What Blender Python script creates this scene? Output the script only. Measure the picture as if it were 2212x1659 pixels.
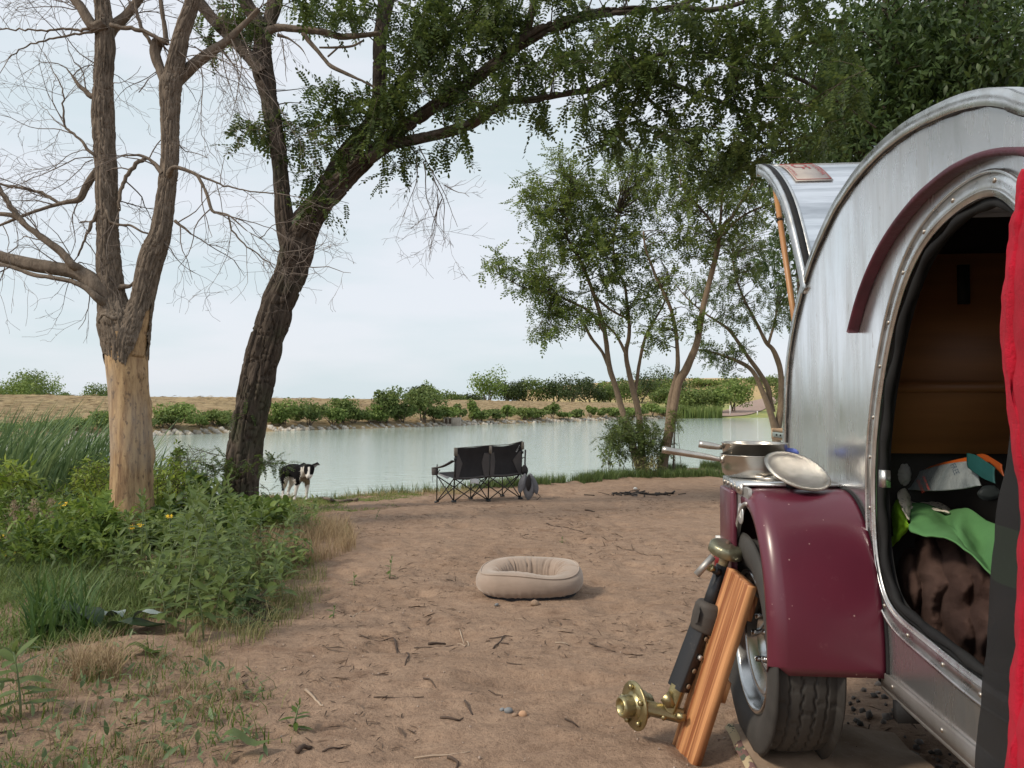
import bpy, math, random
import numpy as np
from mathutils import Vector, Matrix
from mathutils.geometry import tessellate_polygon

# ---------------------------------------------------------------- scene, camera, light
for o in list(bpy.data.objects): bpy.data.objects.remove(o, do_unlink=True)
scene = bpy.context.scene
C = scene.collection
CAMZ = 1.13
PITCH = math.radians(1.69)
cam_d = bpy.data.cameras.new('camera'); cam = bpy.data.objects.new('camera', cam_d); C.objects.link(cam)
cam.location = (0, 0, CAMZ); cam.rotation_euler = (math.pi/2 + PITCH, 0, 0)
cam_d.sensor_width = 34.6; cam_d.lens = 24.0; cam_d.clip_start = .02; cam_d.clip_end = 3000
scene.camera = cam

SUN_EL, SUN_AZ = math.radians(42), math.radians(-118)      # azimuth measured from +Y towards +X
world = bpy.data.worlds.new('World'); scene.world = world; world.use_nodes = True
wn = world.node_tree.nodes; wl = world.node_tree.links
bg = wn['Background']; bg.inputs['Strength'].default_value = 0.1
sky = wn.new('ShaderNodeTexSky'); sky.sky_type = 'NISHITA'; sky.sun_disc = False
sky.sun_elevation = SUN_EL; sky.sun_rotation = SUN_AZ; sky.air_density = 1.0; sky.dust_density = 3.0
tc = wn.new('ShaderNodeTexCoord'); mp = wn.new('ShaderNodeMapping'); mp.inputs['Scale'].default_value = (1.0, 1.0, 4.5)
nz = wn.new('ShaderNodeTexNoise'); nz.inputs['Scale'].default_value = 2.2; nz.inputs['Detail'].default_value = 5; nz.inputs['Roughness'].default_value = .5
wl.new(tc.outputs['Generated'], mp.inputs[0]); wl.new(mp.outputs[0], nz.inputs['Vector'])
cr = wn.new('ShaderNodeValToRGB')
cr.color_ramp.elements[0].position = .40; cr.color_ramp.elements[0].color = (.565, .64, .675, 1)
cr.color_ramp.elements[1].position = .58; cr.color_ramp.elements[1].color = (.655, .685, .73, 1)
wl.new(nz.outputs['Fac'], cr.inputs[0])
gain = wn.new('ShaderNodeVectorMath'); gain.operation = 'SCALE'; gain.inputs['Scale'].default_value = 10.0
wl.new(cr.outputs[0], gain.inputs[0])
mx = wn.new('ShaderNodeMix'); mx.data_type = 'RGBA'; mx.inputs['Factor'].default_value = .88
wl.new(sky.outputs[0], mx.inputs['A']); wl.new(gain.outputs[0], mx.inputs['B']); wl.new(mx.outputs['Result'], bg.inputs['Color'])

sun_d = bpy.data.lights.new('sun', 'SUN'); sun = bpy.data.objects.new('sun', sun_d); C.objects.link(sun)
sun_d.energy = 2.1; sun_d.angle = math.radians(10); sun_d.color = (1, .90, .75)
sdir = Vector((math.sin(SUN_AZ)*math.cos(SUN_EL), math.cos(SUN_AZ)*math.cos(SUN_EL), math.sin(SUN_EL)))
sun.rotation_euler = sdir.to_track_quat('Z', 'Y').to_euler(); sun.location = sdir*30
vs = scene.view_settings; vs.view_transform = 'Standard'; vs.look = 'None'; vs.exposure = 0.42; vs.gamma = 1; vs.use_curve_mapping = False
try:
    scene.cycles.max_bounces = 8; scene.cycles.transparent_max_bounces = 12
except Exception: pass

# ---------------------------------------------------------------- helpers
rng = np.random.default_rng(7); random.seed(7)
F = 1533.7; CX, CY = 1106.0, 829.5
ct, st_ = math.cos(PITCH), math.sin(PITCH)
PSI = math.radians(4.6); cps, sps = math.cos(PSI), math.sin(PSI)
def ray(px, py):
    a = (px-CX)/F; b = (CY-py)/F
    return np.array([a, ct-b*st_, st_+b*ct])
def at(px, py, Y):
    d = ray(px, py); return np.array([0, 0, CAMZ]) + d*(Y/d[1])
def un(px, py, X):                       # pixel on the vertical plane X=const of the trailer frame -> (s, z)
    d = ray(px, py); dx = d[0]*cps-d[1]*sps; ds = d[0]*sps+d[1]*cps; t = X/dx
    return (ds*t, CAMZ+d[2]*t)
def uz(px, py, z):                       # pixel on a horizontal plane of the trailer frame -> (X, s)
    d = ray(px, py); t = (z-CAMZ)/d[2]
    return ((d[0]*cps-d[1]*sps)*t, (d[0]*sps+d[1]*cps)*t)
def tw(X, s, z): return (X*cps+s*sps, -X*sps+s*cps, z)      # trailer frame -> world

def hash3(ix, iy, iz, seed):
    h = (ix*374761393 + iy*668265263 + iz*2147483647 + seed*144269504) & 0xffffffff
    h = ((h ^ (h >> 13))*1274126177) & 0xffffffff
    h = ((h ^ (h >> 15))*2246822519) & 0xffffffff
    return ((h ^ (h >> 16)) & 0xffffff)/float(0xffffff)
def noise(x, y, z=0.0, seed=0):
    x, y, z = np.broadcast_arrays(np.asarray(x, float), np.asarray(y, float), np.asarray(z, float))
    ix, iy, iz = np.floor(x).astype(np.int64), np.floor(y).astype(np.int64), np.floor(z).astype(np.int64)
    fx, fy, fz = x-ix, y-iy, z-iz
    fx, fy, fz = [f*f*(3-2*f) for f in (fx, fy, fz)]
    r = 0
    for a in (0, 1):
        for b in (0, 1):
            for c in (0, 1):
                w = (fx if a else 1-fx)*(fy if b else 1-fy)*(fz if c else 1-fz)
                r = r + w*hash3(ix+a, iy+b, iz+c, seed)
    return r
def fbm(x, y, z=0.0, o=4, seed=0):
    r, a, s = 0, .5, 0
    for i in range(o):
        k = 2.0**i; r = r + a*noise(np.asarray(x)*k, np.asarray(y)*k, np.asarray(z)*k, seed+i*17); s += a; a *= .5
    return r/s

def link(o, parent=None):
    C.objects.link(o)
    if parent is not None: o.parent = parent
    return o
def tag(o, label=None, cat=None, group=None, kind=None):
    if label: o['label'] = label
    if cat: o['category'] = cat
    if group: o['group'] = group
    if kind: o['kind'] = kind
    return o
def empty(name, loc=(0, 0, 0), rz=0.0):
    o = bpy.data.objects.new(name, None); o.empty_display_size = .1
    o.location = loc; o.rotation_euler = (0, 0, rz); return link(o)
def mesh(name, V, Fs, mat=None, smooth=False):
    V = np.asarray(V, np.float32).reshape(-1, 3)
    Fs = [np.asarray(f, np.int32) for f in Fs if len(f)]
    me = bpy.data.meshes.new(name)
    me.vertices.add(len(V)); me.vertices.foreach_set('co', V.ravel())
    nl = sum(f.size for f in Fs); npoly = sum(len(f) for f in Fs)
    me.loops.add(nl); me.polygons.add(npoly)
    me.loops.foreach_set('vertex_index', np.concatenate([f.ravel() for f in Fs]))
    tot = np.concatenate([np.full(len(f), f.shape[1], np.int32) for f in Fs])
    me.polygons.foreach_set('loop_start', np.concatenate([[0], np.cumsum(tot)[:-1]]).astype(np.int32))
    if smooth: me.polygons.foreach_set('use_smooth', np.ones(npoly, bool))
    me.update(calc_edges=True); me.validate()
    if mat: me.materials.append(mat)
    return me
class Acc:
    def __init__(s): s.V = []; s.F = {}; s.n = 0
    def add(s, V, *Fs):
        V = np.asarray(V, float).reshape(-1, 3); s.V.append(V)
        for f in Fs:
            f = np.asarray(f, int)
            if f.size: s.F.setdefault(f.shape[1], []).append(f+s.n)
        s.n += len(V); return s
    def box(s, x0, x1, y0, y1, z0, z1, M=None):
        V = np.array([[x, y, z] for x in (x0, x1) for y in (y0, y1) for z in (z0, z1)], float)
        if M is not None: V = V @ np.array(M)[:3, :3].T + np.array(M)[:3, 3]
        return s.add(V, [[0, 1, 3, 2], [4, 6, 7, 5], [0, 4, 5, 1], [2, 3, 7, 6], [0, 2, 6, 4], [1, 5, 7, 3]])
    def tube(s, pts, rad, n=8, cap=True):
        V, Fq, Ft = tube(pts, rad, n, cap); return s.add(V, Fq, Ft)
    def build(s, name, mat, parent=None, smooth=False, **kw):
        me = mesh(name, np.concatenate(s.V), [np.concatenate(f) for f in s.F.values()], mat, smooth)
        o = bpy.data.objects.new(name, me); link(o, parent)
        tag(o, **kw); return o
def frames(P):
    P = np.asarray(P, float); T = np.gradient(P, axis=0); T /= np.linalg.norm(T, axis=1)[:, None]+1e-12
    N = np.zeros_like(T); a = np.array([0, 1.0, 0]) if abs(T[0][1]) < .9 else np.array([1.0, 0, 0])
    n = a-T[0]*a.dot(T[0]); n /= np.linalg.norm(n)
    for i in range(len(P)):
        n = n-T[i]*n.dot(T[i]); n /= np.linalg.norm(n)+1e-12; N[i] = n
    return T, N, np.cross(T, N)
def tube(pts, rad, n=8, cap=True):
    P = np.asarray(pts, float); m = len(P); R = np.broadcast_to(np.asarray(rad, float), (m,))
    T, N, B = frames(P); th = np.linspace(0, 2*math.pi, n, endpoint=False)
    V = P[:, None]+(N[:, None]*np.cos(th)[None, :, None]+B[:, None]*np.sin(th)[None, :, None])*R[:, None, None]
    V = V.reshape(-1, 3); i = np.arange(m-1)[:, None]*n; j = np.arange(n)[None]; k = (j+1) % n
    Fq = np.stack([i+j, i+k, i+n+k, i+n+j], -1).reshape(-1, 4); Ft = np.zeros((0, 3), int)
    if cap:
        V = np.vstack([V, P[0], P[-1]]); c0, c1 = m*n, m*n+1; j = np.arange(n); k = (j+1) % n
        Ft = np.vstack([np.stack([np.full(n, c0), k, j], -1), np.stack([np.full(n, c1), (m-1)*n+j, (m-1)*n+k], -1)])
    return V, Fq, Ft
def resample(P, R, step):
    P = np.asarray(P, float); R = np.asarray(R, float); n = len(P); out = []; ro = []
    Q = np.vstack([2*P[0]-P[1], P, 2*P[-1]-P[-2]])
    for i in range(n-1):
        L = np.linalg.norm(P[i+1]-P[i]); k = max(1, int(math.ceil(L/step)))
        for j in range(k):
            t = j/k; p0, p1, p2, p3 = Q[i:i+4]
            out.append(.5*((2*p1)+(-p0+p2)*t+(2*p0-5*p1+4*p2-p3)*t*t+(-p0+3*p1-3*p2+p3)*t**3)); ro.append(R[i]*(1-t)+R[i+1]*t)
    out.append(P[-1]); ro.append(R[-1]); return np.array(out), np.array(ro)
def grid_faces(nu, nv, wrap=False):
    i = np.arange(nu-1)[:, None]*nv; m = nv if wrap else nv-1; j = np.arange(m)[None]; k = (j+1) % nv
    return np.stack([i+j, i+k, i+nv+k, i+nv+j], -1).reshape(-1, 4)
def lathe(prof, n=48, axis='z'):
    prof = np.array(prof, float); th = np.linspace(0, 2*math.pi, n, endpoint=False)
    V = np.stack([prof[:, None, 0]*np.cos(th), prof[:, None, 0]*np.sin(th), np.broadcast_to(prof[:, None, 1], (len(prof), n))], -1).reshape(-1, 3)
    if axis == 'x': V = V[:, [2, 0, 1]]
    return V, grid_faces(len(prof), n, True)
def rotm(zaxis, spin=0.0):
    q = Vector(zaxis).normalized().to_track_quat('Z', 'Y').to_matrix() @ Matrix.Rotation(spin, 3, 'Z'); return np.array(q)
def xf(V, R=None, t=(0, 0, 0), s=1.0):
    V = np.asarray(V, float)*s
    if R is not None: V = V @ np.asarray(R).T
    return V+np.asarray(t)
def scatter(TV, TFs, M, P):              # template verts, faces, (N,3,3) matrices, (N,3) positions
    N = len(P); n = len(TV)
    V = np.einsum('nij,kj->nki', M, TV)+P[:, None]
    off = (np.arange(N)*n)[:, None, None]
    return V.reshape(-1, 3), [(f[None]+off).reshape(-1, f.shape[1]) for f in TFs]
def bases(D, U, S):                      # columns: side, along (D), normal ; scaled by S
    D = D/np.linalg.norm(D, axis=1)[:, None]; X = np.cross(D, U); X /= np.linalg.norm(X, axis=1)[:, None]+1e-9
    Nn = np.cross(X, D); return np.stack([X, D, Nn], -1)*np.asarray(S).reshape(-1, 1, 1)
def rdir(n, g=rng):
    v = g.normal(size=(n, 3)); return v/np.linalg.norm(v, axis=1)[:, None]

# ---------------------------------------------------------------- materials
def nmat(name):
    m = bpy.data.materials.new(name); m.use_nodes = True; nt = m.node_tree
    return m, nt.nodes, nt.links, nt.nodes['Principled BSDF']
def ramp(n, l, src, a, b, p0=.35, p1=.65):
    r = n.new('ShaderNodeValToRGB'); e = r.color_ramp.elements
    e[0].position = p0; e[0].color = (*a, 1); e[1].position = p1; e[1].color = (*b, 1); l.new(src, r.inputs[0]); return r
def tex(n, l, scale, detail=4, stretch=(1, 1, 1), coord='Object', kind='noise', rough=.6):
    t = n.new('ShaderNodeTexCoord'); m = n.new('ShaderNodeMapping'); m.inputs['Scale'].default_value = stretch
    l.new(t.outputs[coord], m.inputs[0])
    if kind == 'noise':
        x = n.new('ShaderNodeTexNoise'); x.inputs['Detail'].default_value = detail; x.inputs['Roughness'].default_value = rough
    else:
        x = n.new('ShaderNodeTexVoronoi')
    x.inputs['Scale'].default_value = scale; l.new(m.outputs[0], x.inputs['Vector'])
    return x.outputs[0]
def mixc(n, l, fac, a, b, mode='MIX'):
    m = n.new('ShaderNodeMix'); m.data_type = 'RGBA'; m.blend_type = mode
    for k, v in (('Factor', fac), ('A', a), ('B', b)):
        if isinstance(v, (int, float)): m.inputs[k].default_value = v
        elif isinstance(v, tuple): m.inputs[k].default_value = (*v, 1)
        else: l.new(v, m.inputs[k])
    return m.outputs['Result']
def bump(n, l, p, h, strength=.5, dist=.01):
    b = n.new('ShaderNodeBump'); b.inputs['Strength'].default_value = strength; b.inputs['Distance'].default_value = dist
    l.new(h, b.inputs['Height']); l.new(b.outputs[0], p.inputs['Normal'])
def pm(name, c1, c2=None, scale=6, rough=.7, metal=0.0, bs=0.0, bscale=None, stretch=(1, 1, 1), p0=.35, p1=.65, dist=.01, spec=None, rvar=0.0, coat=0.0):
    m, n, l, p = nmat(name)
    p.inputs['Roughness'].default_value = rough; p.inputs['Metallic'].default_value = metal
    if spec is not None: p.inputs['Specular IOR Level'].default_value = spec
    if coat: p.inputs['Coat Weight'].default_value = coat; p.inputs['Coat Roughness'].default_value = .12
    if c2 is None: c2 = tuple(x*.8 for x in c1)
    t = tex(n, l, scale, 6, stretch); l.new(ramp(n, l, t, c1, c2, p0, p1).outputs[0], p.inputs['Base Color'])
    if rvar:
        t3 = tex(n, l, scale*1.7, 4, stretch); mr = n.new('ShaderNodeMapRange'); l.new(t3, mr.inputs[0])
        mr.inputs['From Min'].default_value = .3; mr.inputs['From Max'].default_value = .7
        mr.inputs['To Min'].default_value = rough-rvar; mr.inputs['To Max'].default_value = rough+rvar; l.new(mr.outputs[0], p.inputs['Roughness'])
    if bs: bump(n, l, p, tex(n, l, bscale or scale*3, 6, stretch), bs, dist)
    return m
def leafm(name, c1, c2, trans=.35, rough=.55, tc_=None, back=None):
    m, n, l, p = nmat(name); g = n.new('ShaderNodeNewGeometry')
    r = ramp(n, l, g.outputs['Random Per Island'], c1, c2, 0.0, 1.0); col = r.outputs[0]
    t = tex(n, l, .9, 3, coord='Object'); col = mixc(n, l, t, col, tuple(.75*x for x in c1), 'MIX') if False else col
    if back: col = mixc(n, l, g.outputs['Backfacing'], col, back)
    l.new(col, p.inputs['Base Color']); p.inputs['Roughness'].default_value = rough; p.inputs['Specular IOR Level'].default_value = .35
    tr = n.new('ShaderNodeBsdfTranslucent'); hs = n.new('ShaderNodeHueSaturation'); hs.inputs['Value'].default_value = 1.3; hs.inputs['Hue'].default_value = .485
    l.new(col, hs.inputs['Color']); l.new(hs.outputs[0], tr.inputs[0])
    ms = n.new('ShaderNodeMixShader'); ms.inputs[0].default_value = trans
    out = n['Material Output']; l.new(p.outputs[0], ms.inputs[1]); l.new(tr.outputs[0], ms.inputs[2]); l.new(ms.outputs[0], out.inputs['Surface'])
    return m
# ---------------------------------------------------------------- terrain
WATER = -1.2
gy = [-80, 2.3, 4.6, 7.7, 9.9, 11.4, 12.2, 13.2, 40]; gz = [.0, 0, -.14, -.25, -.36, -.42, -.49, -.52, -.60]
ex = [-60, -12, -3.8, -2.1, 0, 1.1, 3.5, 5, 8.8, 16, 60]; ey = [12.2, 12.2, 12.8, 13.6, 14.7, 15.9, 17.8, 19, 24.5, 27, 33]
def hbase(x, y):
    x = np.asarray(x, float); y = np.asarray(y, float)
    e = np.interp(x, ex, ey)+(noise(x*.9, 3.1, 0, 5)-.5)*.7
    z = np.interp(y, gy, gz)
    over = np.maximum(0, y-e+.25); k = np.clip(over/.5, 0, 1)
    z = z-over*.62*k
    return np.maximum(z, -2.6), e
def hz(x, y):
    x = np.asarray(x, float); y = np.asarray(y, float)
    z, e = hbase(x, y); d = np.hypot(x, y)
    z = z+(fbm(x*.6, y*.6, 0, 3, 11)-.5)*.05+(fbm(x*2.7, y*2.7, 0, 3, 21)-.5)*.030
    n = fbm(x*9, y*14, 0, 3, 31); z = z+(n-.5)*.020
    m = noise(x*16, y*20, 0, 77); z = z-np.clip(.38-m, 0, 1)*.04
    z = z+np.clip(fbm(x*1.6+3, y*1.6, 0, 2, 91)-.52, 0, 1)*.10*np.clip((-x-.4)/1.5, 0, 1)*np.clip((5.5-y)/2, 0, 1)
    k_ = noise(x*3.1+7, y*4.2, 0, 55); z = z-np.clip(.36-k_, 0, 1)*.14; q_ = noise(x*6.3, y*7.9, 0, 56); z = z+np.clip(q_-.72, 0, 1)*.06
    for cx, cy, r, dp in ((-.62, 4.75, .42, -.045), (-.15, 5.35, .3, -.03), (.3, 5.9, .35, -.03)):      # scratched hollows
        q = np.hypot(x-cx, (y-cy)*1.5)/r; z = z+dp*np.exp(-q*q)*(.6+.8*n)
    return z
def ground_hit(px, py):
    d = ray(px, py); t = 3.0
    for _ in range(40):
        x, y = d[0]*t, d[1]*t; zz = float(hbase(x, y)[0]); t2 = (zz-CAMZ)/d[2] if d[2] < -1e-4 else 60
        t = .5*t+.5*min(max(t2, .2), 60)
    return d[0]*t, d[1]*t, float(hz(d[0]*t, d[1]*t))
xs = np.concatenate([np.geomspace(-120, -7, 26)[:-1], np.arange(-7, -3, .08), np.arange(-3, 3.2, .024), np.arange(3.2, 9, .09), np.geomspace(9, 140, 26)])
ys = np.concatenate([np.linspace(-80, .6, 14)[:-1], np.arange(.6, 1.6, .07), np.arange(1.6, 6.5, .024), np.arange(6.5, 15, .055), np.arange(15, 28, .25), np.geomspace(28, 40, 5)])
Xg, Yg = np.meshgrid(xs, ys, indexing='ij'); Zg = hz(Xg, Yg)

soil, n, l, p = nmat('sandy_soil')
a = tex(n, l, 1.1, 8, rough=.65); b = tex(n, l, 9, 8, (1, 1.3, 1), rough=.7); c = tex(n, l, 55, 4, rough=.75)
col = ramp(n, l, a, (.40, .282, .208), (.29, .197, .142), .38, .66).outputs[0]
r2 = ramp(n, l, b, (.16, .10, .067), (.41, .285, .20), .30, .62).outputs[0]
col = mixc(n, l, .5, col, r2)
dk = ramp(n, l, c, (.16, .11, .08), (.85, .82, .78), .36, .5).outputs[0]
col = mixc(n, l, .35, col, dk, 'MULTIPLY')
sp = tex(n, l, 38, kind='vor'); spc = ramp(n, l, sp, (1, 1, 1), (0, 0, 0), .05, .11).outputs[0]
col = mixc(n, l, spc, col, (.13, .08, .055))
sp2 = tex(n, l, 17, kind='vor', stretch=(1.0, 1.25, 1)); spc2 = ramp(n, l, sp2, (1, 1, 1), (0, 0, 0), .025, .05).outputs[0]
col = mixc(n, l, spc2, col, (.50, .42, .36))
bl2 = tex(n, l, 2.3, 7, (1, 1.4, 1), rough=.72); col = mixc(n, l, ramp(n, l, bl2, (0, 0, 0), (.62, .62, .62), .56, .70).outputs[0], col, (.15, .085, .055))
# grass/damp tint towards the lake edge on the left of the clearing, ash round the old fire
tcg = n.new('ShaderNodeTexCoord'); sx = n.new('ShaderNodeSeparateXYZ'); l.new(tcg.outputs['Object'], sx.inputs[0])
l.new(col, p.inputs['Base Color']); p.inputs['Roughness'].default_value = .95; p.inputs['Specular IOR Level'].default_value = .15
hh = mixc(n, l, .45, b, c); bump(n, l, p, hh, 1.0, .03)
g0 = bpy.data.objects.new('ground', mesh('ground', np.stack([Xg, Yg, Zg], -1), [grid_faces(len(xs), len(ys))[:, ::-1]], soil, True))
link(g0); tag(g0, kind='structure')

# lake
wat, n, l, p = nmat('lake_water')
p.inputs['Base Color'].default_value = (.42, .50, .44, 1); p.inputs['Roughness'].default_value = .05; p.inputs['IOR'].default_value = 1.333
w1 = tex(n, l, 1.5, 5, (1, 2.6, 1), rough=.6); w2 = tex(n, l, .11, 3, (1, 2.5, 1)); bump(n, l, p, mixc(n, l, .3, w1, w2), .46, .10)
A = Acc(); A.add([[-300, 9, WATER], [500, 9, WATER], [500, 420, WATER], [-300, 420, WATER]], [[0, 1, 2, 3]])
A.build('lake_water', wat, kind='structure')
bed = pm('lake_bed_mud', (.10, .08, .05), (.07, .06, .04), 1)
A = Acc(); A.add([[-2500, -2500, -2.75], [2500, -2500, -2.75], [2500, 2600, -2.75], [-2500, 2600, -2.75]], [[0, 1, 2, 3]])
A.build('lake_bed', bed, kind='structure')

# embankment dam: shoreline and crest curves in world space
shore = np.array([(-60, -14), (-44, 14), (-37, 32), (-31, 45), (-27, 53.3), (-20.7, 62.7), (-6.1, 81), (12.6, 105), (24, 118), (31, 124)], float)
sh, _ = resample(np.c_[shore, np.zeros(len(shore))], np.ones(len(shore)), 1.0); sh = sh[:, :2]
tn = np.gradient(sh, axis=0); tn /= np.linalg.norm(tn, axis=1)[:, None]; nrm = np.c_[-tn[:, 1], tn[:, 0]]
crest_z = np.interp(sh[:, 1], [-20, 60, 90, 124], [1.93, 1.93, 1.85, 1.55])
offs = np.concatenate([np.linspace(-3, 0, 3)[:-1], np.linspace(0, 1.2, 4)[:-1], np.linspace(1.2, 13.5, 30), [15, 17, 22, 30, 60]])
NV = len(offs); V = np.zeros((len(sh), NV, 3))
for j, o_ in enumerate(offs):
    q = sh+nrm*(o_+(noise(sh[:, 0]*.35, sh[:, 1]*.35, 0, 3)[:, None]-.5)*1.2*(1 if o_ < 2 else .2))
    k = o_/13.5
    z = WATER+np.where(o_ < 1.2, o_*.35, 0)
    if o_ >= 1.2: z = WATER+.42+(crest_z-WATER-.42)*min(1, (o_-1.2)/12.3)
    if o_ > 15: z = crest_z-(o_-15)*.22
    z = z+(fbm(q[:, 0]*.5, q[:, 1]*.5, 0, 3, 8)-.5)*.16*(0 < o_ < 15)+(noise(sh[:, 0]*1.4, o_*2.3, 0, 4)-.5)*.10*(1.2 < o_ < 15)
    V[:, j] = np.c_[q, z*np.ones(len(sh))]
dam, n, l, p = nmat('mown_dry_grass')
a = tex(n, l, .25, 5); b = tex(n, l, 2.2, 5, (.25, .25, 3.0), rough=.8)
d1 = ramp(n, l, a, (.30, .20, .10), (.24, .185, .085)).outputs[0]; d2 = ramp(n, l, b, (.15, .095, .05), (.47, .35, .19), .36, .64).outputs[0]
l.new(mixc(n, l, .62, d1, d2), p.inputs['Base Color']); p.inputs['Roughness'].default_value = .95; bump(n, l, p, b, .9, .12)
o = bpy.data.objects.new('embankment', mesh('embankment', V, [grid_faces(len(sh), NV)[:, ::-1]], dam, True)); link(o); tag(o, kind='structure')

# cut straw lying in rows on the embankment face
N = 9000; g = np.random.default_rng(3)
i = g.integers(12, len(sh)-1, N); u = g.random(N)*12.2+1.3; u = np.where(g.random(N) < .65, np.round(u/.62)*.62+g.normal(0, .07, N), u)
pos = np.c_[sh[i]+nrm[i]*u[:, None]+tn[i]*(g.random(N)[:, None]-.5), WATER+.47+(crest_z[i]-WATER-.42)*np.clip((u-1.2)/12.3, 0, 1)]
D = np.c_[tn[i]+g.normal(0, .35, (N, 2)), g.normal(0, .08, N)]
TV = np.array([[-.035, 0, 0], [.035, 0, .0], [0, 1, .05], [0, .5, .10]]); M = bases(D, np.tile([0, 0, 1.0], (N, 1)), .35+g.random(N)*.5)
Vv, Ff = scatter(TV, [np.array([[0, 2, 3], [1, 3, 2]])], M, pos)
straw_far = leafm('cut_straw', (.52, .40, .22), (.20, .13, .07), .1, .9)
A = Acc(); A.add(Vv, *Ff); A.build('cut_straw', straw_far, label='rows of cut straw lying on the slope of the embankment', cat='straw', kind='stuff')

# riprap along the waterline
N = 2600; i = g.integers(14, len(sh)-1, N); u = g.normal(.35, .35, N); s_ = .10+g.random(N)**2*.22
ico = Vector; TVi = np.array([[0, 0, 1], [.9, 0, .2], [.2, .85, .3], [-.8, .4, .2], [-.6, -.7, .3], [.4, -.8, .2], [.5, .4, -.7], [-.5, .2, -.7], [0, -.5, -.8]])
TFi = np.array([[0, 1, 2], [0, 2, 3], [0, 3, 4], [0, 4, 5], [0, 5, 1], [1, 6, 2], [2, 6, 7], [2, 7, 3], [3, 7, 4], [4, 7, 8], [4, 8, 5], [5, 8, 1], [1, 8, 6], [6, 8, 7]])
def rocks(P, S, name, mat, flat=.7, gg=g, **kw):
    n_ = len(P); M = bases(rdir(n_, gg)*np.array([1, 1, .3]), rdir(n_, gg), S); M = M*(.7+.6*gg.random((n_, 1, 3)))
    V_, F_ = scatter(TVi, [TFi], M, P); A = Acc(); A.add(V_, *F_); return A.build(name, mat, **kw)
stone_pale = leafm('pale_stone', (.52, .48, .42), (.30, .26, .21), .0, .9)
pos = np.c_[sh[i]+nrm[i]*u[:, None], WATER+.02+np.maximum(u, 0)*.3]
rocks(pos, s_, 'shore_stones', stone_pale, label='pale stones lining the foot of the embankment at the waterline', cat='stones', kind='stuff')

# far land at the head of the lake
xs2 = np.linspace(-260, 620, 150); ys2 = np.concatenate([np.linspace(108, 330, 110), np.linspace(345, 2400, 14)])
Xf, Yf = np.meshgrid(xs2, ys2, indexing='ij')
def hfar(x, y):
    x = np.asarray(x, float); y = np.asarray(y, float)
    edge = np.interp(x, [-300, 18, 26, 51, 140, 600], [150, 128, 119, 132, 150, 190])+3*(noise(x*.08, 1.3, 0, 9)-.5)
    t = np.clip((y-edge)/110, -1, 3); b = np.where(t < 0, t*12, 3.4*np.clip(t, 0, 1)**.8)
    hill = 7.5*np.exp(-(((x-85)/75)**2+((y-300)/85)**2))+4.0*np.exp(-(((x-30)/70)**2+((y-330)/60)**2))
    hill = hill+9*np.exp(-(((x-230)/100)**2+((y-330)/110)**2))
    z = WATER-.1+b+np.where(t > 0, hill, 0)+(fbm(x*.02, y*.02, 0, 3, 5)-.5)*1.3*np.clip(t, 0, 1)
    return np.maximum(np.where(x < 0, np.minimum(z, -0.6+.0*x), z), -3.5)
Zf = hfar(Xf, Yf)
fld, n, l, p = nmat('golden_field')
a = tex(n, l, .035, 5); b = tex(n, l, .6, 5, (1, 1, 3))
sx = n.new('ShaderNodeSeparateXYZ'); t_ = n.new('ShaderNodeTexCoord'); l.new(t_.outputs['Object'], sx.inputs[0])
mr = n.new('ShaderNodeMapRange'); l.new(sx.outputs['Y'], mr.inputs[0]); mr.inputs['From Min'].default_value = 165; mr.inputs['From Max'].default_value = 215
gg1 = ramp(n, l, b, (.16, .21, .05), (.33, .31, .10)).outputs[0]; gg2 = ramp(n, l, b, (.50, .35, .16), (.36, .25, .12)).outputs[0]
l.new(mixc(n, l, mr.outputs[0], gg1, gg2), p.inputs['Base Color']); p.inputs['Roughness'].default_value = .95
o = bpy.data.objects.new('hillside', mesh('hillside', np.stack([Xf, Yf, Zf], -1), [grid_faces(len(xs2), len(ys2))[:, ::-1]], fld, True)); link(o); tag(o, kind='structure')
def far_at(px, py):                       # where a view ray meets the far land
    d = ray(px, py); t = np.linspace(105, 420, 1500); x, y, z = d[0]*t/d[1], t, CAMZ+d[2]*t/d[1]
    k = np.nonzero(hfar(x, y) > z)[0]; k = k[0] if len(k) else 900
    return x[k], y[k], float(hfar(x[k], y[k]))
# gravel road: a ribbon draped over the far land
rd = [((1500, 897), 9), ((1560, 896), 8), ((1600, 889), 7), ((1622, 881), 7), ((1638, 873), 7), ((1660, 866), 7), ((1690, 860), 7)]
rp = []
for (pp, w) in rd:
    x, y, z = far_at(*pp); rp.append((x, y, w))
rp = np.array(rp); rc, rw = resample(np.c_[rp[:, :2], np.zeros(len(rp))], rp[:, 2], 3.0)
T_ = np.gradient(rc[:, :2], axis=0); T_ /= np.linalg.norm(T_, axis=1)[:, None]; Nn = np.c_[-T_[:, 1], T_[:, 0]]
u = np.linspace(-.5, .5, 7); RV = rc[:, None, :2]+Nn[:, None]*(u[None, :, None]*rw[:, None, None])
RZ = hfar(RV[..., 0], RV[..., 1])+.14; RV = np.concatenate([RV, RZ[..., None]], -1)
roadm = pm('reddish_gravel', (.36, .25, .20), (.28, .20, .165), .8, .95)
o = bpy.data.objects.new('gravel_road', mesh('gravel_road', RV, [grid_faces(len(rc), 7)], roadm, True)); link(o); tag(o, kind='structure')
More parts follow.
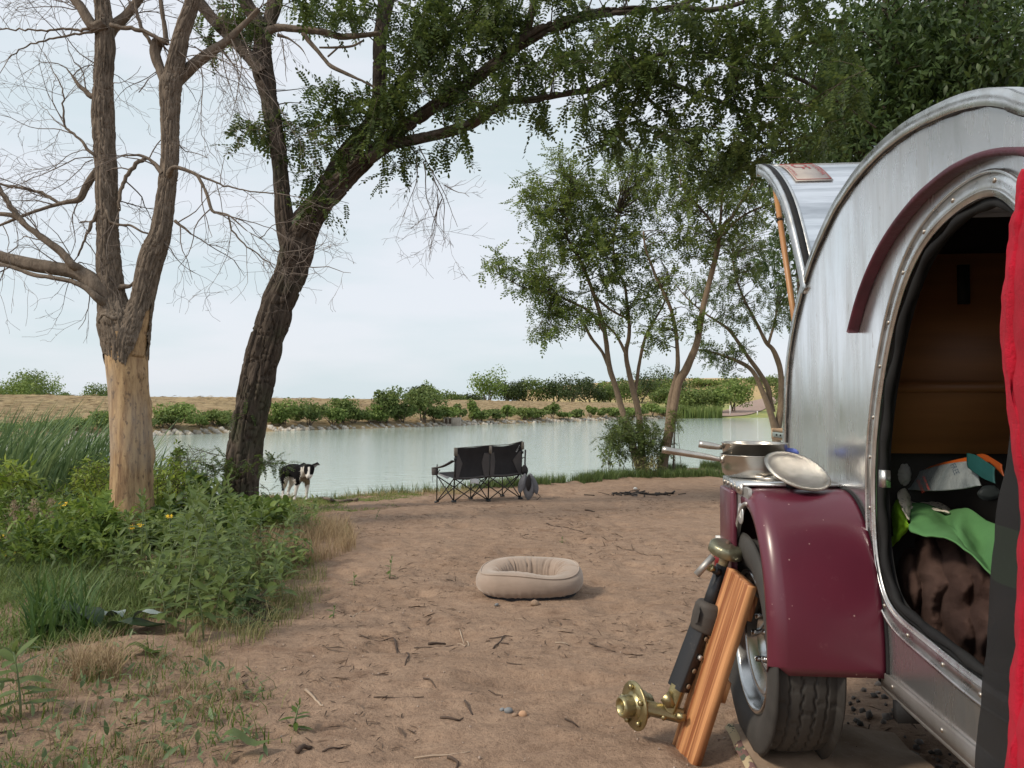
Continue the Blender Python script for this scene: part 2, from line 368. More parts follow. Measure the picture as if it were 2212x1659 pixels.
# ---------------------------------------------------------------- bark and limbs
def barkm(name, hi, lo, dist=.012, sc=1.0, moss=None):
    m, n, l, p = nmat(name)
    a = tex(n, l, 14*sc, 7, (1, 1, .28), rough=.7); b = tex(n, l, 3.0, 4, (1, 1, .5))
    c_ = ramp(n, l, a, lo, hi, .36, .64).outputs[0]
    c2 = ramp(n, l, b, tuple(x*.72 for x in hi), tuple(min(1, x*1.2) for x in hi)).outputs[0]
    col = mixc(n, l, .4, c_, c2)
    if moss: col = mixc(n, l, ramp(n, l, tex(n, l, 2.1, 5), (0, 0, 0), (.5, .5, .5), .5, .66).outputs[0], col, moss)
    l.new(col, p.inputs['Base Color']); p.inputs['Roughness'].default_value = .9; p.inputs['Specular IOR Level'].default_value = .2
    bump(n, l, p, mixc(n, l, .5, a, tex(n, l, 60, 4, (1, 1, .4))), .9, dist); return m
bark_dead = barkm('grey_brown_bark', (.225, .180, .140), (.055, .042, .032), .02, 1.5)
bark_loc = barkm('dark_furrowed_bark', (.112, .088, .070), (.026, .019, .015), .03, 1.2, (.07, .078, .045))
bark_small = barkm('young_bark', (.25, .185, .13), (.11, .08, .055), .008, 2.0)
twig_dead = pm('dead_twig_bark', (.22, .18, .15), (.13, .10, .085), 8, .9)
twig_live = pm('live_twig_bark', (.10, .08, .055), (.06, .045, .03), 8, .9)

def bark_limb(A, pts, rad, amp, nu=64, step=.03, seed=0, freq=22, mask=None, lump=.06, ragged=None):
    P, R = resample(pts, rad, step); T, N, B = frames(P); th = np.linspace(0, 2*math.pi, nu, endpoint=False)
    s = np.concatenate([[0], np.cumsum(np.linalg.norm(np.diff(P, axis=0), axis=1))])
    R = np.maximum(R*.93-amp*.45, R*.6); X = np.cos(th)[None]*R[:, None]; Y = np.sin(th)[None]*R[:, None]; S = s[:, None]+0*X
    wob = (noise(X*6, Y*6, S*1.5, seed+5)-.5)*.035
    v = noise(X*freq+wob*freq, Y*freq, S*freq*.09, seed); v2 = noise(X*freq*2.2, Y*freq*2.2, S*freq*.4, seed+9)
    ridge = np.clip(np.abs(v-.5)*4.2, 0, 1)
    plate = noise(X*freq*.5, Y*freq*.5, S*freq*.55, seed+31)
    r = R[:, None]*(1+lump*(fbm(X*3, Y*3, S*1.6, 3, seed+3)-.5)*2)+amp*(ridge-.6)+amp*.45*(v2-.5)-amp*.7*(np.abs(plate-.5) < .035)
    V = P[:, None]+(N[:, None]*np.cos(th)[None, :, None]+B[:, None]*np.sin(th)[None, :, None])*r[..., None]
    m = len(P); Fq = grid_faces(m, nu, True)
    if ragged is not None:
        keep = ragged(V, s, th); fk = keep.reshape(-1)[Fq].all(1); Fq = Fq[fk]
    c0 = len(V.reshape(-1, 3)); VV = np.vstack([V.reshape(-1, 3), P[-1]]); j = np.arange(nu); k = (j+1) % nu
    A.add(VV, Fq, np.stack([np.full(nu, c0), (m-1)*nu+j, (m-1)*nu+k], -1))
    return P, R
def pxl(lst, Y):                          # [(px, py, width_px, (Y))] -> points and radii
    P, R = [], []
    for q in lst:
        y = q[3] if len(q) > 3 else Y
        P.append(at(q[0], q[1], y)); R.append(max(.004, q[2]*y/F/2))
    return P, R
def grow(tw_, p, d, L, r, lvl, g, droop=0.0, wig=.35, kids=(3, 6), min_r=.0016, ends=None):
    n = max(4, int(L/.09)); P = [np.array(p, float)]; d = np.array(d, float); d /= np.linalg.norm(d)
    for i in range(n):
        d = d+g.normal(0, wig/ n**.5, 3); d[2] -= droop/n; d /= np.linalg.norm(d); P.append(P[-1]+d*L/n)
    R = np.linspace(r, max(min_r, r*.35), n+1); tw_.append((np.array(P), R, lvl))
    if ends is not None and lvl == 0: ends.append((P[-1], d)); ends.append((P[n//2], d))
    if lvl > 0:
        for _ in range(g.integers(*kids)):
            k = g.integers(max(1, n//5), n+1); dd = P[k]-P[k-1]; dd = dd/np.linalg.norm(dd)+g.normal(0, .62, 3); 
            grow(tw_, P[k], dd, L*g.uniform(.35, .68), max(min_r, R[k]*.62), lvl-1, g, droop, wig, kids, min_r, ends)
def emit(A, tw_, big=6):
    for P, R, lv in tw_: A.tube(P, R, 6 if R[0] > .012 else (4 if R[0] > .005 else 3), False)

# ---------------------------------------------------------------- dead tree with a stripped base
DY = 7.7
gz_d = float(hz(at(287, 1150, DY)[0], DY))
dt = empty('dead_tree', tuple(at(287, 1150, DY)[:2])+(gz_d-.05,))
tag(dt, 'tall leafless dead tree with two stems and a pale barkless lower trunk', 'tree')
def rel(o, root): o.location = -Vector(root.location); return o
wood, n, l, p = nmat('bare_weathered_wood')
a = tex(n, l, 2.0, 6, (1, 1, .35), rough=.6); b = tex(n, l, 16, 7, (1, 1, .12), rough=.75); c = tex(n, l, 26, 5, (1, 1, .5))
cA = ramp(n, l, a, (.46, .29, .14), (.22, .12, .06), .42, .60).outputs[0]; cB = ramp(n, l, b, (.13, .07, .035), (.60, .42, .23), .40, .58).outputs[0]
col = mixc(n, l, .5, cA, cB); col = mixc(n, l, ramp(n, l, c, (0, 0, 0), (.85, .85, .85), .57, .66).outputs[0], col, (.11, .065, .04))
g3 = ramp(n, l, tex(n, l, 1.2, 4, (1, 1, .5)), (0, 0, 0), (.55, .55, .55), .52, .68).outputs[0]; col = mixc(n, l, g3, col, (.36, .33, .29))
l.new(col, p.inputs['Base Color']); p.inputs['Roughness'].default_value = .75; bump(n, l, p, mixc(n, l, .5, b, c), .6, .008)
lo = [(287, 1175, 100), (287, 1130, 90), (285, 1060, 84), (286, 970, 83), (281, 880, 80), (277, 826, 80), (274, 780, 84), (271, 720, 86)]
A = Acc(); P, R = pxl(lo, DY); P, R = resample(P, R, .03); T, N, B = frames(P); th = np.linspace(0, 2*math.pi, 72, endpoint=False)
s = np.arange(len(P))*.03; X = np.cos(th)[None]*R[:, None]; Yy = np.sin(th)[None]*R[:, None]; S = s[:, None]+0*X
r = R[:, None]*(1+.09*(fbm(X*4, Yy*4, S*1.2, 3, 3)-.5))+.006*(noise(X*25, Yy*25, S*2, 8)-.5)
for (tt, ss, ww, hh_) in ((5.6, 1.55, .07, .035), (5.75, 1.25, .06, .03), (5.5, .98, .08, .035), (5.9, 1.08, .05, .03), (5.55, .72, .06, .02), (4.3, 1.9, .05, .03), (4.9, 1.45, .05, .022), (5.8, 1.75, .06, .03)):
    dth = np.angle(np.exp(1j*(th[None]-tt)))*R[:, None]; dd_ = np.hypot(dth, S-ss)/ww; r = r+hh_*np.exp(-dd_**2)-hh_*1.1*np.exp(-(dd_*3)**2)
for k_ in range(7):                                       # long drying cracks
    tt = 3.6+k_*.42+.1*math.sin(k_*9); s0 = .1+.35*((k_*.37) % 1); s1 = s0+.5+.6*((k_*.61) % 1)
    dth = np.angle(np.exp(1j*(th[None]-tt+.05*np.sin(S*5))))*R[:, None]; r = r-.008*np.exp(-(dth/.006)**2)*((S > s0) & (S < s1))
Vw = P[:, None]+(N[:, None]*np.cos(th)[None, :, None]+B[:, None]*np.sin(th)[None, :, None])*r[..., None]
A.add(Vw, grid_faces(len(P), 72, True)); A.tube(*resample(*pxl([(283, 770, 56), (288, 725, 60), (299, 690, 52), (306, 655, 40), (311, 620, 30)], DY-.04), .03), 40); rel(A.build('trunk', wood, dt, True), dt)
A = Acc()
def jag(V, s, th):
    ang = np.arctan2(V[..., 1]-V[..., 1].mean(1, keepdims=True), V[..., 0]-V[..., 0].mean(1, keepdims=True))
    zc = at(274, 782, DY)[2]; lim = zc-.02+.11*(noise(ang*3, 2.2, 0, 3)-.5)*2+.07*(noise(ang*9, 5.2, 0, 4)-.5)
    lim = lim-.28*np.exp(-(np.angle(np.exp(1j*(ang-3.0)))/.22)**2)+.60*np.exp(-((ang+.35)/.42)**2)*(.8+.4*noise(ang*9, 1, 0, 5))
    return V[..., 2] > lim
bark_limb(A, *pxl([(276, 850, 84), (274, 790, 92), (270, 737, 103), (256, 690, 96), (243, 647, 64), (235, 560, 54), (233, 501, 48), (229, 358, 48), (223, 251, 50), (224, 179, 42), (228, 107, 44), (226, 60, 42), (222, 18, 36), (214, -40, 32), (205, -130, 26)], DY), .016, 190, .016, 1, 46, ragged=jag)
bark_limb(A, *pxl([(277, 800, 70), (283, 737, 84), (296, 690, 66), (308, 647, 51), (323, 576, 54), (334, 540, 55), (348, 501, 46), (358, 430, 43), (366, 358, 41), (368, 251, 43), (369, 190, 50), (379, 143, 42), (394, 72, 37), (412, 18, 34), (430, -50, 30), (440, -140, 24)], DY-.05), .015, 180, .016, 2, 46, ragged=jag)
limb_defs = [  # (points, amp)
 ([(226, 50, 26), (205, 60, 26), (193, 46, 26), (174, 14, 22), (157, -10, 22), (140, -70, 18)], 7.6),
 ([(228, 75, 30), (250, 55, 26), (272, 36, 21), (292, 10, 19), (304, -5, 18), (330, -60, 14)], 7.8),
 ([(366, 190, 34), (346, 148, 24), (336, 118, 26), (340, 95, 30), (352, 92, 22)], 7.7),
 ([(375, 180, 32), (404, 154, 30), (430, 132, 26), (465, 107, 24), (494, 86, 19), (520, 60, 15), (560, 20, 12)], 7.8),
 ([(248, 650, 44, 7.72), (215, 626, 44), (190, 600, 40), (161, 587, 34), (110, 578, 33), (72, 572, 33), (30, 562, 30), (0, 554, 28), (-70, 530, 24)], 7.6),
 ([(242, 665, 26, 7.66), (211, 644, 20), (185, 622, 14), (154, 608, 12), (110, 600, 11), (72, 594, 11), (30, 578, 10), (0, 570, 10), (-40, 560, 8)], 7.5),
 ([(205, 615, 24, 7.62), (175, 582, 20, 7.56), (157, 573, 20), (132, 544, 18), (90, 512, 16), (60, 490, 14), (36, 469, 12), (0, 462, 11), (-50, 465, 8)], 7.5),
 ([(60, 490, 12), (36, 462, 12), (15, 430, 11), (0, 408, 11), (-25, 370, 9)], 7.5),
 ([(232, 345, 18, 7.72), (204, 376, 17), (186, 404, 16), (172, 430, 15), (143, 437, 11), (107, 447, 9), (54, 465, 8), (0, 487, 6), (-40, 500, 4)], 7.7),
 ([(140, 438, 8), (125, 437, 7), (100, 420, 7), (72, 412, 6), (30, 403, 6), (0, 397, 5), (-40, 390, 4)], 7.7),
 ([(222, 205, 18), (197, 208, 15), (185, 196, 13), (172, 186, 12), (154, 161, 7), (143, 147, 4)], 7.7),
 ([(352, 375, 16), (337, 358, 12), (322, 344, 9), (301, 335, 8), (283, 336, 5), (265, 337, 4)], 7.6),
 ([(318, 342, 9), (300, 350, 9), (283, 369, 9), (270, 390, 8), (265, 404, 8), (259, 430, 7), (258, 455, 6)], 7.6),
 ([(362, 410, 24, 7.68), (364, 385, 20, 7.62), (372, 364, 12), (387, 363, 11), (422, 376, 9), (433, 390, 8), (447, 419, 8), (458, 455, 8), (475, 460, 6), (494, 465, 6), (515, 482, 5), (537, 501, 5), (570, 520, 4), (600, 545, 3)], 7.5),
 ([(422, 376, 6), (450, 388, 5), (483, 401, 4), (510, 405, 3.5), (537, 412, 3), (594, 419, 3)], 7.6),
 ([(494, 465, 4), (500, 490, 4), (520, 520, 3.5), (550, 545, 3), (590, 575, 2.5)], 7.6),
 ([(376, 478, 8), (390, 487, 6), (412, 505, 4)], 7.5),
 ([(240, 55, 10), (261, 59, 9), (285, 62, 9), (308, 68, 9), (335, 80, 9), (358, 92, 7)], 7.6),
 ([(205, 62, 8), (175, 66, 6), (143, 62, 5), (80, 66, 4), (0, 63, 3), (-30, 60, 3)], 7.6),
 ([(210, 68, 7), (180, 72, 5), (107, 84, 4), (60, 100, 3), (20, 125, 2.5)], 7.6),
 ([(360, 96, 14), (356, 60, 13), (350, 20, 12), (345, -20, 10)], 7.7),
 ([(333, 107, 9), (322, 85, 8), (311, 68, 8), (300, 40, 8), (297, 29, 7), (290, -10, 6)], 7.7),
 ([(205, 336, 8), (179, 308, 6), (160, 290, 5), (143, 276, 5), (138, 240, 4), (136, 200, 3), (120, 160, 2.5)], 7.6),
 ([(232, 455, 7), (240, 480, 6), (285, 490, 5), (320, 505, 4)], 7.6),
 ([(215, 450, 6), (195, 490, 8), (185, 510, 5), (170, 550, 4)], 7.6),
 ([(240, 630, 10), (262, 620, 14), (280, 618, 10), (292, 608, 7)], 7.65),
 ([(250, 690, 10), (236, 682, 9), (222, 680, 7), (211, 700, 4)], 7.4),
]
starts = []
for i, (L, Y) in enumerate(limb_defs):
    P, R = pxl(L, Y); big = max(R) > .03
    if big: PP, RR = bark_limb(A, P, R, .006, 32, .035, 10+i, 26, lump=.09)
    else:
        PP, RR = resample(P, R, .05); PP = PP+rng.normal(0, .006, PP.shape); A.tube(PP, RR, 7)
    starts.append((PP, RR))
rel(A.build('bark', bark_dead, dt, True, label='rough grey bark still clinging to the upper trunk and limbs'), dt)
g = np.random.default_rng(21); tw_ = []
for i, (PP, RR) in enumerate(starts):
    if i in (25, 26, 2): continue
    L = np.linalg.norm(np.diff(PP, axis=0), axis=1).sum(); k = int(2+L*2.5)
    for _ in range(k):
        q = g.integers(int(len(PP)*.25), len(PP)); d = PP[q]-PP[q-1]; d = d/np.linalg.norm(d)+g.normal(0, .75, 3)*np.array([1, .8, 1])
        grow(tw_, PP[q], d, g.uniform(.35, .95), min(.008, RR[q]*.5), 2, g, g.uniform(-.2, .6), .5, (2, 5), .0017)
    d = PP[-1]-PP[-2]; grow(tw_, PP[-1], d, .7, min(.007, RR[-1]*.8), 2, g, .1, .5, (2, 5), .0017)
for (px, py, dx, dz, L) in [(205, 340, -1, .25, 1.4), (190, 325, -1, .1, 1.3), (160, 290, -1, .45, 1.1), (140, 270, -.5, 1, 1.0), (150, 280, -1, .7, 1.2), (200, 345, -1, -.2, 1.1), (390, 130, .9, .1, 1.1), (420, 100, 1, -.3, 1.2), (450, 110, .8, -.9, 1.2), (470, 100, .7, -1, 1.4), (430, 135, .5, -1, 1.3), (500, 85, .7, -.9, 1.5), (520, 70, .5, -1, 1.5), (300, 200, .5, .8, .9), (210, 120, -1, -.2, .9), (210, 140, -1, .3, .8), (330, 100, -.6, .8, .8), (235, 190, .9, .2, .7), (235, 100, .8, .9, .9), (300, 10, .6, .9, 1), (395, 60, .8, .7, 1), (180, 30, -1, .4, 1), (150, 5, -1, .2, 1), (400, 85, 1, .5, 1), (345, 150, -1, -.2, .9), (560, 515, 1, -.1, .8), (590, 540, .8, -.6, .7), (380, 300, .7, -.7, .8), (640, 570, 1, .2, .6), (660, 575, 1, -.3, .6)]:
    grow(tw_, at(px, py, 7.7), (dx, g.normal(0, .4), dz), L*.95, .0065, 3 if L > .85 else 2, g, .15, .55, (2, 5), .0017)
A = Acc(); emit(A, tw_); rel(A.build('twigs', twig_dead, dt, kind='stuff'), dt)
print('dead twigs', len(tw_))

# ---------------------------------------------------------------- leaf templates
def oval(L=1.0, W=.4, n=3, fold=.08, tip=.0):
    V = [[0, 0, 0]]; 
    for i in range(1, n+1):
        t = i/(n+1); w = W/2*math.sin(math.pi*t**.85); zc = -tip*t*t
        V += [[-w, t*L, fold*w*2+zc], [0, t*L, zc], [w, t*L, fold*w*2+zc]]
    V.append([0, L, -tip]); V = np.array(V); q, t3 = [], []
    for i in range(n-1):
        a = 1+3*i; q += [[a, a+1, a+4, a+3], [a+1, a+2, a+5, a+4]]
    t3 += [[0, 2, 1], [0, 3, 2]]; a = 1+3*(n-1); e = len(V)-1; t3 += [[a, a+1, e], [a+1, a+2, e]]
    return V, np.array(q).reshape(-1, 4), np.array(t3)
def pinnate(pairs=7, L=1.0, lw=.105, ll=.19, droop=.25, g=None, fine=True):
    g = g or np.random.default_rng(1); VV, FF, n_ = [], [], 0
    def leaf(base, d, w, l_):
        nonlocal n_
        d = np.array(d)/np.linalg.norm(d); s = np.cross(d, [0, 0, 1]); s /= np.linalg.norm(s)
        b = np.array(base); zz = np.array([0, 0, g.normal(0, .012)])
        if fine:
            v = [b, b+d*l_*.3-s*w*.5+zz, b+d*l_*.75-s*w*.42, b+d*l_, b+d*l_*.75+s*w*.42, b+d*l_*.3+s*w*.5-zz]
            f = [[0, 1, 2, 3], [0, 3, 4, 5]]
        else:
            v = [b, b+d*l_*.5-s*w*.5+zz, b+d*l_, b+d*l_*.5+s*w*.5]; f = [[0, 1, 2, 3]]
        VV.extend(v); FF.extend([[i+n_ for i in q] for q in f]); n_ += len(v)
    def c(t): return np.array([0, t*L, -droop*t*t*L])
    for i in range(pairs):
        t = .16+.8*i/pairs
        for sg in (-1, 1): leaf(c(t+g.normal(0, .008)), (sg*1, .35+g.normal(0, .12), -.15+g.normal(0, .2)), lw*g.uniform(.85, 1.1), ll*g.uniform(.85, 1.1)*(1-.3*abs(t-.5)))
    leaf(c(.96), (0, 1, -.3), lw, ll)
    a, b_, c2 = c(0), c(.5), c(1); w = .006
    VV.extend([a-[w, 0, 0], a+[w, 0, 0], b_+[w, 0, 0], b_-[w, 0, 0], c2+[w*.5, 0, 0], c2-[w*.5, 0, 0]]); FF.extend([[n_, n_+1, n_+2, n_+3], [n_+3, n_+2, n_+4, n_+5]]); n_ += 6
    return np.array(VV), [np.array(FF)]
gl = np.random.default_rng(5)
PIN = [pinnate(7, droop=d, g=gl, lw=.11, ll=.2) for d in (.1, .25, .4, .6)]
PINc = [pinnate(5, droop=d, g=gl, fine=False, lw=.16, ll=.27) for d in (.05, .2, .35)]
def sprays(A, T, cent, g, leaves=9, tl=.45, ls=.25, droop=.5, templ=PIN, bias=None, spread=1.0):
    """each spray: a thin twig with compound leaves along it"""
    Dd, Pp, Ss = [], [], []
    for c_ in cent:
        d = rdir(1, g)[0]*np.array([1, 1, .5]); d[2] -= droop*.4
        if bias is not None: d = d+bias
        d /= np.linalg.norm(d); a = c_-d*tl*.5; m_ = c_+np.array([0, 0, .03]); b = c_+d*tl*.5-np.array([0, 0, droop*.10])
        if T is not None: T.tube([a, m_, b], [.0045, .0035, .002], 3, False)
        for i in range(leaves):
            t = (i+.7)/leaves; q = a*(1-t)+b*t+np.array([0, 0, .03*4*t*(1-t)])
            dd = d*.5+rdir(1, g)[0]*spread; dd[2] -= droop*g.uniform(.2, 1.1); Dd.append(dd); Pp.append(q); Ss.append(ls*g.uniform(.7, 1.15))
    Dd, Pp, Ss = np.array(Dd), np.array(Pp), np.array(Ss); U = rdir(len(Dd), g)*.5+np.array([0, 0, 1]); M = bases(Dd, U, Ss)
    idx = g.integers(0, len(templ), len(Dd))
    for k in range(len(templ)):
        s_ = idx == k
        if s_.any():
            V_, F_ = scatter(templ[k][0], templ[k][1], M[s_], Pp[s_]); A.add(V_, *F_)
def connect(T, cent, limbs, g, r=.010, every=3, n_=4):
    LP = np.concatenate([L[0] for L in limbs]); 
    for c_ in cent[::every]:
        k = np.argmin(((LP-c_)**2).sum(1)+g.random(len(LP))*.3); p0 = LP[k]; v = c_-p0
        if np.linalg.norm(v) < .1 or np.linalg.norm(v) > 4: continue
        perp = rdir(1, g)[0]*np.linalg.norm(v)*.12
        P = [p0+v*t+perp*math.sin(math.pi*t)+np.array([0, 0, .10*math.sin(math.pi*t)*np.linalg.norm(v)]) for t in np.linspace(0, 1, 5)]
        T.tube(P, np.linspace(r, .003, 5), 4, False)
def blob_pts(blobs, g, trees_y=None):
    out = []
    for (px, py, rx, ry, Y, dy, n_) in blobs:
        for _ in range(n_):
            while True:
                a, b, c_ = g.uniform(-1, 1, 3)
                if a*a+b*b+c_*c_ < 1: break
            out.append(at(px+a*rx, py+b*ry, Y+c_*dy))
    return np.array(out)

# ---------------------------------------------------------------- big leaning locust over the clearing
LY = 9.9
lt = empty('locust_tree', tuple(at(516, 1100, LY)[:2])+(float(hz(at(516, 1100, LY)[0], LY))-.05,))
tag(lt, 'large leaning tree with dark furrowed bark and leafy limbs arching over the camp', 'tree')
A = Acc(); limbs = []
def LB(L, Y, amp, nu, seed, step=.035, fr=17): limbs.append(bark_limb(A, *pxl(L, Y), amp, nu, step, seed, fr, lump=.05))
LB([(508, 1150, 110), (514, 1110, 92), (522, 1050, 84), (530, 970, 82), (541, 900, 80), (554, 840, 82), (565, 783, 82), (582, 720, 80), (603, 650, 76), (629, 590, 74), (640, 545, 84), (650, 505, 80), (672, 465, 66), (701, 430, 60), (735, 398, 50), (765, 369, 42), (808, 329, 39), (845, 296, 37), (880, 268, 36), (951, 222, 34), (1023, 172, 32), (1077, 136, 31), (1116, 102, 32), (1152, 77, 33), (1205, 54, 29), (1277, 32, 26), (1366, 20, 24), (1438, 20, 21), (1492, 5, 18), (1560, -30, 15)], LY, .040, 190, 40, .024, 22)
LB([(634, 560, 50), (618, 505, 44), (609, 412, 40), (601, 322, 44), (590, 260, 42), (583, 215, 42), (573, 175, 48), (566, 143, 52), (568, 100, 42), (568, 72, 42), (552, 40, 34), (532, 5, 32), (515, -60, 28)], LY-.1, .026, 110, 41, .028, 22)
LB([(568, 160, 34), (543, 129, 32), (507, 90, 31), (465, 45, 30), (422, -5, 28), (380, -60, 24)], LY-.2, .018, 72, 42)
LB([(570, 90, 30), (582, 45, 34), (593, 10, 36), (605, -50, 30)], LY, .014, 48, 43)
LB([(700, 425, 50), (722, 378, 48), (745, 340, 48), (772, 308, 44), (800, 272, 38), (813, 240, 36), (819, 215, 34), (820, 143, 34), (823, 72, 34), (833, 10, 38), (845, -60, 30)], LY+.3, .022, 90, 44, .03, 22)
LB([(808, 265, 24), (830, 225, 20), (850, 195, 18), (890, 150, 16), (933, 118, 14), (976, 68, 12), (1000, 20, 9)], LY+.1, .008, 28, 45, .05)
LB([(795, 345, 30), (826, 322, 30), (850, 312, 29), (880, 306, 28), (951, 290, 28), (1000, 276, 27), (1023, 265, 26), (1060, 240, 24), (1094, 218, 22), (1140, 216, 20), (1187, 208, 18), (1230, 200, 17), (1277, 193, 16), (1323, 172, 20), (1359, 155, 18), (1400, 158, 15), (1438, 175, 14), (1475, 190, 13), (1510, 204, 12), (1581, 229, 12), (1653, 272, 11), (1700, 305, 9), (1712, 345, 6)], LY-.25, .017, 72, 46)
LB([(1340, 165, 14), (1380, 135, 12), (1438, 116, 11), (1510, 115, 10), (1581, 129, 10), (1653, 147, 10), (1728, 172, 9), (1790, 208, 8), (1835, 236, 7), (1892, 276, 5)], 9.4, .006, 24, 47, .06)
LB([(1345, 160, 10), (1375, 185, 9), (1402, 215, 8), (1425, 235, 7), (1447, 250, 6), (1470, 300, 4)], 9.4, .004, 16, 48, .08)
LB([(1120, 100, 18), (1140, 60, 20), (1150, 20, 18), (1160, -30, 16)], 9.9, .008, 28, 49, .06)
LB([(1470, 15, 14), (1530, 22, 12), (1590, 10, 11), (1650, -10, 10), (1720, -30, 8)], 9.3, .005, 20, 50, .08)
LB([(1560, 222, 10), (1590, 240, 9), (1610, 275, 8), (1650, 310, 6), (1690, 330, 4)], 9.3, .004, 16, 51, .08)
rel(A.build('trunk', bark_loc, lt, True), lt)
A = Acc()
for L in ([(575, 70, 20), (600, 61, 19), (647, 64, 17), (701, 70, 16), (737, 80, 17), (783, 77, 14), (820, 72, 12)], [(655, 72, 12), (668, 90, 12), (686, 111, 11), (700, 128, 10), (715, 143, 10), (751, 161, 9), (790, 179, 7), (820, 195, 5)],
          [(600, 76, 9), (620, 82, 7), (640, 95, 5), (655, 110, 4), (668, 136, 2)]):
    bark_limb(A, *pxl(L, LY-.3), .008, 24, .035, 60, 30, lump=.12)
for L in ([(690, 103, 4), (720, 103, 5), (760, 100, 5), (785, 88, 4)], [(708, 123, 4), (725, 108, 4), (742, 92, 3)]): A.tube(*resample(*pxl(L, LY-.3), .05), 6)
rel(A.build('broken_branch', bark_dead, lt, True, label='broken brown branch without leaves'), lt)
tw_ = []; g = np.random.default_rng(31)
for (px, py, dx, dz, L) in [(905, 315, .45, -1, 1.25), (915, 350, .3, -1, 1.1), (935, 380, .4, -1, .9), (900, 335, -.05, -1, .95), (945, 420, .15, -1, .8), (955, 430, -.3, -.9, .7), (960, 400, .8, -.5, .5), (610, 85, .2, -1, .6), (480, 110, .1, -1, 1.0), (500, 100, .3, -1, 1.1), (520, 110, -.1, -1, .9)]:
    grow(tw_, at(px, py, LY-.3), (dx, g.normal(0, .2), dz), L, .0085, 3 if L > .75 else 2, g, .3, .35, (2, 5), .002)
A = Acc(); emit(A, tw_); rel(A.build('dead_twigs', twig_dead, lt, kind='stuff'), lt)
loc_leaf = leafm('locust_leaf', (.035, .062, .016), (.11, .155, .04), .42, .5)
B = [(880, 150, 90, 110, 9.9, .9, 34), (760, 240, 85, 70, 9.7, .7, 26), (830, 235, 75, 60, 9.7, .7, 28), (690, 205, 50, 35, 9.7, .5, 8), (700, 320, 55, 55, 9.8, .5, 10), (640, 265, 30, 60, 9.8, .5, 9), (590, 290, 28, 40, 9.6, .4, 5), (545, 285, 24, 34, 9.5, .3, 4), (665, 385, 26, 24, 9.8, .3, 4), (690, 440, 30, 24, 9.7, .3, 5), (845, 345, 24, 22, 9.7, .4, 4), (890, 330, 30, 18, 9.7, .3, 4),
     (650, 20, 45, 45, 9.9, .7, 9), (740, 25, 60, 50, 9.9, .8, 18), (510, 60, 40, 60, 9.9, .6, 12), (545, 60, 26, 46, 9.9, .5, 9), (460, 80, 40, 26, 9.8, .4, 5), (990, 60, 110, 80, 9.8, 1.0, 56), (960, 190, 70, 60, 9.8, .8, 22), (1040, 235, 60, 50, 9.6, .6, 20), (985, 300, 40, 24, 9.6, .4, 7), (900, 60, 60, 60, 9.9, .8, 22),
     (1130, 160, 90, 60, 9.6, .9, 36), (1110, 30, 90, 60, 9.8, .9, 30), (1155, 245, 45, 26, 9.5, .5, 8), (1230, 130, 90, 55, 9.4, .9, 38), (1260, 215, 50, 30, 9.3, .6, 12), (1230, 20, 80, 45, 9.7, .9, 24), (1330, 110, 90, 60, 9.2, 1.0, 40), (1340, 225, 55, 40, 9.2, .6, 18), (1360, 285, 60, 40, 9.2, .6, 22), (1290, 300, 35, 30, 9.3, .4, 6),
     (1440, 60, 110, 60, 9.2, 1.0, 44), (1450, 160, 80, 50, 9.1, .9, 30), (1440, 235, 50, 30, 9.1, .5, 12), (1470, 300, 70, 60, 9.0, .7, 26), (1560, 90, 90, 80, 8.9, 1.0, 44), (1570, 190, 80, 40, 8.9, .9, 26), (1580, 290, 90, 60, 8.9, .8, 34), (1560, 365, 70, 26, 9.0, .6, 14), (1670, 40, 90, 60, 8.8, 1, 34), (1680, 140, 90, 60, 8.7, 1.0, 34), (1690, 240, 80, 60, 8.7, .9, 30), (1650, 330, 60, 30, 8.8, .7, 14), (1780, 60, 80, 60, 8.6, 1, 16), (1800, 180, 70, 60, 8.6, 1, 20), (1770, 290, 60, 50, 8.6, .8, 16),
     (1300, -60, 300, 60, 9.3, 1.5, 60), (900, -60, 250, 50, 9.8, 1.5, 40), (1700, -60, 200, 60, 8.9, 1.5, 40)]
g = np.random.default_rng(41); B = [(a_, b_, c_, d_, e_, f_, max(3, int(n_*(.40 if a_ > 1000 else .62)))) for a_, b_, c_, d_, e_, f_, n_ in B]; cent = blob_pts(B, g); A = Acc(); T = Acc()
sprays(A, T, cent, g, 9, .55, .31, .45); connect(T, cent, limbs, g, .011, 2)
cent2 = blob_pts([(600, 1000, 30, 14, 9.3, .2, 4), (575, 990, 20, 12, 9.3, .2, 3), (480, 1010, 22, 20, 9.4, .2, 4), (520, 905, 12, 14, 9.6, .05, 2), (510, 1010, 40, 20, 9.35, .1, 4), (560, 1060, 30, 20, 9.3, .1, 3), (490, 1060, 22, 20, 9.3, .1, 3)], g)
sprays(A, T, cent2, g, 7, .3, .17, .3)
rel(A.build('crown', loc_leaf, lt, kind='stuff'), lt); rel(T.build('branchlets', twig_live, lt, kind='stuff'), lt)
print('locust leaves', len(cent)*10)

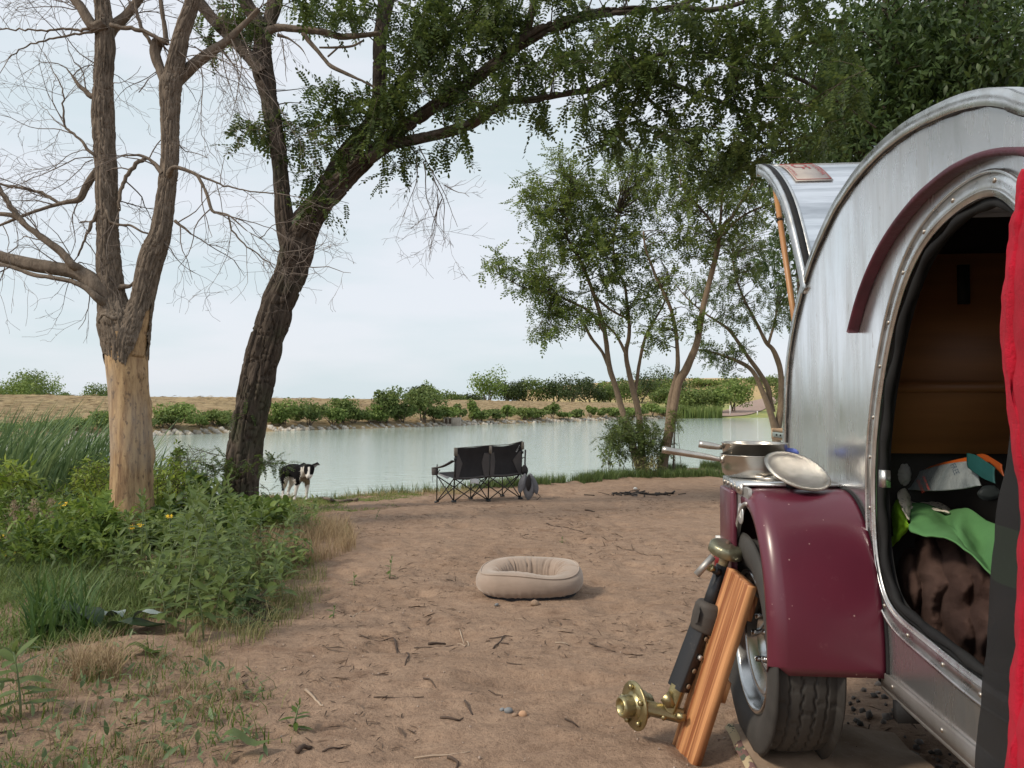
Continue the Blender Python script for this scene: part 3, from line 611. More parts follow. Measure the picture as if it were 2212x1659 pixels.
# ---------------------------------------------------------------- shore trees on the right
sm_leaf = leafm('shore_tree_leaf', (.06, .10, .02), (.19, .245, .06), .40, .5)
def shore_tree(name, label, base, Y, stems, B, seed, mat, leaves=8, tl=.8, ls=.33, bark=bark_small, templ=PINc, group=None, droop=.12):
    p0 = at(base[0], base[1], Y); gzz = float(hz(p0[0], Y)); r = empty(name, (p0[0], Y, gzz-.05)); tag(r, label, 'tree', group)
    A = Acc(); lb = []
    for i, (L, yy) in enumerate(stems):
        P, R = pxl(L, yy); lb.append(bark_limb(A, P, R, .006 if max(R) > .05 else .003, 20 if max(R) > .05 else 10, .09, seed+i, 18, lump=.1))
    rel(A.build('trunk', bark, r, True), r)
    g = np.random.default_rng(seed); cent = blob_pts(B, g); A = Acc(); T = Acc()
    sprays(A, T, cent, g, leaves, tl, ls, droop, templ); connect(T, cent, lb, g, .016, 1)
    rel(A.build('crown', mat, r, kind='stuff'), r); rel(T.build('branchlets', twig_live, r, kind='stuff'), r)
    return r
shore_tree('shore_tree', 'slender many-stemmed tree growing from a leafy base at the water edge', (1395, 1010), 18,
 [([(1390, 1030, 24), (1379, 1005, 20), (1359, 934, 17), (1341, 876, 14), (1328, 830, 13), (1316, 791, 13), (1305, 712, 11), (1284, 640, 10), (1259, 576, 8), (1240, 540, 7), (1223, 501, 5), (1232, 440, 4), (1236, 400, 3)], 18),
  ([(1314, 790, 9), (1300, 760, 8), (1277, 730, 8), (1262, 700, 6)], 18.1), ([(1306, 720, 8), (1277, 676, 7), (1240, 655, 6), (1205, 640, 5), (1170, 628, 4), (1133, 622, 3), (1080, 594, 3)], 17.8),
  ([(1398, 1020, 20), (1388, 987, 17), (1380, 898, 15), (1363, 826, 14), (1352, 766, 12), (1358, 730, 10), (1359, 701, 9), (1354, 650, 8), (1348, 612, 7), (1330, 576, 6), (1325, 520, 5), (1335, 460, 4)], 18.2),
  ([(1370, 850, 10), (1376, 820, 9), (1380, 791, 9), (1388, 750, 8), (1398, 719, 7), (1415, 690, 6), (1434, 655, 5), (1445, 610, 3)], 18.3), ([(1352, 765, 8), (1340, 740, 7), (1327, 719, 6), (1300, 690, 5), (1290, 650, 4)], 18),
  ([(1283, 640, 7), (1320, 670, 6), (1358, 690, 5)], 18.1)],
 [(1215, 350, 26, 30, 18, .8, 9), (1240, 400, 40, 40, 18, 1.2, 20), (1150, 395, 26, 30, 18, .7, 8), (1150, 440, 34, 40, 18, .9, 13), (1200, 460, 55, 50, 18, 1.4, 30), (1270, 460, 60, 60, 18.3, 1.4, 34), (1260, 540, 75, 50, 18, 1.5, 38), (1190, 540, 45, 40, 18, 1.1, 18), (1090, 575, 45, 24, 17.8, .8, 13), (1150, 600, 50, 36, 17.8, 1, 24), (1200, 640, 55, 36, 17.9, 1, 24), (1240, 690, 60, 26, 17.9, .9, 18), (1175, 695, 34, 30, 17.8, .6, 9), (1170, 720, 18, 18, 17.8, .4, 4), (1310, 600, 50, 50, 18.2, 1.2, 20), (1335, 380, 50, 50, 18.4, 1.2, 22), (1330, 500, 60, 50, 18.3, 1.3, 26), (1390, 560, 45, 60, 18.3, 1.0, 20), (1390, 650, 40, 40, 18.2, .8, 14), (1330, 690, 40, 30, 18.1, .8, 10), (1390, 440, 50, 60, 18.3, 1.2, 26), (1400, 360, 45, 40, 18.3, 1, 16)], 70, sm_leaf)
shore_tree('shore_tree', 'pair of straight slim trunks behind the saucepans, leaning right from the bank', (1435, 1005), 17.6,
 [([(1431, 1015, 26), (1436, 970, 20), (1443, 934, 18), (1448, 862, 13), (1463, 798, 12), (1462, 740, 10), (1457, 701, 9), (1448, 665, 9), (1434, 633, 9), (1420, 605, 8), (1413, 587, 7), (1395, 540, 6), (1390, 500, 5)], 17.7),
  ([(1431, 1010, 22), (1443, 950, 20), (1452, 898, 20), (1465, 830, 19), (1481, 800, 19), (1494, 770, 17), (1506, 737, 16), (1520, 658, 14), (1538, 587, 13), (1549, 540, 12), (1553, 512, 11), (1568, 480, 9), (1581, 469, 8), (1605, 430, 7), (1628, 394, 5), (1650, 360, 4)], 17.6),
  ([(1552, 512, 8), (1540, 485, 7), (1517, 455, 6), (1495, 430, 5), (1474, 404, 4), (1465, 370, 3)], 17.6), ([(1553, 512, 8), (1557, 465, 6), (1562, 394, 5), (1565, 340, 3)], 17.6), ([(1548, 520, 6), (1600, 470, 6), (1660, 440, 4)], 17.5)],
 [(1480, 420, 60, 60, 17.6, 1.4, 34), (1560, 400, 60, 60, 17.5, 1.4, 34), (1490, 520, 60, 50, 17.7, 1.3, 26), (1450, 610, 40, 26, 17.6, .8, 9), (1440, 700, 36, 30, 17.5, .6, 8), (1410, 720, 30, 26, 17.5, .5, 7), (1590, 500, 60, 50, 17.6, 1.2, 22), (1500, 690, 26, 26, 17.5, .5, 5), (1640, 430, 40, 50, 17.5, 1.1, 14), (1530, 340, 80, 40, 17.6, 1.2, 20)], 90, sm_leaf)
r2_leaf = leafm('further_tree_leaf', (.055, .085, .02), (.14, .185, .055), .34, .5)
shore_tree('shore_tree', 'dark forked tree further along the bank, partly behind the trailer', (1670, 930), 24,
 [([(1678, 960, 20), (1674, 926, 17), (1662, 885, 14), (1649, 851, 13), (1640, 830, 12), (1632, 812, 11), (1620, 796, 10), (1599, 783, 9), (1560, 768, 6), (1527, 758, 5), (1495, 755, 3)], 24),
  ([(1668, 890, 16), (1662, 862, 13), (1658, 837, 12), (1640, 805, 11), (1617, 773, 9), (1595, 740, 8), (1574, 712, 8), (1550, 695, 6), (1527, 680, 5), (1490, 650, 4), (1456, 612, 3)], 24.2),
  ([(1679, 925, 18), (1687, 880, 16), (1688, 840, 15), (1686, 805, 13), (1680, 780, 13), (1669, 755, 11), (1655, 740, 10), (1640, 710, 8), (1620, 672, 7), (1606, 644, 6), (1590, 600, 5), (1580, 550, 3)], 24.1), ([(1660, 742, 7), (1672, 700, 6), (1680, 660, 4)], 24)],
 [(1600, 600, 60, 50, 24, 1.8, 24), (1540, 620, 60, 40, 24, 1.6, 18), (1660, 600, 50, 70, 24, 1.8, 24), (1600, 680, 50, 36, 24, 1.4, 18), (1680, 690, 40, 40, 24, 1.2, 14), (1545, 770, 40, 22, 24, 1.0, 14), (1520, 745, 26, 16, 24, .7, 5), (1590, 750, 30, 22, 24, .8, 8), (1650, 520, 60, 50, 24.2, 1.8, 18), (1580, 550, 60, 40, 24, 1.5, 14), (1700, 600, 40, 100, 24, 1.8, 20), (1570, 800, 26, 14, 24, .6, 4)], 110, r2_leaf, tl=.8, ls=.34)
# leafy suckers at the foot of the first shore tree
big_leaf = leafm('bright_weed_leaf', (.06, .12, .02), (.16, .24, .05), .3, .5)
def bushlet(name, label, cat, cx, cy, Y, rx, ry, n_, mat, seed, templ, ls, leaves=6, tl=.3, droop=.2, dy=.5, stems=6, group=None, sm=twig_live):
    p0 = at(cx, cy, Y); z0 = float(hz(p0[0], Y)); r = empty(name, (p0[0], Y, z0)); tag(r, label, cat, group)
    g = np.random.default_rng(seed); A = Acc(); T = Acc(); cent = blob_pts([(cx, cy, rx, ry, Y, dy, n_)], g); cent[:, 2] = np.maximum(cent[:, 2], z0+.05)
    sprays(A, T, cent, g, leaves, tl, ls, droop, templ, spread=1.1)
    for c_ in cent[::max(1, len(cent)//stems)]:
        b = np.array([p0[0]+g.normal(0, .08), Y+g.normal(0, .08), z0-.02]); T.tube([b, (b+c_)/2+[0, 0, .05], c_], [.008, .006, .003], 4, False)
    rel(A.build('foliage', mat, r, kind='stuff'), r); rel(T.build('stem', sm, r), r); return r
bushlet('sucker_bush', 'leafy suckers round the foot of the many-stemmed shore tree', 'bush', 1370, 950, 17.4, 75, 46, 85, r2_leaf, 120, PINc, .26, 8, .5, .3, .7)
bushlet('sucker_bush', 'small leafy sprouts right of the straight shore trunks', 'bush', 1455, 905, 17.3, 20, 20, 8, sm_leaf, 121, PINc, .2, 7, .4, .3, .3)
# ---------------------------------------------------------------- distant bushes and trees
far_dark = leafm('far_dark_leaf', (.075, .12, .032), (.19, .24, .075), .36, .6)
far_mid = leafm('far_green_leaf', (.10, .165, .035), (.25, .32, .09), .28, .6)
far_lite = leafm('far_light_leaf', (.09, .14, .03), (.20, .25, .075), .28, .6)
QV = np.array([[-.5, 0, 0], [0, -.28, .08], [.5, 0, 0], [0, .28, .08]]); QF = [np.array([[0, 1, 2, 3]])]
far_bark = pm('far_bark', (.14, .11, .085), (.08, .06, .045), 1, .9)
def puff(A, c, rx, ry, rz, n_, s, g):
    """leaf clumps filling an uneven volume made of several lobes"""
    k = max(4, int(5+n_/160)); L = rdir(k, g)*g.uniform(.25, .8, (k, 1)); L[:, 2] = L[:, 2]*.8+.1; lr = g.uniform(.28, .55, k)
    i = g.integers(0, k, n_); d = rdir(n_, g); rr = g.random(n_)**.4
    P = (L[i]+d*(lr[i]*rr)[:, None])*np.array([rx, ry, rz])+np.array(c)
    nn = d*.7+rdir(n_, g)*.8+np.array([0, 0, .3]); M = bases(rdir(n_, g), nn, s*g.uniform(.5, 1.3, n_)); V_, F_ = scatter(QV, QF, M, P); A.add(V_, *F_)
def far_plant(name, label, cat, px, base_py, w, h, Y, mat, seed, n_=900, trunk=.25, s=None, group=None, zb=None):
    g = np.random.default_rng(seed); b = at(px, base_py, Y); W, H = w*Y/F, h*Y/F; z0 = b[2] if zb is None else zb
    H = H+(b[2]-z0); r = empty(name, (b[0], b[1], z0)); tag(r, label, cat, group); A = Acc(); s = s or max(.16, .0045*Y)
    cz = z0+H*(trunk+(1-trunk)*.5); puff(A, (b[0], b[1], cz), W*.62, W*.5, H*(1-trunk)*(.66 if cat == 'tree' else .54), int(n_*1.25), s, g)
    T = Acc(); m_ = 5 if trunk > .2 else 4
    for k in range(m_):
        e = np.array([b[0]+g.normal(0, W*.22), b[1]+g.normal(0, W*.15), z0+H*g.uniform(.5, .88)]); q = np.array([b[0]+g.normal(0, W*.03), b[1], z0-.2])
        T.tube([q, (q*.55+e*.45)+g.normal(0, W*.03, 3), e], [H*.022+.02, H*.014+.01, .01], 5, False)
    rel(A.build('crown' if cat == 'tree' else 'foliage', mat, r, kind='stuff'), r); rel(T.build('trunk' if cat == 'tree' else 'stem', far_bark, r), r); return r
def shoreD(px):
    d = ray(px, 930); xs_ = sh[:, 0]/sh[:, 1]; ok = sh[:, 1] > 30; k = np.argmin(np.abs(xs_-d[0]/d[1])+(~ok)*9); return sh[k, 1]
bl = [(20, 60, 28, 1), (110, 90, 30, 2), (165, 80, 34, 1), (225, 60, 40, 1), (375, 84, 76, 1), (350, 60, 36, 0), (430, 44, 22, 1), (466, 62, 52, 2), (488, 40, 30, 0), (612, 66, 60, 1), (588, 40, 36, 2), (668, 70, 66, 0), (718, 60, 44, 1), (742, 70, 66, 2), (765, 50, 40, 0), (800, 44, 36, 1),
      (835, 74, 86, 0), (818, 50, 50, 1), (872, 56, 56, 0), (912, 84, 88, 0), (938, 50, 46, 0), (968, 46, 44, 1), (988, 34, 40, 0), (1021, 34, 50, 1), (1040, 40, 26, 2), (1070, 44, 28, 0), (1095, 36, 32, 1), (1130, 44, 40, 2), (1155, 56, 30, 2), (1195, 30, 36, 2), (1218, 34, 20, 1), (1245, 30, 22, 0), (1276, 18, 32, 1), (1300, 40, 22, 2), (1335, 50, 28, 1), (1370, 50, 26, 2), (1410, 46, 30, 1), (1440, 40, 22, 2), (1465, 40, 26, 2)]
mats = [far_dark, far_mid, far_lite]
words = [['dark green', 'deep green'], ['mid green', 'leafy green'], ['pale green', 'yellow-green']]
bb = None
def side_word(px):
    if px < 250: return 'behind the tall reeds'
    if px < 500: return 'between the dead tree and the leaning locust trunk'
    if px < 800: return 'right of the leaning locust trunk'
    if px < 955: return 'left of the concrete outlet box'
    if px < 1050: return 'beside the concrete outlet box'
    if px < 1300: return 'left of the shore tree stems'
    return 'behind the stems of the shore trees'
cnt = {}
for i, (px, w, h, k) in enumerate(bl):
    D_ = shoreD(px)+1.8; base = 875+F*(2.33-.55)/D_
    size = 'tall' if h > 55 else ('low' if h < 32 else 'medium-sized'); wd = side_word(px); cnt[wd] = cnt.get(wd, 0)+1
    wide = 'broad' if w > 1.15*h else ('upright' if h > 1.1*w else 'rounded')
    ordn = ['first', 'second', 'third', 'fourth', 'fifth', 'sixth', 'seventh', 'eighth', 'ninth', 'tenth'][cnt[wd]-1]
    far_plant('shore_bush', f'{size} {wide} {words[k][i%2]} bush, {ordn} {wd}', 'bush', px, base, w*1.1*(.85+.3*((i*37)%10)/10), h*(.68+.3*((i*53)%10)/10), D_, mats[k], 200+i, int(380+w*h*.22), .0, group='bushes along the foot of the embankment')
# trees behind the embankment crest
tl_ = [(18, 72, 52, 74, 1), (62, 62, 58, 78, 0), (98, 50, 50, 82, 1), (142, 34, 26, 90, 0), (185, 30, 20, 95, 1), (214, 44, 34, 88, 0)]
for i, (px, w, h, D_, k) in enumerate(tl_):
    far_plant('crest_tree', f'{["wispy","rounded","bushy","small loose","thin low","spreading"][i]} tree behind the embankment crest left of the dead trunk', 'tree', px, 880, w*1.5, h*1.3, D_, mats[k], 300+i, 2200, .12, .26, zb=-.4)
wood_leaf = leafm('woodland_leaf', (.03, .05, .018), (.085, .115, .04), .22, .6)
wl_ = [(905, 30, 34, 165, 0), (925, 24, 36, 170, 2), (968, 50, 24, 180, 1), (1010, 46, 22, 185, 0), (1056, 54, 60, 165, 2), (1092, 50, 46, 175, 0), (1128, 50, 42, 178, 0), (1165, 50, 46, 176, 1), (1200, 50, 46, 176, 0), (1236, 56, 50, 172, 0), (1275, 50, 46, 178, 0), (1310, 44, 42, 180, 2), (1345, 50, 50, 180, 1), (1380, 60, 58, 185, 0), (1415, 60, 50, 190, 2), (1452, 60, 54, 195, 0), (1330, 46, 44, 215, 0), (1395, 60, 62, 225, 0), (1430, 56, 62, 235, 0)]
for i, (px, w, h, D_, k) in enumerate(wl_):
    far_plant('woodland_tree', f'{["dark","mid green","light green"][k]} {"dome-shaped" if h>w else "wide"} tree in the far woodland, {["first","second","third","fourth","fifth","sixth","seventh","eighth","ninth","tenth","eleventh","twelfth","thirteenth","fourteenth","fifteenth","sixteenth","seventeenth","eighteenth","nineteenth"][i]} from its left end', 'tree', px, 878, w*1.6, h*1.3, D_, [wood_leaf, far_dark, far_mid][k], 330+i, 1300, .05, .6, group='trees of the woodland belt beyond the embankment')
# right-hand far shore: round green trees beside the road, dark tree right of it, scrub on the hill
for i, (px, by, w, h, k, lab) in enumerate([(1475, 893, 60, 44, 2, 'light green lobed tree at the left end of the group by the far road'), (1512, 893, 66, 50, 2, 'yellow-green spreading tree left of the far road'), (1545, 892, 60, 48, 1, 'mid green tree in the middle of the group by the far road'), (1585, 890, 72, 62, 1, 'tallest rounded green tree beside the far road'),
        (1690, 884, 70, 60, 0, 'dark pine-like tree to the right of the far road'), (1735, 880, 70, 60, 0, 'dark tree far right behind the trailer edge'), (1440, 880, 50, 34, 0, 'dark scrub tree low on the golden slope')]):
    x, y, z = far_at(px, by); far_plant('roadside_tree', lab, 'tree', px, by, w*1.2, h*1.15, y, mats[k], 400+i, 1800, .12, .55, zb=z-.2)
for i, (px, by, w, h) in enumerate([(1460, 846, 44, 16), (1500, 838, 50, 16), (1530, 836, 30, 12), (1560, 834, 60, 16), (1605, 832, 50, 14), (1645, 832, 40, 16), (1680, 834, 40, 18), (1720, 834, 50, 20), (1495, 862, 26, 12), (1520, 858, 22, 9), (1600, 842, 20, 8)]):
    x, y, z = far_at(px, by); far_plant('hill_scrub', f'dark scrub tree on the golden hillside, {["first","second","third","fourth","fifth","sixth","seventh","eighth","ninth","tenth","eleventh"][i]} of eleven', 'tree', px, by+4, w*1.4, h*1.5, min(y, 300), mats[i % 2], 420+i, 500, .05, .8, group='scrub trees on the golden hillside')
# cattails at the far shore
g = np.random.default_rng(50)
def blades(P, h, w, lean, g, segs=3):
    """upright ribbons bending over; returns verts, faces"""
    N = len(P); a = g.uniform(0, 2*np.pi, N); D = np.c_[np.cos(a), np.sin(a)]; S = np.c_[-np.sin(a), np.cos(a)]
    tt = np.linspace(0, 1, segs+1); V = np.zeros((N, segs+1, 2, 3)); le = lean*g.uniform(.3, 1.4, N)
    for i, t in enumerate(tt):
        c_ = np.c_[P[:, :2]+D*(le*h*t*t)[:, None], P[:, 2]+h*(t-.35*le*t*t)]; ww = (w*(1-t**2)*.5+1e-4)[:, None]*S
        V[:, i, 0] = c_-np.c_[ww, np.zeros(N)]; V[:, i, 1] = c_+np.c_[ww, np.zeros(N)]
    f = np.array([[2*i, 2*i+1, 2*i+3, 2*i+2] for i in range(segs)]); return V.reshape(-1, 3), (f[None]+(np.arange(N)*2*(segs+1))[:, None, None]).reshape(-1, 4)
P = []
for _ in range(900):
    x, y, z = far_at(g.uniform(1440, 1560), g.uniform(899, 904)); P.append((x, y, max(z, WATER)))
P = np.array(P); V_, F_ = blades(P, g.uniform(1.2, 2.6, len(P)), np.full(len(P), .16), .12, g)
A = Acc(); A.add(V_, F_); A.build('cattails', far_lite, label='pale green cattails standing at the far shore left of the road', cat='cattails', kind='stuff')
# white posts at the road end
white = pm('white_paint', (.75, .73, .70), (.62, .60, .57), 5, .6)
for i, (px, py) in enumerate([(1507, 899), (1528, 899), (1577, 898), (1636, 897)]):
    x, y, z = far_at(px, py); hgt = [.9, .8, 1.9, .8][i]; A = Acc(); A.tube([(x, y, z-.1), (x, y, z+hgt*.55), (x, y, z+hgt)], [.11, .11, .10], 8)
    A.build('marker_post', white, label=['short white post left of the cattails edge at the far shore', 'second short white post among the cattails', 'taller white post at the water edge before the far road', 'small white post right of the road end'][i], cat='post', group='white posts on the far shore')
# concrete outlet box
conc = pm('weathered_concrete', (.42, .36, .30), (.30, .25, .20), 1.2, .9, bs=.3); rust = pm('rusty_grating', (.16, .09, .06), (.08, .05, .04), 3, .9)
D_ = shoreD(975)-.5; b = at(958, 905, D_); wpx = D_/F; R_ = Matrix.Rotation(math.atan2(tn[np.argmin(abs(sh[:, 1]-D_))][1], tn[np.argmin(abs(sh[:, 1]-D_))][0])*.0-.08, 4, 'Z')
cb = empty('outlet_box', (b[0], D_, WATER)); tag(cb, 'small concrete outlet box standing in the water by the embankment', 'concrete box'); Wb, Hb = 36*wpx, .90
A = Acc(); A.box(Wb*.46, Wb, 0, 2, -1, Hb).box(0, Wb*.46, .9, 2, -1, Hb*.98).box(0, Wb*.46, 0, .9, -1, .22).box(0, Wb*.08, 0, .9, .22, Hb*.94); A.box(Wb*.24, Wb*.30, 0, .25, .22, Hb*.94); A.build('wall', conc, cb)
for k in range(6):
    A = Acc(); x = Wb*(.10+.06*k); A.box(x, x+.05, .05, .10, .22, Hb*.9); A.build('grate_bar', rust, cb)
A = Acc(); A.box(-.03, Wb*.46, -.04, .25, Hb*.94, Hb*1.03); A.build('top_rail', conc, cb)
A = Acc(); A.tube([(Wb*.65, 1, Hb), (Wb*.65, 1, Hb+.5)], .04, 6); A.build('rod', rust, cb)

# ---------------------------------------------------------------- dense trees behind the trailer (top right)
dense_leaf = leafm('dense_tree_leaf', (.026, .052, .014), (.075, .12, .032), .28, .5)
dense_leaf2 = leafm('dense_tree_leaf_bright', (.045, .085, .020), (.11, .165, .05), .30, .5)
OV = oval(1, .36, 2, .1, .15); OVT = [(OV[0], [OV[1], OV[2]])]
def dense_tree(label, bx, by, blobs, seed, mat, n_leaf, ls, limbs_):
    z0 = float(hz(bx, by)); r = empty('shade_tree', (bx, by, z0)); tag(r, label, 'tree'); g = np.random.default_rng(seed)
    T = Acc(); lb = []
    for L in limbs_: P = [(bx, by, z0-.1)]+[at(*q) for q in L]; lb.append(bark_limb(T, P, np.linspace(.16, .03, len(P)), .008, 20, .12, seed, 14))
    rel(T.build('trunk', bark_loc, r, True), r); cent = blob_pts(blobs, g); A = Acc(); Tw = Acc()
    P, D = [], []
    for c_ in cent:
        m_ = g.integers(18, 34); d = rdir(1, g)[0]; q = c_+d*g.uniform(-.5, .5, m_)[:, None]+g.normal(0, .16, (m_, 3)); P.append(q); D.append(rdir(m_, g)+d*.3+[0, 0, -.5])
    P, D = np.concatenate(P), np.concatenate(D); M = bases(D, rdir(len(D), g)+[0, 0, .8], ls*g.uniform(.7, 1.3, len(D))); V_, F_ = scatter(OV[0], [OV[1], OV[2]], M, P); A.add(V_, *F_)
    connect(Tw, cent, lb, g, .02, 2); rel(A.build('crown', mat, r, kind='stuff'), r); rel(Tw.build('branchlets', twig_live, r, kind='stuff'), r)
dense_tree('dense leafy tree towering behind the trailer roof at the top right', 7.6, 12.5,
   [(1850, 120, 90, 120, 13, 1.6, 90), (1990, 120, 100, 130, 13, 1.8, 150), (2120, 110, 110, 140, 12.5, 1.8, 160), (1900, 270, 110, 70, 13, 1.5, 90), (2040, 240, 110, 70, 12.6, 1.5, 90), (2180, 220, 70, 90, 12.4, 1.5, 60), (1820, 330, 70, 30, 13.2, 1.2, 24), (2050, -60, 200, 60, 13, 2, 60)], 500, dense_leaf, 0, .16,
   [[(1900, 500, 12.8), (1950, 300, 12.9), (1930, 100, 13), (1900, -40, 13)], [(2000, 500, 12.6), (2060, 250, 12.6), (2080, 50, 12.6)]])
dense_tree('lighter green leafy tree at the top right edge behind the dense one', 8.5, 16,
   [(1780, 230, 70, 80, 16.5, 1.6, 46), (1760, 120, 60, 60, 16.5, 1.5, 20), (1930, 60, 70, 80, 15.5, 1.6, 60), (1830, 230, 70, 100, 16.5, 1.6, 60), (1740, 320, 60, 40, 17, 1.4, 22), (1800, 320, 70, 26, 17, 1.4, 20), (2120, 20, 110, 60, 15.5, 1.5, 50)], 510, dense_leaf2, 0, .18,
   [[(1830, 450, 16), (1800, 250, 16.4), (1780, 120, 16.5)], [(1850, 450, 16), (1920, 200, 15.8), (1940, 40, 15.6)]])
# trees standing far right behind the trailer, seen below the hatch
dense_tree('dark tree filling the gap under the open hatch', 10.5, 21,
   [(1700, 560, 50, 80, 22, 1.5, 16), (1720, 420, 50, 60, 22, 1.5, 16), (1660, 380, 60, 40, 21, 1.5, 14), (1600, 340, 60, 30, 21, 1.5, 12)], 520, dense_leaf, 0, .22, [[(1745, 800, 21.5), (1725, 600, 22), (1700, 420, 22)]])

# ---------------------------------------------------------------- near vegetation on the left
def gz1(x, y): return float(hz(x, y))
reed = leafm('reed_leaf', (.07, .13, .05), (.20, .29, .12), .3, .5)
g = np.random.default_rng(60)
def reed_patch(label, x0, x1, y0, y1, n_, hmin, hmax, w, lean, mat, seed, wind=(.35, 0), name='reed_clump', cat='reeds'):
    g = np.random.default_rng(seed); P = np.c_[g.uniform(x0, x1, n_), g.uniform(y0, y1, n_)]; P = np.c_[P, hz(P[:, 0], P[:, 1])]
    h = g.uniform(hmin, hmax, n_); V_, F_ = blades(P, h, np.full(n_, w)*g.uniform(.7, 1.3, n_), lean, g, 6)
    V3 = V_.reshape(n_, -1, 3); t = (V3[..., 2]-P[:, None, 2])/h[:, None]; V3[..., 0] += wind[0]*h[:, None]*t**2; V3[..., 1] += wind[1]*t**2
    A = Acc(); A.add(V3.reshape(-1, 3), F_); return A.build(name, mat, label=label, cat=cat, kind='stuff')
reed_patch('tall green reeds leaning right at the left edge of the lake', -10.5, -6.3, 9.3, 12.2, 1500, 1.0, 1.75, .035, .35, reed, 61)
reed_patch('shorter reeds where the reed bed thins out beside the dead trunk', -6.6, -5.1, 9.6, 12, 320, .6, 1.15, .03, .5, reed, 62)
WL = oval(1, .30, 3, .12, .22); WLT = [(WL[0], [WL[1], WL[2]])]
RL = oval(1, .85, 3, .12, .25); RLT = [(RL[0], [RL[1], RL[2]])]
def sprays2(A, T, cent, g, leaves, tl, ls, droop, templ, spread=1.1):
    Dd, Pp, Ss = [], [], []
    for c_ in cent:
        d = rdir(1, g)[0]*np.array([1, 1, .6])+[0, 0, .35]; d /= np.linalg.norm(d); a, b = c_-d*tl*.5, c_+d*tl*.5; T.tube([a, c_, b], [.004, .003, .0015], 3, False)
        for i in range(leaves):
            t = (i+.5)/leaves; Pp.append(a*(1-t)+b*t); Dd.append(d*.4+rdir(1, g)[0]*spread+[0, 0, .15-droop*.4]); Ss.append(ls*g.uniform(.6, 1.2))
    M = bases(np.array(Dd), rdir(len(Dd), g)*.5+np.array([0, 0, 1]), Ss); V_, F_ = scatter(templ[0][0], templ[0][1], M, np.array(Pp)); A.add(V_, *F_)
def bush2(name, label, cat, cx, cy, Y, rx, ry, n_, mat, seed, templ, ls, leaves=7, tl=.25, droop=.2, dy=.5, group=None, stemm=twig_live):
    p0 = at(cx, cy, Y); z0 = gz1(p0[0], Y); r = empty(name, (p0[0], Y, z0)); tag(r, label, cat, group)
    g = np.random.default_rng(seed); A = Acc(); T = Acc(); cent = blob_pts([(cx, cy, rx, ry, Y, dy, n_)], g)
    cent[:, 2] = np.maximum(cent[:, 2], hz(cent[:, 0], cent[:, 1])+.03)
    sprays2(A, T, cent, g, leaves, tl, ls, droop, templ)
    for c_ in cent[::max(1, len(cent)//12)]:
        b = np.array([c_[0]*.6+p0[0]*.4, c_[1]*.6+Y*.4, 0]); b[2] = gz1(b[0], b[1])-.02; T.tube([b, (b+c_)/2+g.normal(0, .03, 3), c_], [.006, .005, .003], 4, False)
    rel(A.build('foliage', mat, r, kind='stuff'), r); rel(T.build('stem', stemm, r, kind='stuff'), r); return r
weed_a = leafm('fresh_weed_leaf', (.11, .18, .02), (.30, .38, .07), .45, .5)
weed_b = leafm('dark_weed_leaf', (.045, .09, .016), (.18, .25, .05), .38, .5)
weed_c = leafm('grey_green_leaf', (.08, .13, .035), (.24, .30, .10), .38, .5)
bush2('leafy_bush', 'bright green leafy bush just left of the stripped trunk', 'bush', 205, 1050, 8.6, 60, 60, 150, weed_a, 70, WLT, .085, 9)
bush2('leafy_bush', 'dark leafy undergrowth at the left picture edge below the reeds', 'bush', 60, 1110, 7.6, 110, 60, 230, weed_b, 71, WLT, .10, 9, dy=.9)
bush2('leafy_bush', 'narrow-leaved green weeds crowding the far left edge', 'bush', 25, 1050, 8.2, 60, 50, 120, weed_a, 72, WLT, .13, 8)
bush2('leafy_bush', 'light green bush between the stripped trunk and the locust', 'bush', 375, 1050, 8.9, 62, 56, 170, weed_a, 73, WLT, .075, 9)
bush2('leafy_bush', 'round-leaved shrub in front of the light green bush', 'bush', 430, 1070, 8.0, 46, 46, 60, weed_b, 74, RLT, .085, 7)
bush2('vine_bush', 'broad-leaved vine bush spreading around the locust trunk base', 'bush', 570, 1128, 8.3, 80, 22, 130, weed_b, 75, RLT, .095, 7, dy=.6)
bush2('vine_bush', 'dark vine leaves in front of the locust trunk', 'bush', 500, 1120, 8.2, 70, 40, 110, weed_b, 76, RLT, .085, 7, dy=.5)
bush2('leafy_bush', 'feathery pale willow seedlings against the water', 'bush', 420, 1010, 9.6, 50, 46, 60, leafm('willow_leaf', (.12, .17, .06), (.22, .28, .12), .3), 77, [(oval(1, .12, 2, .05, .1)[0], [oval(1, .12, 2)[1], oval(1, .12, 2)[2]])], .07, 12, .5, .0)
# tall single sapling
bush2('sapling', 'thin upright sapling with dark leaves rising against the lake', 'sapling', 385, 985, 9.2, 9, 30, 14, weed_b, 78, RLT, .055, 9, .2)
FERN = [pinnate(8, droop=d, g=gl, lw=.11, ll=.24) for d in (.15, .3)]
fern_leaf = leafm('yellow_green_pinnate_leaf', (.11, .18, .03), (.22, .31, .06), .35, .5)
def fern(label, cx, cy, Y, rx, ry, n_, seed, mat=fern_leaf, ls=.22):
    bushlet('pinnate_seedling', label, 'plant', cx, cy, Y, rx, ry, n_, mat, seed, FERN, ls, 5, .22, .0, .3, 8)
fern('bright yellow-green feathery-leaved plant left of the stripped trunk', 195, 1140, 6.6, 50, 40, 44, 80); fern('feathery yellow-green plant low at the left among dry seed heads', 110, 1180, 6.2, 55, 32, 30, 81)
fern('small feathery seedling standing on the bare soil', 555, 1400, 4.15, 26, 42, 12, 82, leafm('seedling_leaf', (.05, .09, .03), (.11, .16, .06), .3), .10)
fern('yellow-green feathery sprig among the grey-leaved weeds', 430, 1165, 6.6, 18, 12, 8, 83)

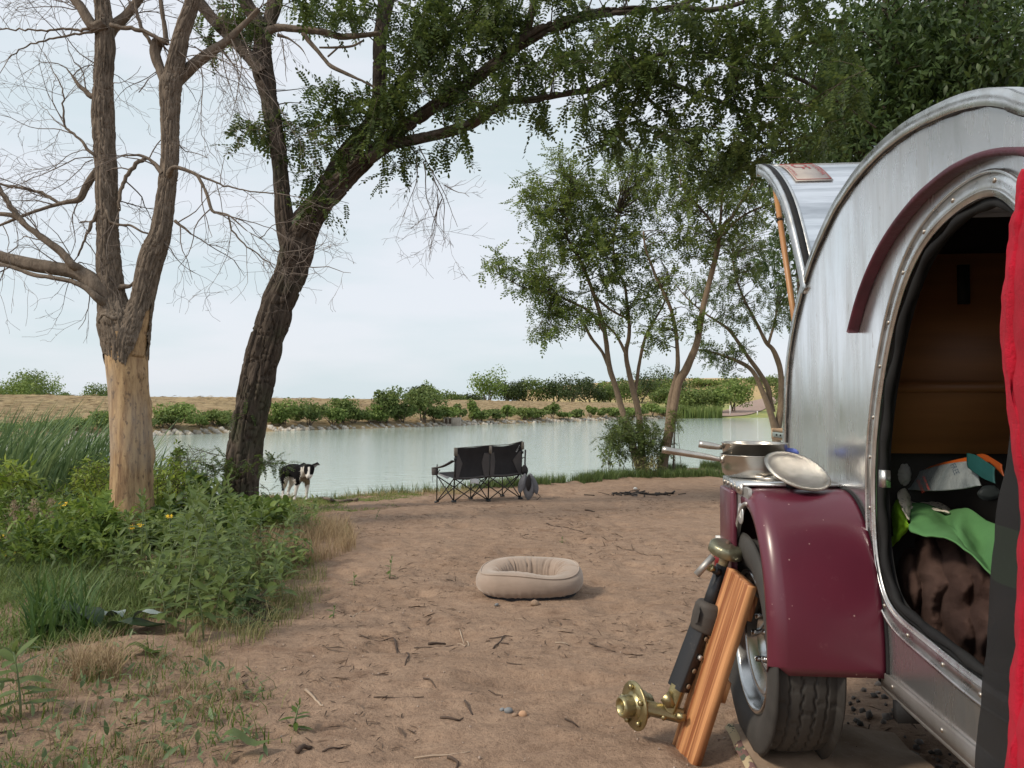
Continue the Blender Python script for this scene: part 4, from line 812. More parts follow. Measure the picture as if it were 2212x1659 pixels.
# grey-leaved upright weeds, each one with its stem and separate leaves
LA = mesh('leaf', *((lambda q: (q[0], [q[1], q[2]]))(oval(1, .34, 4, .10, .10))), weed_c, True)
LBm = mesh('leaf', *((lambda q: (q[0], [q[1], q[2]]))(oval(1, .42, 4, .16, .25))), weed_c, True)
stem_m = pm('weed_stem', (.20, .25, .12), (.14, .17, .08), 6, .7)
g = np.random.default_rng(90)
def weed(px, py, hpx, label, Y=None, group='grey-leaved upright weeds at the left', ls=.115, lmats=(LA, LBm), tiers=None):
    x, y, z = ground_hit(px, py); h = hpx*y/F; r = empty('leafy_weed', (x, y, z-.01)); tag(r, label, 'weed', group)
    lx, ly = g.normal(0, .12*h, 2); T = Acc(); pts = [(lx*t*t, ly*t*t, h*t) for t in np.linspace(0, 1, 6)]; T.tube(pts, np.linspace(.0048, .002, 6), 6); T.build('stem', stem_m, r)
    n_ = tiers or int(10+h*30); a = g.uniform(0, 6.28)
    for i in range(n_):
        t = .22+.78*(i/(n_-1))**.85; a += 2.4+g.normal(0, .3); el = -.1+1.15*max(0, t-.45)/.55+g.normal(0, .18); s = ls*(1.15-.55*t**3)*g.uniform(.8, 1.2)
        if i >= n_-4: s *= .62; el += .25
        o = bpy.data.objects.new('leaf', lmats[g.integers(0, 2)]); d = Vector((math.cos(a)*math.cos(el), math.sin(a)*math.cos(el), math.sin(el)))
        up = Vector((0, 0, 1)); xx = d.cross(up).normalized(); nn = xx.cross(d); M = Matrix((xx, d, nn)).transposed().to_4x4()
        o.matrix_local = Matrix.Translation((lx*t*t, ly*t*t, h*t)) @ M @ Matrix.Scale(s, 4); link(o, r); o.matrix_local = Matrix.Translation((lx*t*t, ly*t*t, h*t)) @ M @ Matrix.Scale(s, 4)
    return r
WD = [(400, 1385, 330, 'tallest grey-green weed in the middle of the weed patch'), (480, 1330, 230, 'upright weed right of the tallest one'), (350, 1290, 250, 'weed standing in front of the stripped trunk base'), (305, 1250, 190, 'weed just left of the one before the stripped trunk'), (540, 1290, 190, 'weed below the locust trunk'), (600, 1260, 150, 'weed right of the locust trunk base'), (640, 1225, 120, 'small weed at the right rim of the patch'), (455, 1250, 210, 'weed rising before the locust trunk, left of it'), (510, 1230, 190, 'weed directly in front of the locust trunk'), (425, 1300, 240, 'thick-leaved weed between the two tree trunks'), (380, 1330, 250, 'dense leafy weed left of the tallest one'), (330, 1330, 180, 'lower weed beside the broken grey leaf'), (560, 1225, 150, 'short weed among the vine leaves'), (440, 1385, 140, 'short weed at the foot of the tallest one'), (490, 1270, 160, 'middling weed in the second row'), (285, 1215, 110, 'low weed at the foot of the stripped trunk'), (370, 1240, 200, 'weed behind the dense leafy one'), (585, 1290, 120, 'low weed over the dry grass'), (610, 1310, 90, 'small weed nearest the bare sand'), (250, 1260, 90, 'low weed beside the bright grass'), (415, 1215, 170, 'back-row weed close to the lake side'), (320, 1215, 150, 'back-row weed right of the stripped trunk'), (465, 1345, 120, 'stubby weed in the front row'), (520, 1330, 130, 'leaning weed in the front row'), (360, 1370, 110, 'small weed left in the front row'),
      (45, 1545, 160, 'lone weed near the lower left corner'), (525, 1190, 110, 'half-hidden weed behind the patch'), (635, 1180, 90, 'weed sprig behind the dry grass'), (395, 1270, 220, 'weed in the thick of the patch'), (440, 1210, 200, 'pale-topped weed at the back of the patch')]
for q in WD: weed(q[0], q[1], q[2], q[3])
LG = mesh('leaf', *((lambda q: (q[0], [q[1], q[2]]))(oval(1, .34, 3, .10, .10))), weed_b, True)
SG = 'small green seedlings on the bare sand'
for (px, py, hh, lab) in [(748, 1165, 38, 'small seedling at the right rim of the dry grass'), (842, 1248, 50, 'fresh green seedling left of the dog bed'), (765, 1262, 30, 'tiny seedling beside the scratched hollow'), (812, 1122, 22, 'tiny seedling near the fallen branch'), (636, 1580, 60, 'lone seedling near the bottom edge'), (1214, 1162, 12, 'tiny sprout beyond the dog bed'), (600, 1215, 60, 'seedling at the edge of the dry grass'), (720, 1335, 26, 'sprout on bare sand right of the weeds')]:
    weed(px, py, hh, lab, group=SG, ls=.055 if hh > 40 else .045, lmats=(LG, LG), tiers=12 if hh > 30 else 8)
# broad dark leaves and grey fallen leaves
broad = leafm('broad_dark_leaf', (.022, .045, .018), (.04, .07, .028), .15, .45); grey_leaf = pm('grey_curled_leaf', (.22, .27, .25), (.32, .36, .35), 6, .6)
BLm = oval(1, .62, 6, .10, .30)
def bigleaf(px, py, L, az, el, mat, lab, Y=None):
    x, y, z = ground_hit(px, py); d = np.array([math.cos(az)*math.cos(el), math.sin(az)*math.cos(el), math.sin(el)]); M = bases(d[None], np.array([[0, .2, 1.0]]), [L])
    V_ = (BLm[0] @ M[0].T); V_[:, 2] += .02*np.sin(BLm[0][:, 1]*7); A = Acc(); A.add(V_+[x, y, z+.05], BLm[1], BLm[2]); return A.build('broad_leaf', mat, label=lab, cat='leaf', smooth=True)
bigleaf(215, 1365, .34, 2.75, .65, broad, 'large dark leaf of the tuft at the left, pointing left'); bigleaf(225, 1370, .34, .1, .35, broad, 'large dark leaf at the left, folded over to the right'); bigleaf(160, 1375, .30, 2.9, .2, broad, 'dark broad leaf lying low under the grass tuft')
bigleaf(285, 1360, .22, .2, .45, grey_leaf, 'curled grey leaf standing on the sand beside the weeds'); bigleaf(265, 1350, .16, 2.6, .3, grey_leaf, 'small grey leaf left of the curled one'); bigleaf(470, 1640, .16, .3, .15, weed_c, 'flat grey-green leaf close to the bottom edge'); bigleaf(265, 1425, .18, .4, .15, weed_b, 'heart-shaped green leaf near the dry tussock')

# grass, as several kinds of ground cover
grass_g = leafm('green_grass', (.07, .12, .025), (.21, .27, .085), .35, .6); grass_d = leafm('dry_grass', (.24, .17, .09), (.42, .32, .19), .25, .8); grass_m = leafm('mixed_grass', (.12, .15, .045), (.33, .29, .14), .3, .7)
def in_poly(P, poly):
    x, y = P[:, 0], P[:, 1]; r = np.zeros(len(P), bool); n_ = len(poly)
    for i in range(n_):
        x1, y1 = poly[i]; x2, y2 = poly[(i+1) % n_]; c_ = ((y1 > y) != (y2 > y)) & (x < (x2-x1)*(y-y1)/(y2-y1+1e-12)+x1); r ^= c_
    return r
def gpoly(pp): return [ground_hit(*q)[:2] for q in pp]
def cover(name, label, poly, n_, h0, h1, w, lean, mat, seed, tuft=0, segs=3, cat='grass'):
    g = np.random.default_rng(seed); q = np.array(poly); lo, hi = q.min(0), q.max(0)
    if tuft:
        c_ = g.uniform(lo, hi, (n_//tuft*3, 2)); c_ = c_[in_poly(c_, poly)][:max(1, n_//tuft)]
        P = np.repeat(c_, tuft, 0)+g.normal(0, .035, (len(c_)*tuft, 2)); hs = np.repeat(g.uniform(.5, 1.2, len(c_)), tuft)
    else:
        P = g.uniform(lo, hi, (n_*4, 2)); P = P[in_poly(P, poly)][:n_]; k = noise(P[:, 0]*1.7, P[:, 1]*1.7, 0, seed)+.25*g.random(len(P)); P = P[k > .42]; hs = np.ones(len(P))
    P = np.c_[P, hz(P[:, 0], P[:, 1])-.005]; V_, F_ = blades(P, g.uniform(h0, h1, len(P))*hs, np.full(len(P), w)*g.uniform(.7, 1.3, len(P)), lean, g, segs)
    A = Acc(); A.add(V_, F_); return A.build(name, mat, label=label, cat=cat, kind='stuff')
cover('grass', 'bright green grass under the feathery plants at the left', gpoly([(-60, 1210), (190, 1220), (330, 1280), (330, 1330), (230, 1390), (-60, 1420)]), 9000, .04, .14, .006, .9, grass_g, 1)
cover('grass_tuft', 'tall dark grass tuft around the broad leaves at the left', gpoly([(60, 1330), (190, 1330), (200, 1380), (60, 1400)]), 170, .2, .46, .013, .55, leafm('dark_grass', (.04, .09, .02), (.10, .17, .045), .3), 2)
cover('grass', 'leafy green ground cover under the weeds', gpoly([(-80, 1180), (640, 1130), (650, 1200), (600, 1270), (330, 1330), (-80, 1260)]), 11000, .05, .18, .008, .7, leafm('undergrowth', (.05, .085, .02), (.15, .19, .06), .3), 3)
cover('dry_grass', 'dry straw-coloured grass between the weeds and the sand', gpoly([(560, 1150), (690, 1130), (760, 1150), (770, 1190), (700, 1215), (560, 1235), (520, 1200)]), 5200, .10, .30, .0035, .7, grass_d, 4)
cover('dry_grass', 'thin brownish grass on the lower edge of the weed patch', gpoly([(470, 1230), (700, 1210), (690, 1300), (560, 1390), (430, 1420), (300, 1330)]), 3600, .05, .18, .0035, .8, grass_m, 5, 12)
cover('dry_grass', 'sparse dry tussocks over the soil at the lower left', gpoly([(-80, 1420), (330, 1400), (560, 1480), (520, 1659), (-80, 1700)]), 1500, .03, .15, .003, .9, leafm('faded_grass', (.20, .15, .08), (.36, .28, .17), .25, .8), 6, 14)
cover('grass', 'sparse green sprigs over the soil at the lower left', gpoly([(-80, 1420), (300, 1400), (600, 1500), (560, 1659), (-80, 1700)]), 1300, .03, .12, .004, .9, weed_b, 7, 8)
cover('dry_grass', 'straw tussock beside the heart-shaped leaf', gpoly([(150, 1440), (250, 1430), (265, 1470), (160, 1480)]), 420, .08, .24, .0035, .8, grass_d, 8)
cover('grass', 'low green grass around the dog', [(-5.2, 9.9), (-3.0, 9.6), (-2.2, 10.1), (-1.65, 10.7), (-2.3, 11.4), (-1.9, 12.2), (-1.5, 12.9), (-2.0, 13.6), (-5.2, 13.2)], 26000, .02, .06, .006, .8, leafm('lawn_grass', (.09, .14, .03), (.26, .32, .09), .35, .6), 9)
cover('dry_grass', 'yellowish grass on the bank behind the dog', [(-4.8, 12.4), (-1.2, 12.9), (-.6, 13.6), (-1.0, 14.3), (-4.8, 13.3)], 6000, .04, .15, .005, .6, leafm('straw_grass', (.30, .27, .12), (.48, .40, .22), .3, .8), 10)
# low leafy growth filling the weed patch
def undergrowth(label, poly, n_, h1, ls, mat, seed, T_=WL):
    g = np.random.default_rng(seed); q = np.array(poly); P = g.uniform(q.min(0), q.max(0), (n_*5, 2)); P = P[in_poly(P, poly)][:n_]; k = noise(P[:, 0]*2.1, P[:, 1]*2.1, 0, seed); P = P[k > .30]; k = k[k > .30]
    P = np.c_[P, hz(P[:, 0], P[:, 1])+.01+h1*g.random(len(P))*k*1.5]; M = bases(rdir(len(P), g)+[0, 0, .35], rdir(len(P), g)*.6+[0, 0, 1], ls*g.uniform(.5, 1.2, len(P))); V_, F_ = scatter(T_[0], [T_[1], T_[2]], M, P); A = Acc(); A.add(V_, *F_)
    return A.build('undergrowth', mat, label=label, cat='undergrowth', kind='stuff')
undergrowth('thick leafy undergrowth filling the weed patch', gpoly([(240, 1190), (690, 1135), (700, 1200), (640, 1260), (560, 1300), (480, 1350), (330, 1330), (250, 1250)]), 4600, .30, .085, weed_c, 40)
undergrowth('dark leafy undergrowth under the reeds and bushes at the left', gpoly([(-150, 1150), (250, 1150), (330, 1210), (250, 1240), (-150, 1260)]), 5000, .35, .09, weed_b, 41)
undergrowth('leafy undergrowth between the two big trunks', gpoly([(300, 1130), (520, 1120), (590, 1135), (640, 1165), (500, 1190), (300, 1190)]), 5500, .28, .085, weed_b, 42, RL)
undergrowth('low creeping leaves scattered over the soil at the lower left', gpoly([(-80, 1400), (300, 1390), (560, 1470), (600, 1659), (-80, 1700)]), 420, .03, .055, leafm('creeping_leaf', (.08, .13, .05), (.17, .23, .11), .3), 43)
edge = [(ex_, float(np.interp(ex_, ex, ey))) for ex_ in np.linspace(-3.4, 12, 40)]
P = []
g = np.random.default_rng(66)
for (x, y) in edge:
    wdt = np.interp(x, [-3, 0, 3, 5, 12], [.5, .7, 1.3, 2.8, 4]); k = int(1100*wdt)
    P.append(np.c_[x+g.uniform(-.25, .25, k), y-.1-g.random(k)**1.3*wdt+.35])
P = np.concatenate(P); P = P[(noise(P[:, 0]*1.5, P[:, 1]*1.5, 0, 4) > .3)]; P = np.c_[P, hz(P[:, 0], P[:, 1])-.005]
V_, F_ = blades(P, g.uniform(.06, .30, len(P)), np.full(len(P), .010), .6, g, 2); A = Acc(); A.add(V_, F_)
A.build('grass', leafm('bank_grass', (.06, .11, .03), (.17, .22, .07), .3), label='band of green grass along the top of the lake bank', cat='grass', kind='stuff')
P = []; 
for _ in range(260): x = g.uniform(-2.6, 2.0); P.append((x, float(np.interp(x, ex, ey))+g.uniform(-.1, .5)))
P = np.array(P); P = np.c_[P, hz(P[:, 0], P[:, 1])]; V_, F_ = blades(P, g.uniform(.15, .42, len(P)), np.full(len(P), .006), .25, g, 3); A = Acc(); A.add(V_, F_)
A.build('grass_stalks', grass_m, label='thin upright stalks at the lake edge behind the clearing', cat='grass', kind='stuff')
for (px, py, Y, lab) in [(1325, 985, 17.2, 'spiky grey-green weed left of the shore tree foot'), (1400, 1005, 16.8, 'dry weedy tangle at the foot of the shore trees')]:
    bush2('bank_weed', lab, 'weed', px, py, Y, 34, 20, 30, weed_c if px < 1390 else grass_m, px, WLT, .12, 8, .35, dy=.5)
reed_patch('arching grass blades beside the trailer behind the pans', 4.1, 5.4, 12.0, 13.2, 160, .4, .75, .02, .7, weed_c, 63, (-.1, 0), 'grass_clump', 'grass')
# flowers
yel = pm('yellow_petal', (.80, .55, .02), (.75, .42, .01), 20, .6); ctr = pm('flower_centre', (.45, .22, .02), None, 20, .8)
g = np.random.default_rng(99)
pet = oval(1, .45, 1, .05, .1)
FL2 = [(125, 1087, 6.9, 'yellow daisy highest of the three thin-stalked ones left of the stripped trunk'), (141, 1089, 6.9, 'small yellow daisy right in the group of three thin-stalked ones'), (132, 1096, 6.9, 'yellow daisy lowest of the three thin-stalked ones'), (161, 1115, 6.4, 'large yellow daisy upper of the pair in the feathery plant'), (158, 1123, 6.4, 'large yellow daisy lower of the pair in the feathery plant'), (215, 1088, 6.8, 'yellow daisy close beside the left side of the trunk'), (3, 1159, 6.3, 'yellow daisy cut by the left picture edge'), (9, 1201, 6.0, 'yellow daisy low at the left edge'), (26, 1198, 6.0, 'yellow daisy low at the left, right of the edge one'), (285, 1139, 6.4, 'yellow daisy at the foot of the stripped trunk'), (303, 1134, 6.4, 'yellow daisy right of the one at the foot of the trunk'), (366, 1115, 6.4, 'small yellow daisy among the weeds right of the trunk')]
for (px, py, Y, lab) in FL2:
    c_ = at(px, py, Y)
    z0 = gz1(c_[0], Y); r = empty('yellow_flower', (c_[0], Y, z0)); tag(r, lab, 'flower', 'yellow daisies at the left'); A = Acc()
    d0 = np.array([g.normal(0, .3), -.6, .8]); d0 /= np.linalg.norm(d0); R_ = rotm(d0)
    for k in range(9):
        a = k*2*math.pi/9; M = np.stack([[-math.sin(a), math.cos(a), 0], [math.cos(a), math.sin(a), .15], [0, 0, 1]], -1)*.034; A.add((pet[0] @ M.T) @ R_.T+c_, pet[1], pet[2])
    rel(A.build('petals', yel, r), r); A = Acc(); A.add(*[q if i else q+c_+d0*.003 for i, q in enumerate(((lathe([(0, .006), (.006, .004), (.008, 0)], 8)[0] @ R_.T), lathe([(0, .006), (.006, .004), (.008, 0)], 8)[1]))]); rel(A.build('flower_head', ctr, r), r)
    A = Acc(); A.tube([(c_[0]+.03, Y+.02, z0), (c_[0]+.01, Y, (z0+c_[2])/2), c_], .002, 4); rel(A.build('stem', stem_m, r), r)
# dry seed heads
seedm = leafm('dry_seed_head', (.26, .19, .12), (.42, .33, .23), .2, .9)
for (px, py, lab) in [(31, 1112, 'dry seed head leftmost of the three tall ones'), (72, 1108, 'dry seed head in the middle of the three tall ones'), (72, 1132, 'branched dry seed head below the middle one'), (110, 1108, 'dry seed head nearest the stripped trunk'), (22, 1157, 'low drooping dry seed head at the left'), (90, 1137, 'short dry seed head right of the branched one')]:
    c_ = at(px, py, 6.6); z0 = gz1(c_[0], 6.6); r = empty('dry_seed_stalk', (c_[0], 6.6, z0)); tag(r, lab, 'dry plant', 'dry seed heads at the left'); A = Acc(); A.tube([(c_[0]+.03, 6.6, z0), c_], .003, 4); rel(A.build('stem', seedm, r), r)
    n_ = 260; t = g.random(n_); P = c_+np.c_[g.normal(0, .035, n_)*(1-t*.6), g.normal(0, .035, n_)*(1-t*.6), -.12+.24*t]; M = bases(rdir(n_, g)+[0, 0, 1.5], rdir(n_, g), g.uniform(.012, .035, n_)); V_, F_ = scatter(oval(1, .3, 1)[0], [oval(1, .3, 1)[2]], M, P); A = Acc(); A.add(V_, *F_); rel(A.build('seed_head', seedm, r, kind='stuff'), r)
# ---------------------------------------------------------------- teardrop trailer
X0 = .894; XW = X0+1.52
alu_side, n, l, p = nmat('streaked_aluminium')
a = tex(n, l, 9, 6, (1, 1, .10), rough=.65); b = tex(n, l, 3.0, 4, (1, 1, .5)); c = tex(n, l, 40, 5, (1, 1, .2), rough=.8)
c1 = ramp(n, l, a, (.58, .57, .56), (.90, .92, .94), .38, .58).outputs[0]; c2 = ramp(n, l, b, (.70, .66, .62), (.84, .87, .90)).outputs[0]
col = mixc(n, l, .5, c1, c2); col = mixc(n, l, ramp(n, l, c, (0, 0, 0), (1, 1, 1), .62, .72).outputs[0], col, (.40, .34, .29))
l.new(col, p.inputs['Base Color']); p.inputs['Metallic'].default_value = .92
mr = n.new('ShaderNodeMapRange'); l.new(mixc(n, l, .5, a, b), mr.inputs[0]); mr.inputs['To Min'].default_value = .40; mr.inputs['To Max'].default_value = .12; mr.inputs['From Min'].default_value = .3; mr.inputs['From Max'].default_value = .7
l.new(mr.outputs[0], p.inputs['Roughness']); bump(n, l, p, tex(n, l, 2.2, 3, (1, 1, .6)), .12, .02)
alu_skin, n, l, p = nmat('brushed_aluminium')
a = tex(n, l, 5, 6, (.12, 1.6, 1.6), rough=.7); l.new(ramp(n, l, a, (.38, .40, .43), (.82, .84, .87), .40, .60).outputs[0], p.inputs['Base Color']); p.inputs['Metallic'].default_value = .95; p.inputs['Roughness'].default_value = .30; bump(n, l, p, a, .18, .02)
alu_trim = pm('aluminium_trim', (.72, .73, .74), (.50, .49, .47), 9, .30, .95, bs=.15, rvar=.1)
alu_dull = pm('dull_aluminium', (.50, .49, .48), (.36, .34, .32), 7, .5, .75, bs=.2)
sealant = pm('black_sealant', (.025, .022, .022), (.04, .035, .03), 20, .8, bs=.8, bscale=60)
rubber = pm('black_rubber', (.010, .010, .011), (.018, .018, .018), 8, .75, spec=.25)
red_gloss, n, l, p = nmat('burgundy_paint')
a = tex(n, l, 2.5, 4); b = tex(n, l, 24, kind='vor'); c = tex(n, l, 14, 6, rough=.8); col = ramp(n, l, a, (.105, .014, .030), (.085, .012, .026)).outputs[0]
col = mixc(n, l, ramp(n, l, b, (1, 1, 1), (0, 0, 0), .045, .065).outputs[0], col, (.34, .22, .20)); col = mixc(n, l, ramp(n, l, c, (0, 0, 0), (.22, .22, .22), .60, .75).outputs[0], col, (.26, .14, .15))
l.new(col, p.inputs['Base Color']); p.inputs['Roughness'].default_value = .34; p.inputs['Coat Weight'].default_value = .35; p.inputs['Coat Roughness'].default_value = .22
wood_dark = pm('dark_varnished_wood', (.25, .105, .032), (.17, .07, .022), 3, .5, stretch=(.3, 1, 4))
tr = empty('teardrop_trailer', (0, 0, 0), -PSI); tag(tr, 'silver teardrop camping trailer with open hatch, burgundy fender and open side door', 'camping trailer')

prof_px = [(1700, 965), (1703, 880), (1706, 800), (1718, 715), (1735, 640), (1758, 565), (1800, 470), (1828, 424), (1860, 380), (1908, 330), (1960, 289), (2010, 262), (2060, 240), (2100, 228), (2140, 222), (2180, 226), (2212, 240)]
pr = [un(x, y, X0) for x, y in prof_px]
print('profile', [(round(a_, 2), round(b_, 2)) for a_, b_ in pr])
s_end, z_end = pr[-1]
pr = [(pr[0][0]+.01, .36), (pr[0][0]+.012, .6)]+pr+[(s_end-.2, z_end-.11), (s_end-.42, z_end-.27), (s_end-.64, z_end-.5), (s_end-.82, z_end-.8), (s_end-.90, z_end-1.1), (s_end-.90, .36)]
def smooth2(pts, step=.03, closed=False):
    q, _ = resample(np.c_[np.array(pts), np.zeros(len(pts))], np.ones(len(pts)), step); return q[:, :2]
prs = np.vstack([pr[0:1], smooth2(pr[1:-1], .04), pr[-1:]])
def offset2(P, d):
    T = np.gradient(P, axis=0); T /= np.linalg.norm(T, axis=1)[:, None]+1e-9; return P+np.c_[-T[:, 1], T[:, 0]]*d*-1
oute = [(1879, 938), (1894, 811), (1922, 663), (1964, 536), (2019, 451), (2078, 398), (2120, 370), (2150, 358), (2172, 356), (2190, 363), (2209, 383)]
outb = [(1876, 985), (1875, 1048), (1877, 1120), (1879, 1180), (1886, 1240), (1895, 1292), (1910, 1330), (1934, 1364), (1965, 1392), (1999, 1416), (2044, 1458), (2123, 1523)]
door = [un(x, y, X0) for x, y in oute]; dbot = [un(x, y, X0) for x, y in outb]
print('door top', door[-1], 'bot', dbot[-1])
ds, dz = door[-1]; bs_, bz = dbot[-1]
front = [(ds-.12, dz-.14), (ds-.22, dz-.38), (ds-.27, dz-.65), (ds-.25, bz+.22), (ds-.12, bz+.06), (min(bs_-.12, ds+.0), bz+.005)]
ring = door+front+dbot[::-1]
rs = smooth2(ring+[ring[0]], .035)[:-1]

for _ in range(14): rs = rs*.5+(np.roll(rs, 1, 0)+np.roll(rs, -1, 0))*.25
cen = rs.mean(0)
def inset(P, d):
    T = (np.roll(P, -1, 0)-np.roll(P, 1, 0)); T /= np.linalg.norm(T, axis=1)[:, None]; Nn = np.c_[-T[:, 1], T[:, 0]]; sgn = np.sign(((cen-P)*Nn).sum(1).mean()); return P+Nn*d*sgn
rin = inset(rs, .030)
# side wall with the door opening cut out
def to3(P, X): return [Vector((X, q[0], q[1])) for q in P]
def wall(name, X, mat, hole=True, thick=.025, out=prs):
    polys = [[Vector((q[0], q[1], 0)) for q in out]]
    if hole: polys.append([Vector((q[0], q[1], 0)) for q in rs])
    tri = tessellate_polygon(polys); flat = np.array([(X, v.x, v.y) for pl in polys for v in pl]); n_ = len(flat)
    A = Acc(); back = flat+[thick, 0, 0]; A.add(np.vstack([flat, back]), [[a, b, c_] for a, b, c_ in tri]+[[c_+n_, b+n_, a+n_] for a, b, c_ in tri])
    q = []; m_ = len(out); q += [[i, (i+1) % m_, (i+1) % m_+n_, i+n_] for i in range(m_)]
    if hole: h = len(rs); q += [[m_+i, m_+(i+1) % h, m_+(i+1) % h+n_, m_+i+n_] for i in range(h)]
    A.add(np.vstack([flat, back]), q); return A.build(name, mat, tr)
wall('side_wall', X0, alu_side)
wall('side_wall', XW-.025, alu_side, False)
def sweep(P2, Xa, Xb, name, mat, nX=2, smooth=True, parent=None, off=0.0, closed=False):
    P2 = np.array(P2); xs_ = np.linspace(Xa, Xb, nX); V = np.stack([np.stack([np.full(len(P2), x), P2[:, 0], P2[:, 1]], -1) for x in xs_], 0).reshape(-1, 3)
    A = Acc(); f = grid_faces(nX, len(P2)); A.add(V, f); return A.build(name, mat, parent or tr, smooth)
# roof skin (stops at the hatch hinge), edge moulding, sealant
hinge = un(1744, 622, X0); hk = int(np.argmin(np.abs(prs[:, 0]-hinge[0])+np.abs(prs[:, 1]-hinge[1])))
po = offset2(prs, .022); c0 = prs.mean(0); 
if np.linalg.norm(po[40]-c0) < np.linalg.norm(prs[40]-c0): po = offset2(prs, -.022)
sweep(po[hk:], X0+.012, XW-.012, 'roof', alu_skin, 12)
def ribbon(P2a, P2b, X, name, mat, th=.004, parent=None, smooth=True, closed=False):
    Pa, Pb = np.array(P2a), np.array(P2b); n_ = len(Pa); V = []
    for (P_, x) in ((Pa, X), (Pb, X), (Pb, X-th), (Pa, X-th)): V.append(np.c_[np.full(n_, x), P_])
    V = np.stack(V, 1).reshape(-1, 3); i = np.arange(n_ if closed else n_-1)[:, None]*4; j = np.arange(4)[None]; k = (j+1) % 4
    i2 = ((np.arange(n_ if closed else n_-1)+1) % n_)[:, None]*4
    A = Acc(); A.add(V, np.stack([i+j, i+k, i2+k, i2+j], -1).reshape(-1, 4)); return A.build(name, mat, parent or tr, smooth)
sg_ = 1 if np.linalg.norm(offset2(prs, .02)[40]-c0) > np.linalg.norm(prs[40]-c0) else -1
pin_ = offset2(prs, -.006*sg_); pout = offset2(prs, .030*sg_)
ribbon(pin_, pout, X0-.001, 'edge_moulding', alu_trim, .010)
sweep(pout, X0-.011, X0+.03, 'edge_moulding', alu_trim, 2)
g = np.random.default_rng(8); A = Acc(); q = offset2(prs, -.006*sg_); q3 = np.c_[np.full(len(q), X0-.006), q]+g.normal(0, .0008, (len(q), 3)); A.tube(q3, .0028+.002*g.random(len(q3)), 6); A.build('sealant_line', sealant, tr, True)
# door frame: three proud bands, screws, black gasket
ribbon(rs, inset(rs, .054), X0-.001, 'door_frame', alu_trim, .006, closed=True)
A = Acc(); R3 = np.c_[np.full(len(rs), X0-.008), inset(rs, .002)]; A.tube(np.vstack([R3, R3[:1]]), .0045, 6, False); A.build('door_frame_bead', alu_trim, tr, True)
A = Acc(); R3 = np.c_[np.full(len(rs), X0-.0075), inset(rs, .040)]; A.tube(np.vstack([R3, R3[:1]]), .0028, 6, False); A.build('door_frame_bead', alu_trim, tr, True)
cum = np.concatenate([[0], np.cumsum(np.linalg.norm(np.diff(rs, axis=0), axis=1))]); mid = inset(rs, .022)
sc_V, sc_F = lathe([(0, .0035), (.004, .003), (.0062, .0012), (.0062, 0)], 10, 'x'); sme = mesh('screw', sc_V*np.array([-1, 1, 1]), [sc_F[:, ::-1]], pm('screw_steel', (.55, .54, .52), (.3, .25, .2), 30, .35, .9), True)
for s_ in np.arange(.05, cum[-1], .155):
    k = int(np.argmin(abs(cum-s_))); o = bpy.data.objects.new('screw', sme); link(o, tr); o.location = (X0-.0072, mid[k][0], mid[k][1])
gk = inset(rs, .066); A = Acc(); R3 = np.c_[np.full(len(gk), X0+.012)+.003*np.sin(np.arange(len(gk))*.9), gk]; A.tube(np.vstack([R3, R3[:1]]), 0.012+.002*np.sin(np.arange(len(gk)+1)*1.3), 8, False); A.build('door_gasket', rubber, tr, True)
# jamb going inwards
jm = inset(rs, .055); V = np.stack([np.c_[np.full(len(jm), X0+dx), inset(rs, .055+ins)] for dx, ins in ((0, 0), (.028, .002), (.034, .008))], 1).reshape(-1, 3); n_ = len(jm)
i = np.arange(n_)[:, None]*3; i2 = ((np.arange(n_)+1) % n_)[:, None]*3; j = np.arange(2)[None]; A = Acc(); A.add(V, np.stack([i+j, i+j+1, i2+j+1, i2+j], -1).reshape(-1, 4)); A.build('door_jamb', rubber, tr, True)
# drip rail
dr = smooth2([un(x, y, X0-.02) for x, y in [(1838, 717), (1856, 650), (1878, 590), (1905, 535), (1935, 488), (1965, 450), (1996, 417), (2050, 373), (2088, 352), (2121, 338), (2165, 328), (2211, 327), (2240, 334)]], .02)
T_ = np.gradient(dr, axis=0); T_ /= np.linalg.norm(T_, axis=1)[:, None]; Nn = np.c_[-T_[:, 1], T_[:, 0]]; wv = .0072*np.ones(len(dr))
V = np.stack([np.c_[np.full(len(dr), X0-.001), dr+Nn*wv[:, None]], np.c_[np.full(len(dr), X0-.030), dr+Nn*wv[:, None]*1.1], np.c_[np.full(len(dr), X0-.034), dr], np.c_[np.full(len(dr), X0-.030), dr-Nn*wv[:, None]*1.1], np.c_[np.full(len(dr), X0-.001), dr-Nn*wv[:, None]]], 1).reshape(-1, 3)
A = Acc(); A.add(V, grid_faces(len(dr), 5), [[0, 1, 2], [0, 2, 3], [0, 3, 4]]); red_rub = pm('burgundy_rubber', (.085, .014, .026), (.055, .012, .02), 14, .45, bs=.3, bscale=60); A.build('drip_rail', red_rub, tr, True)
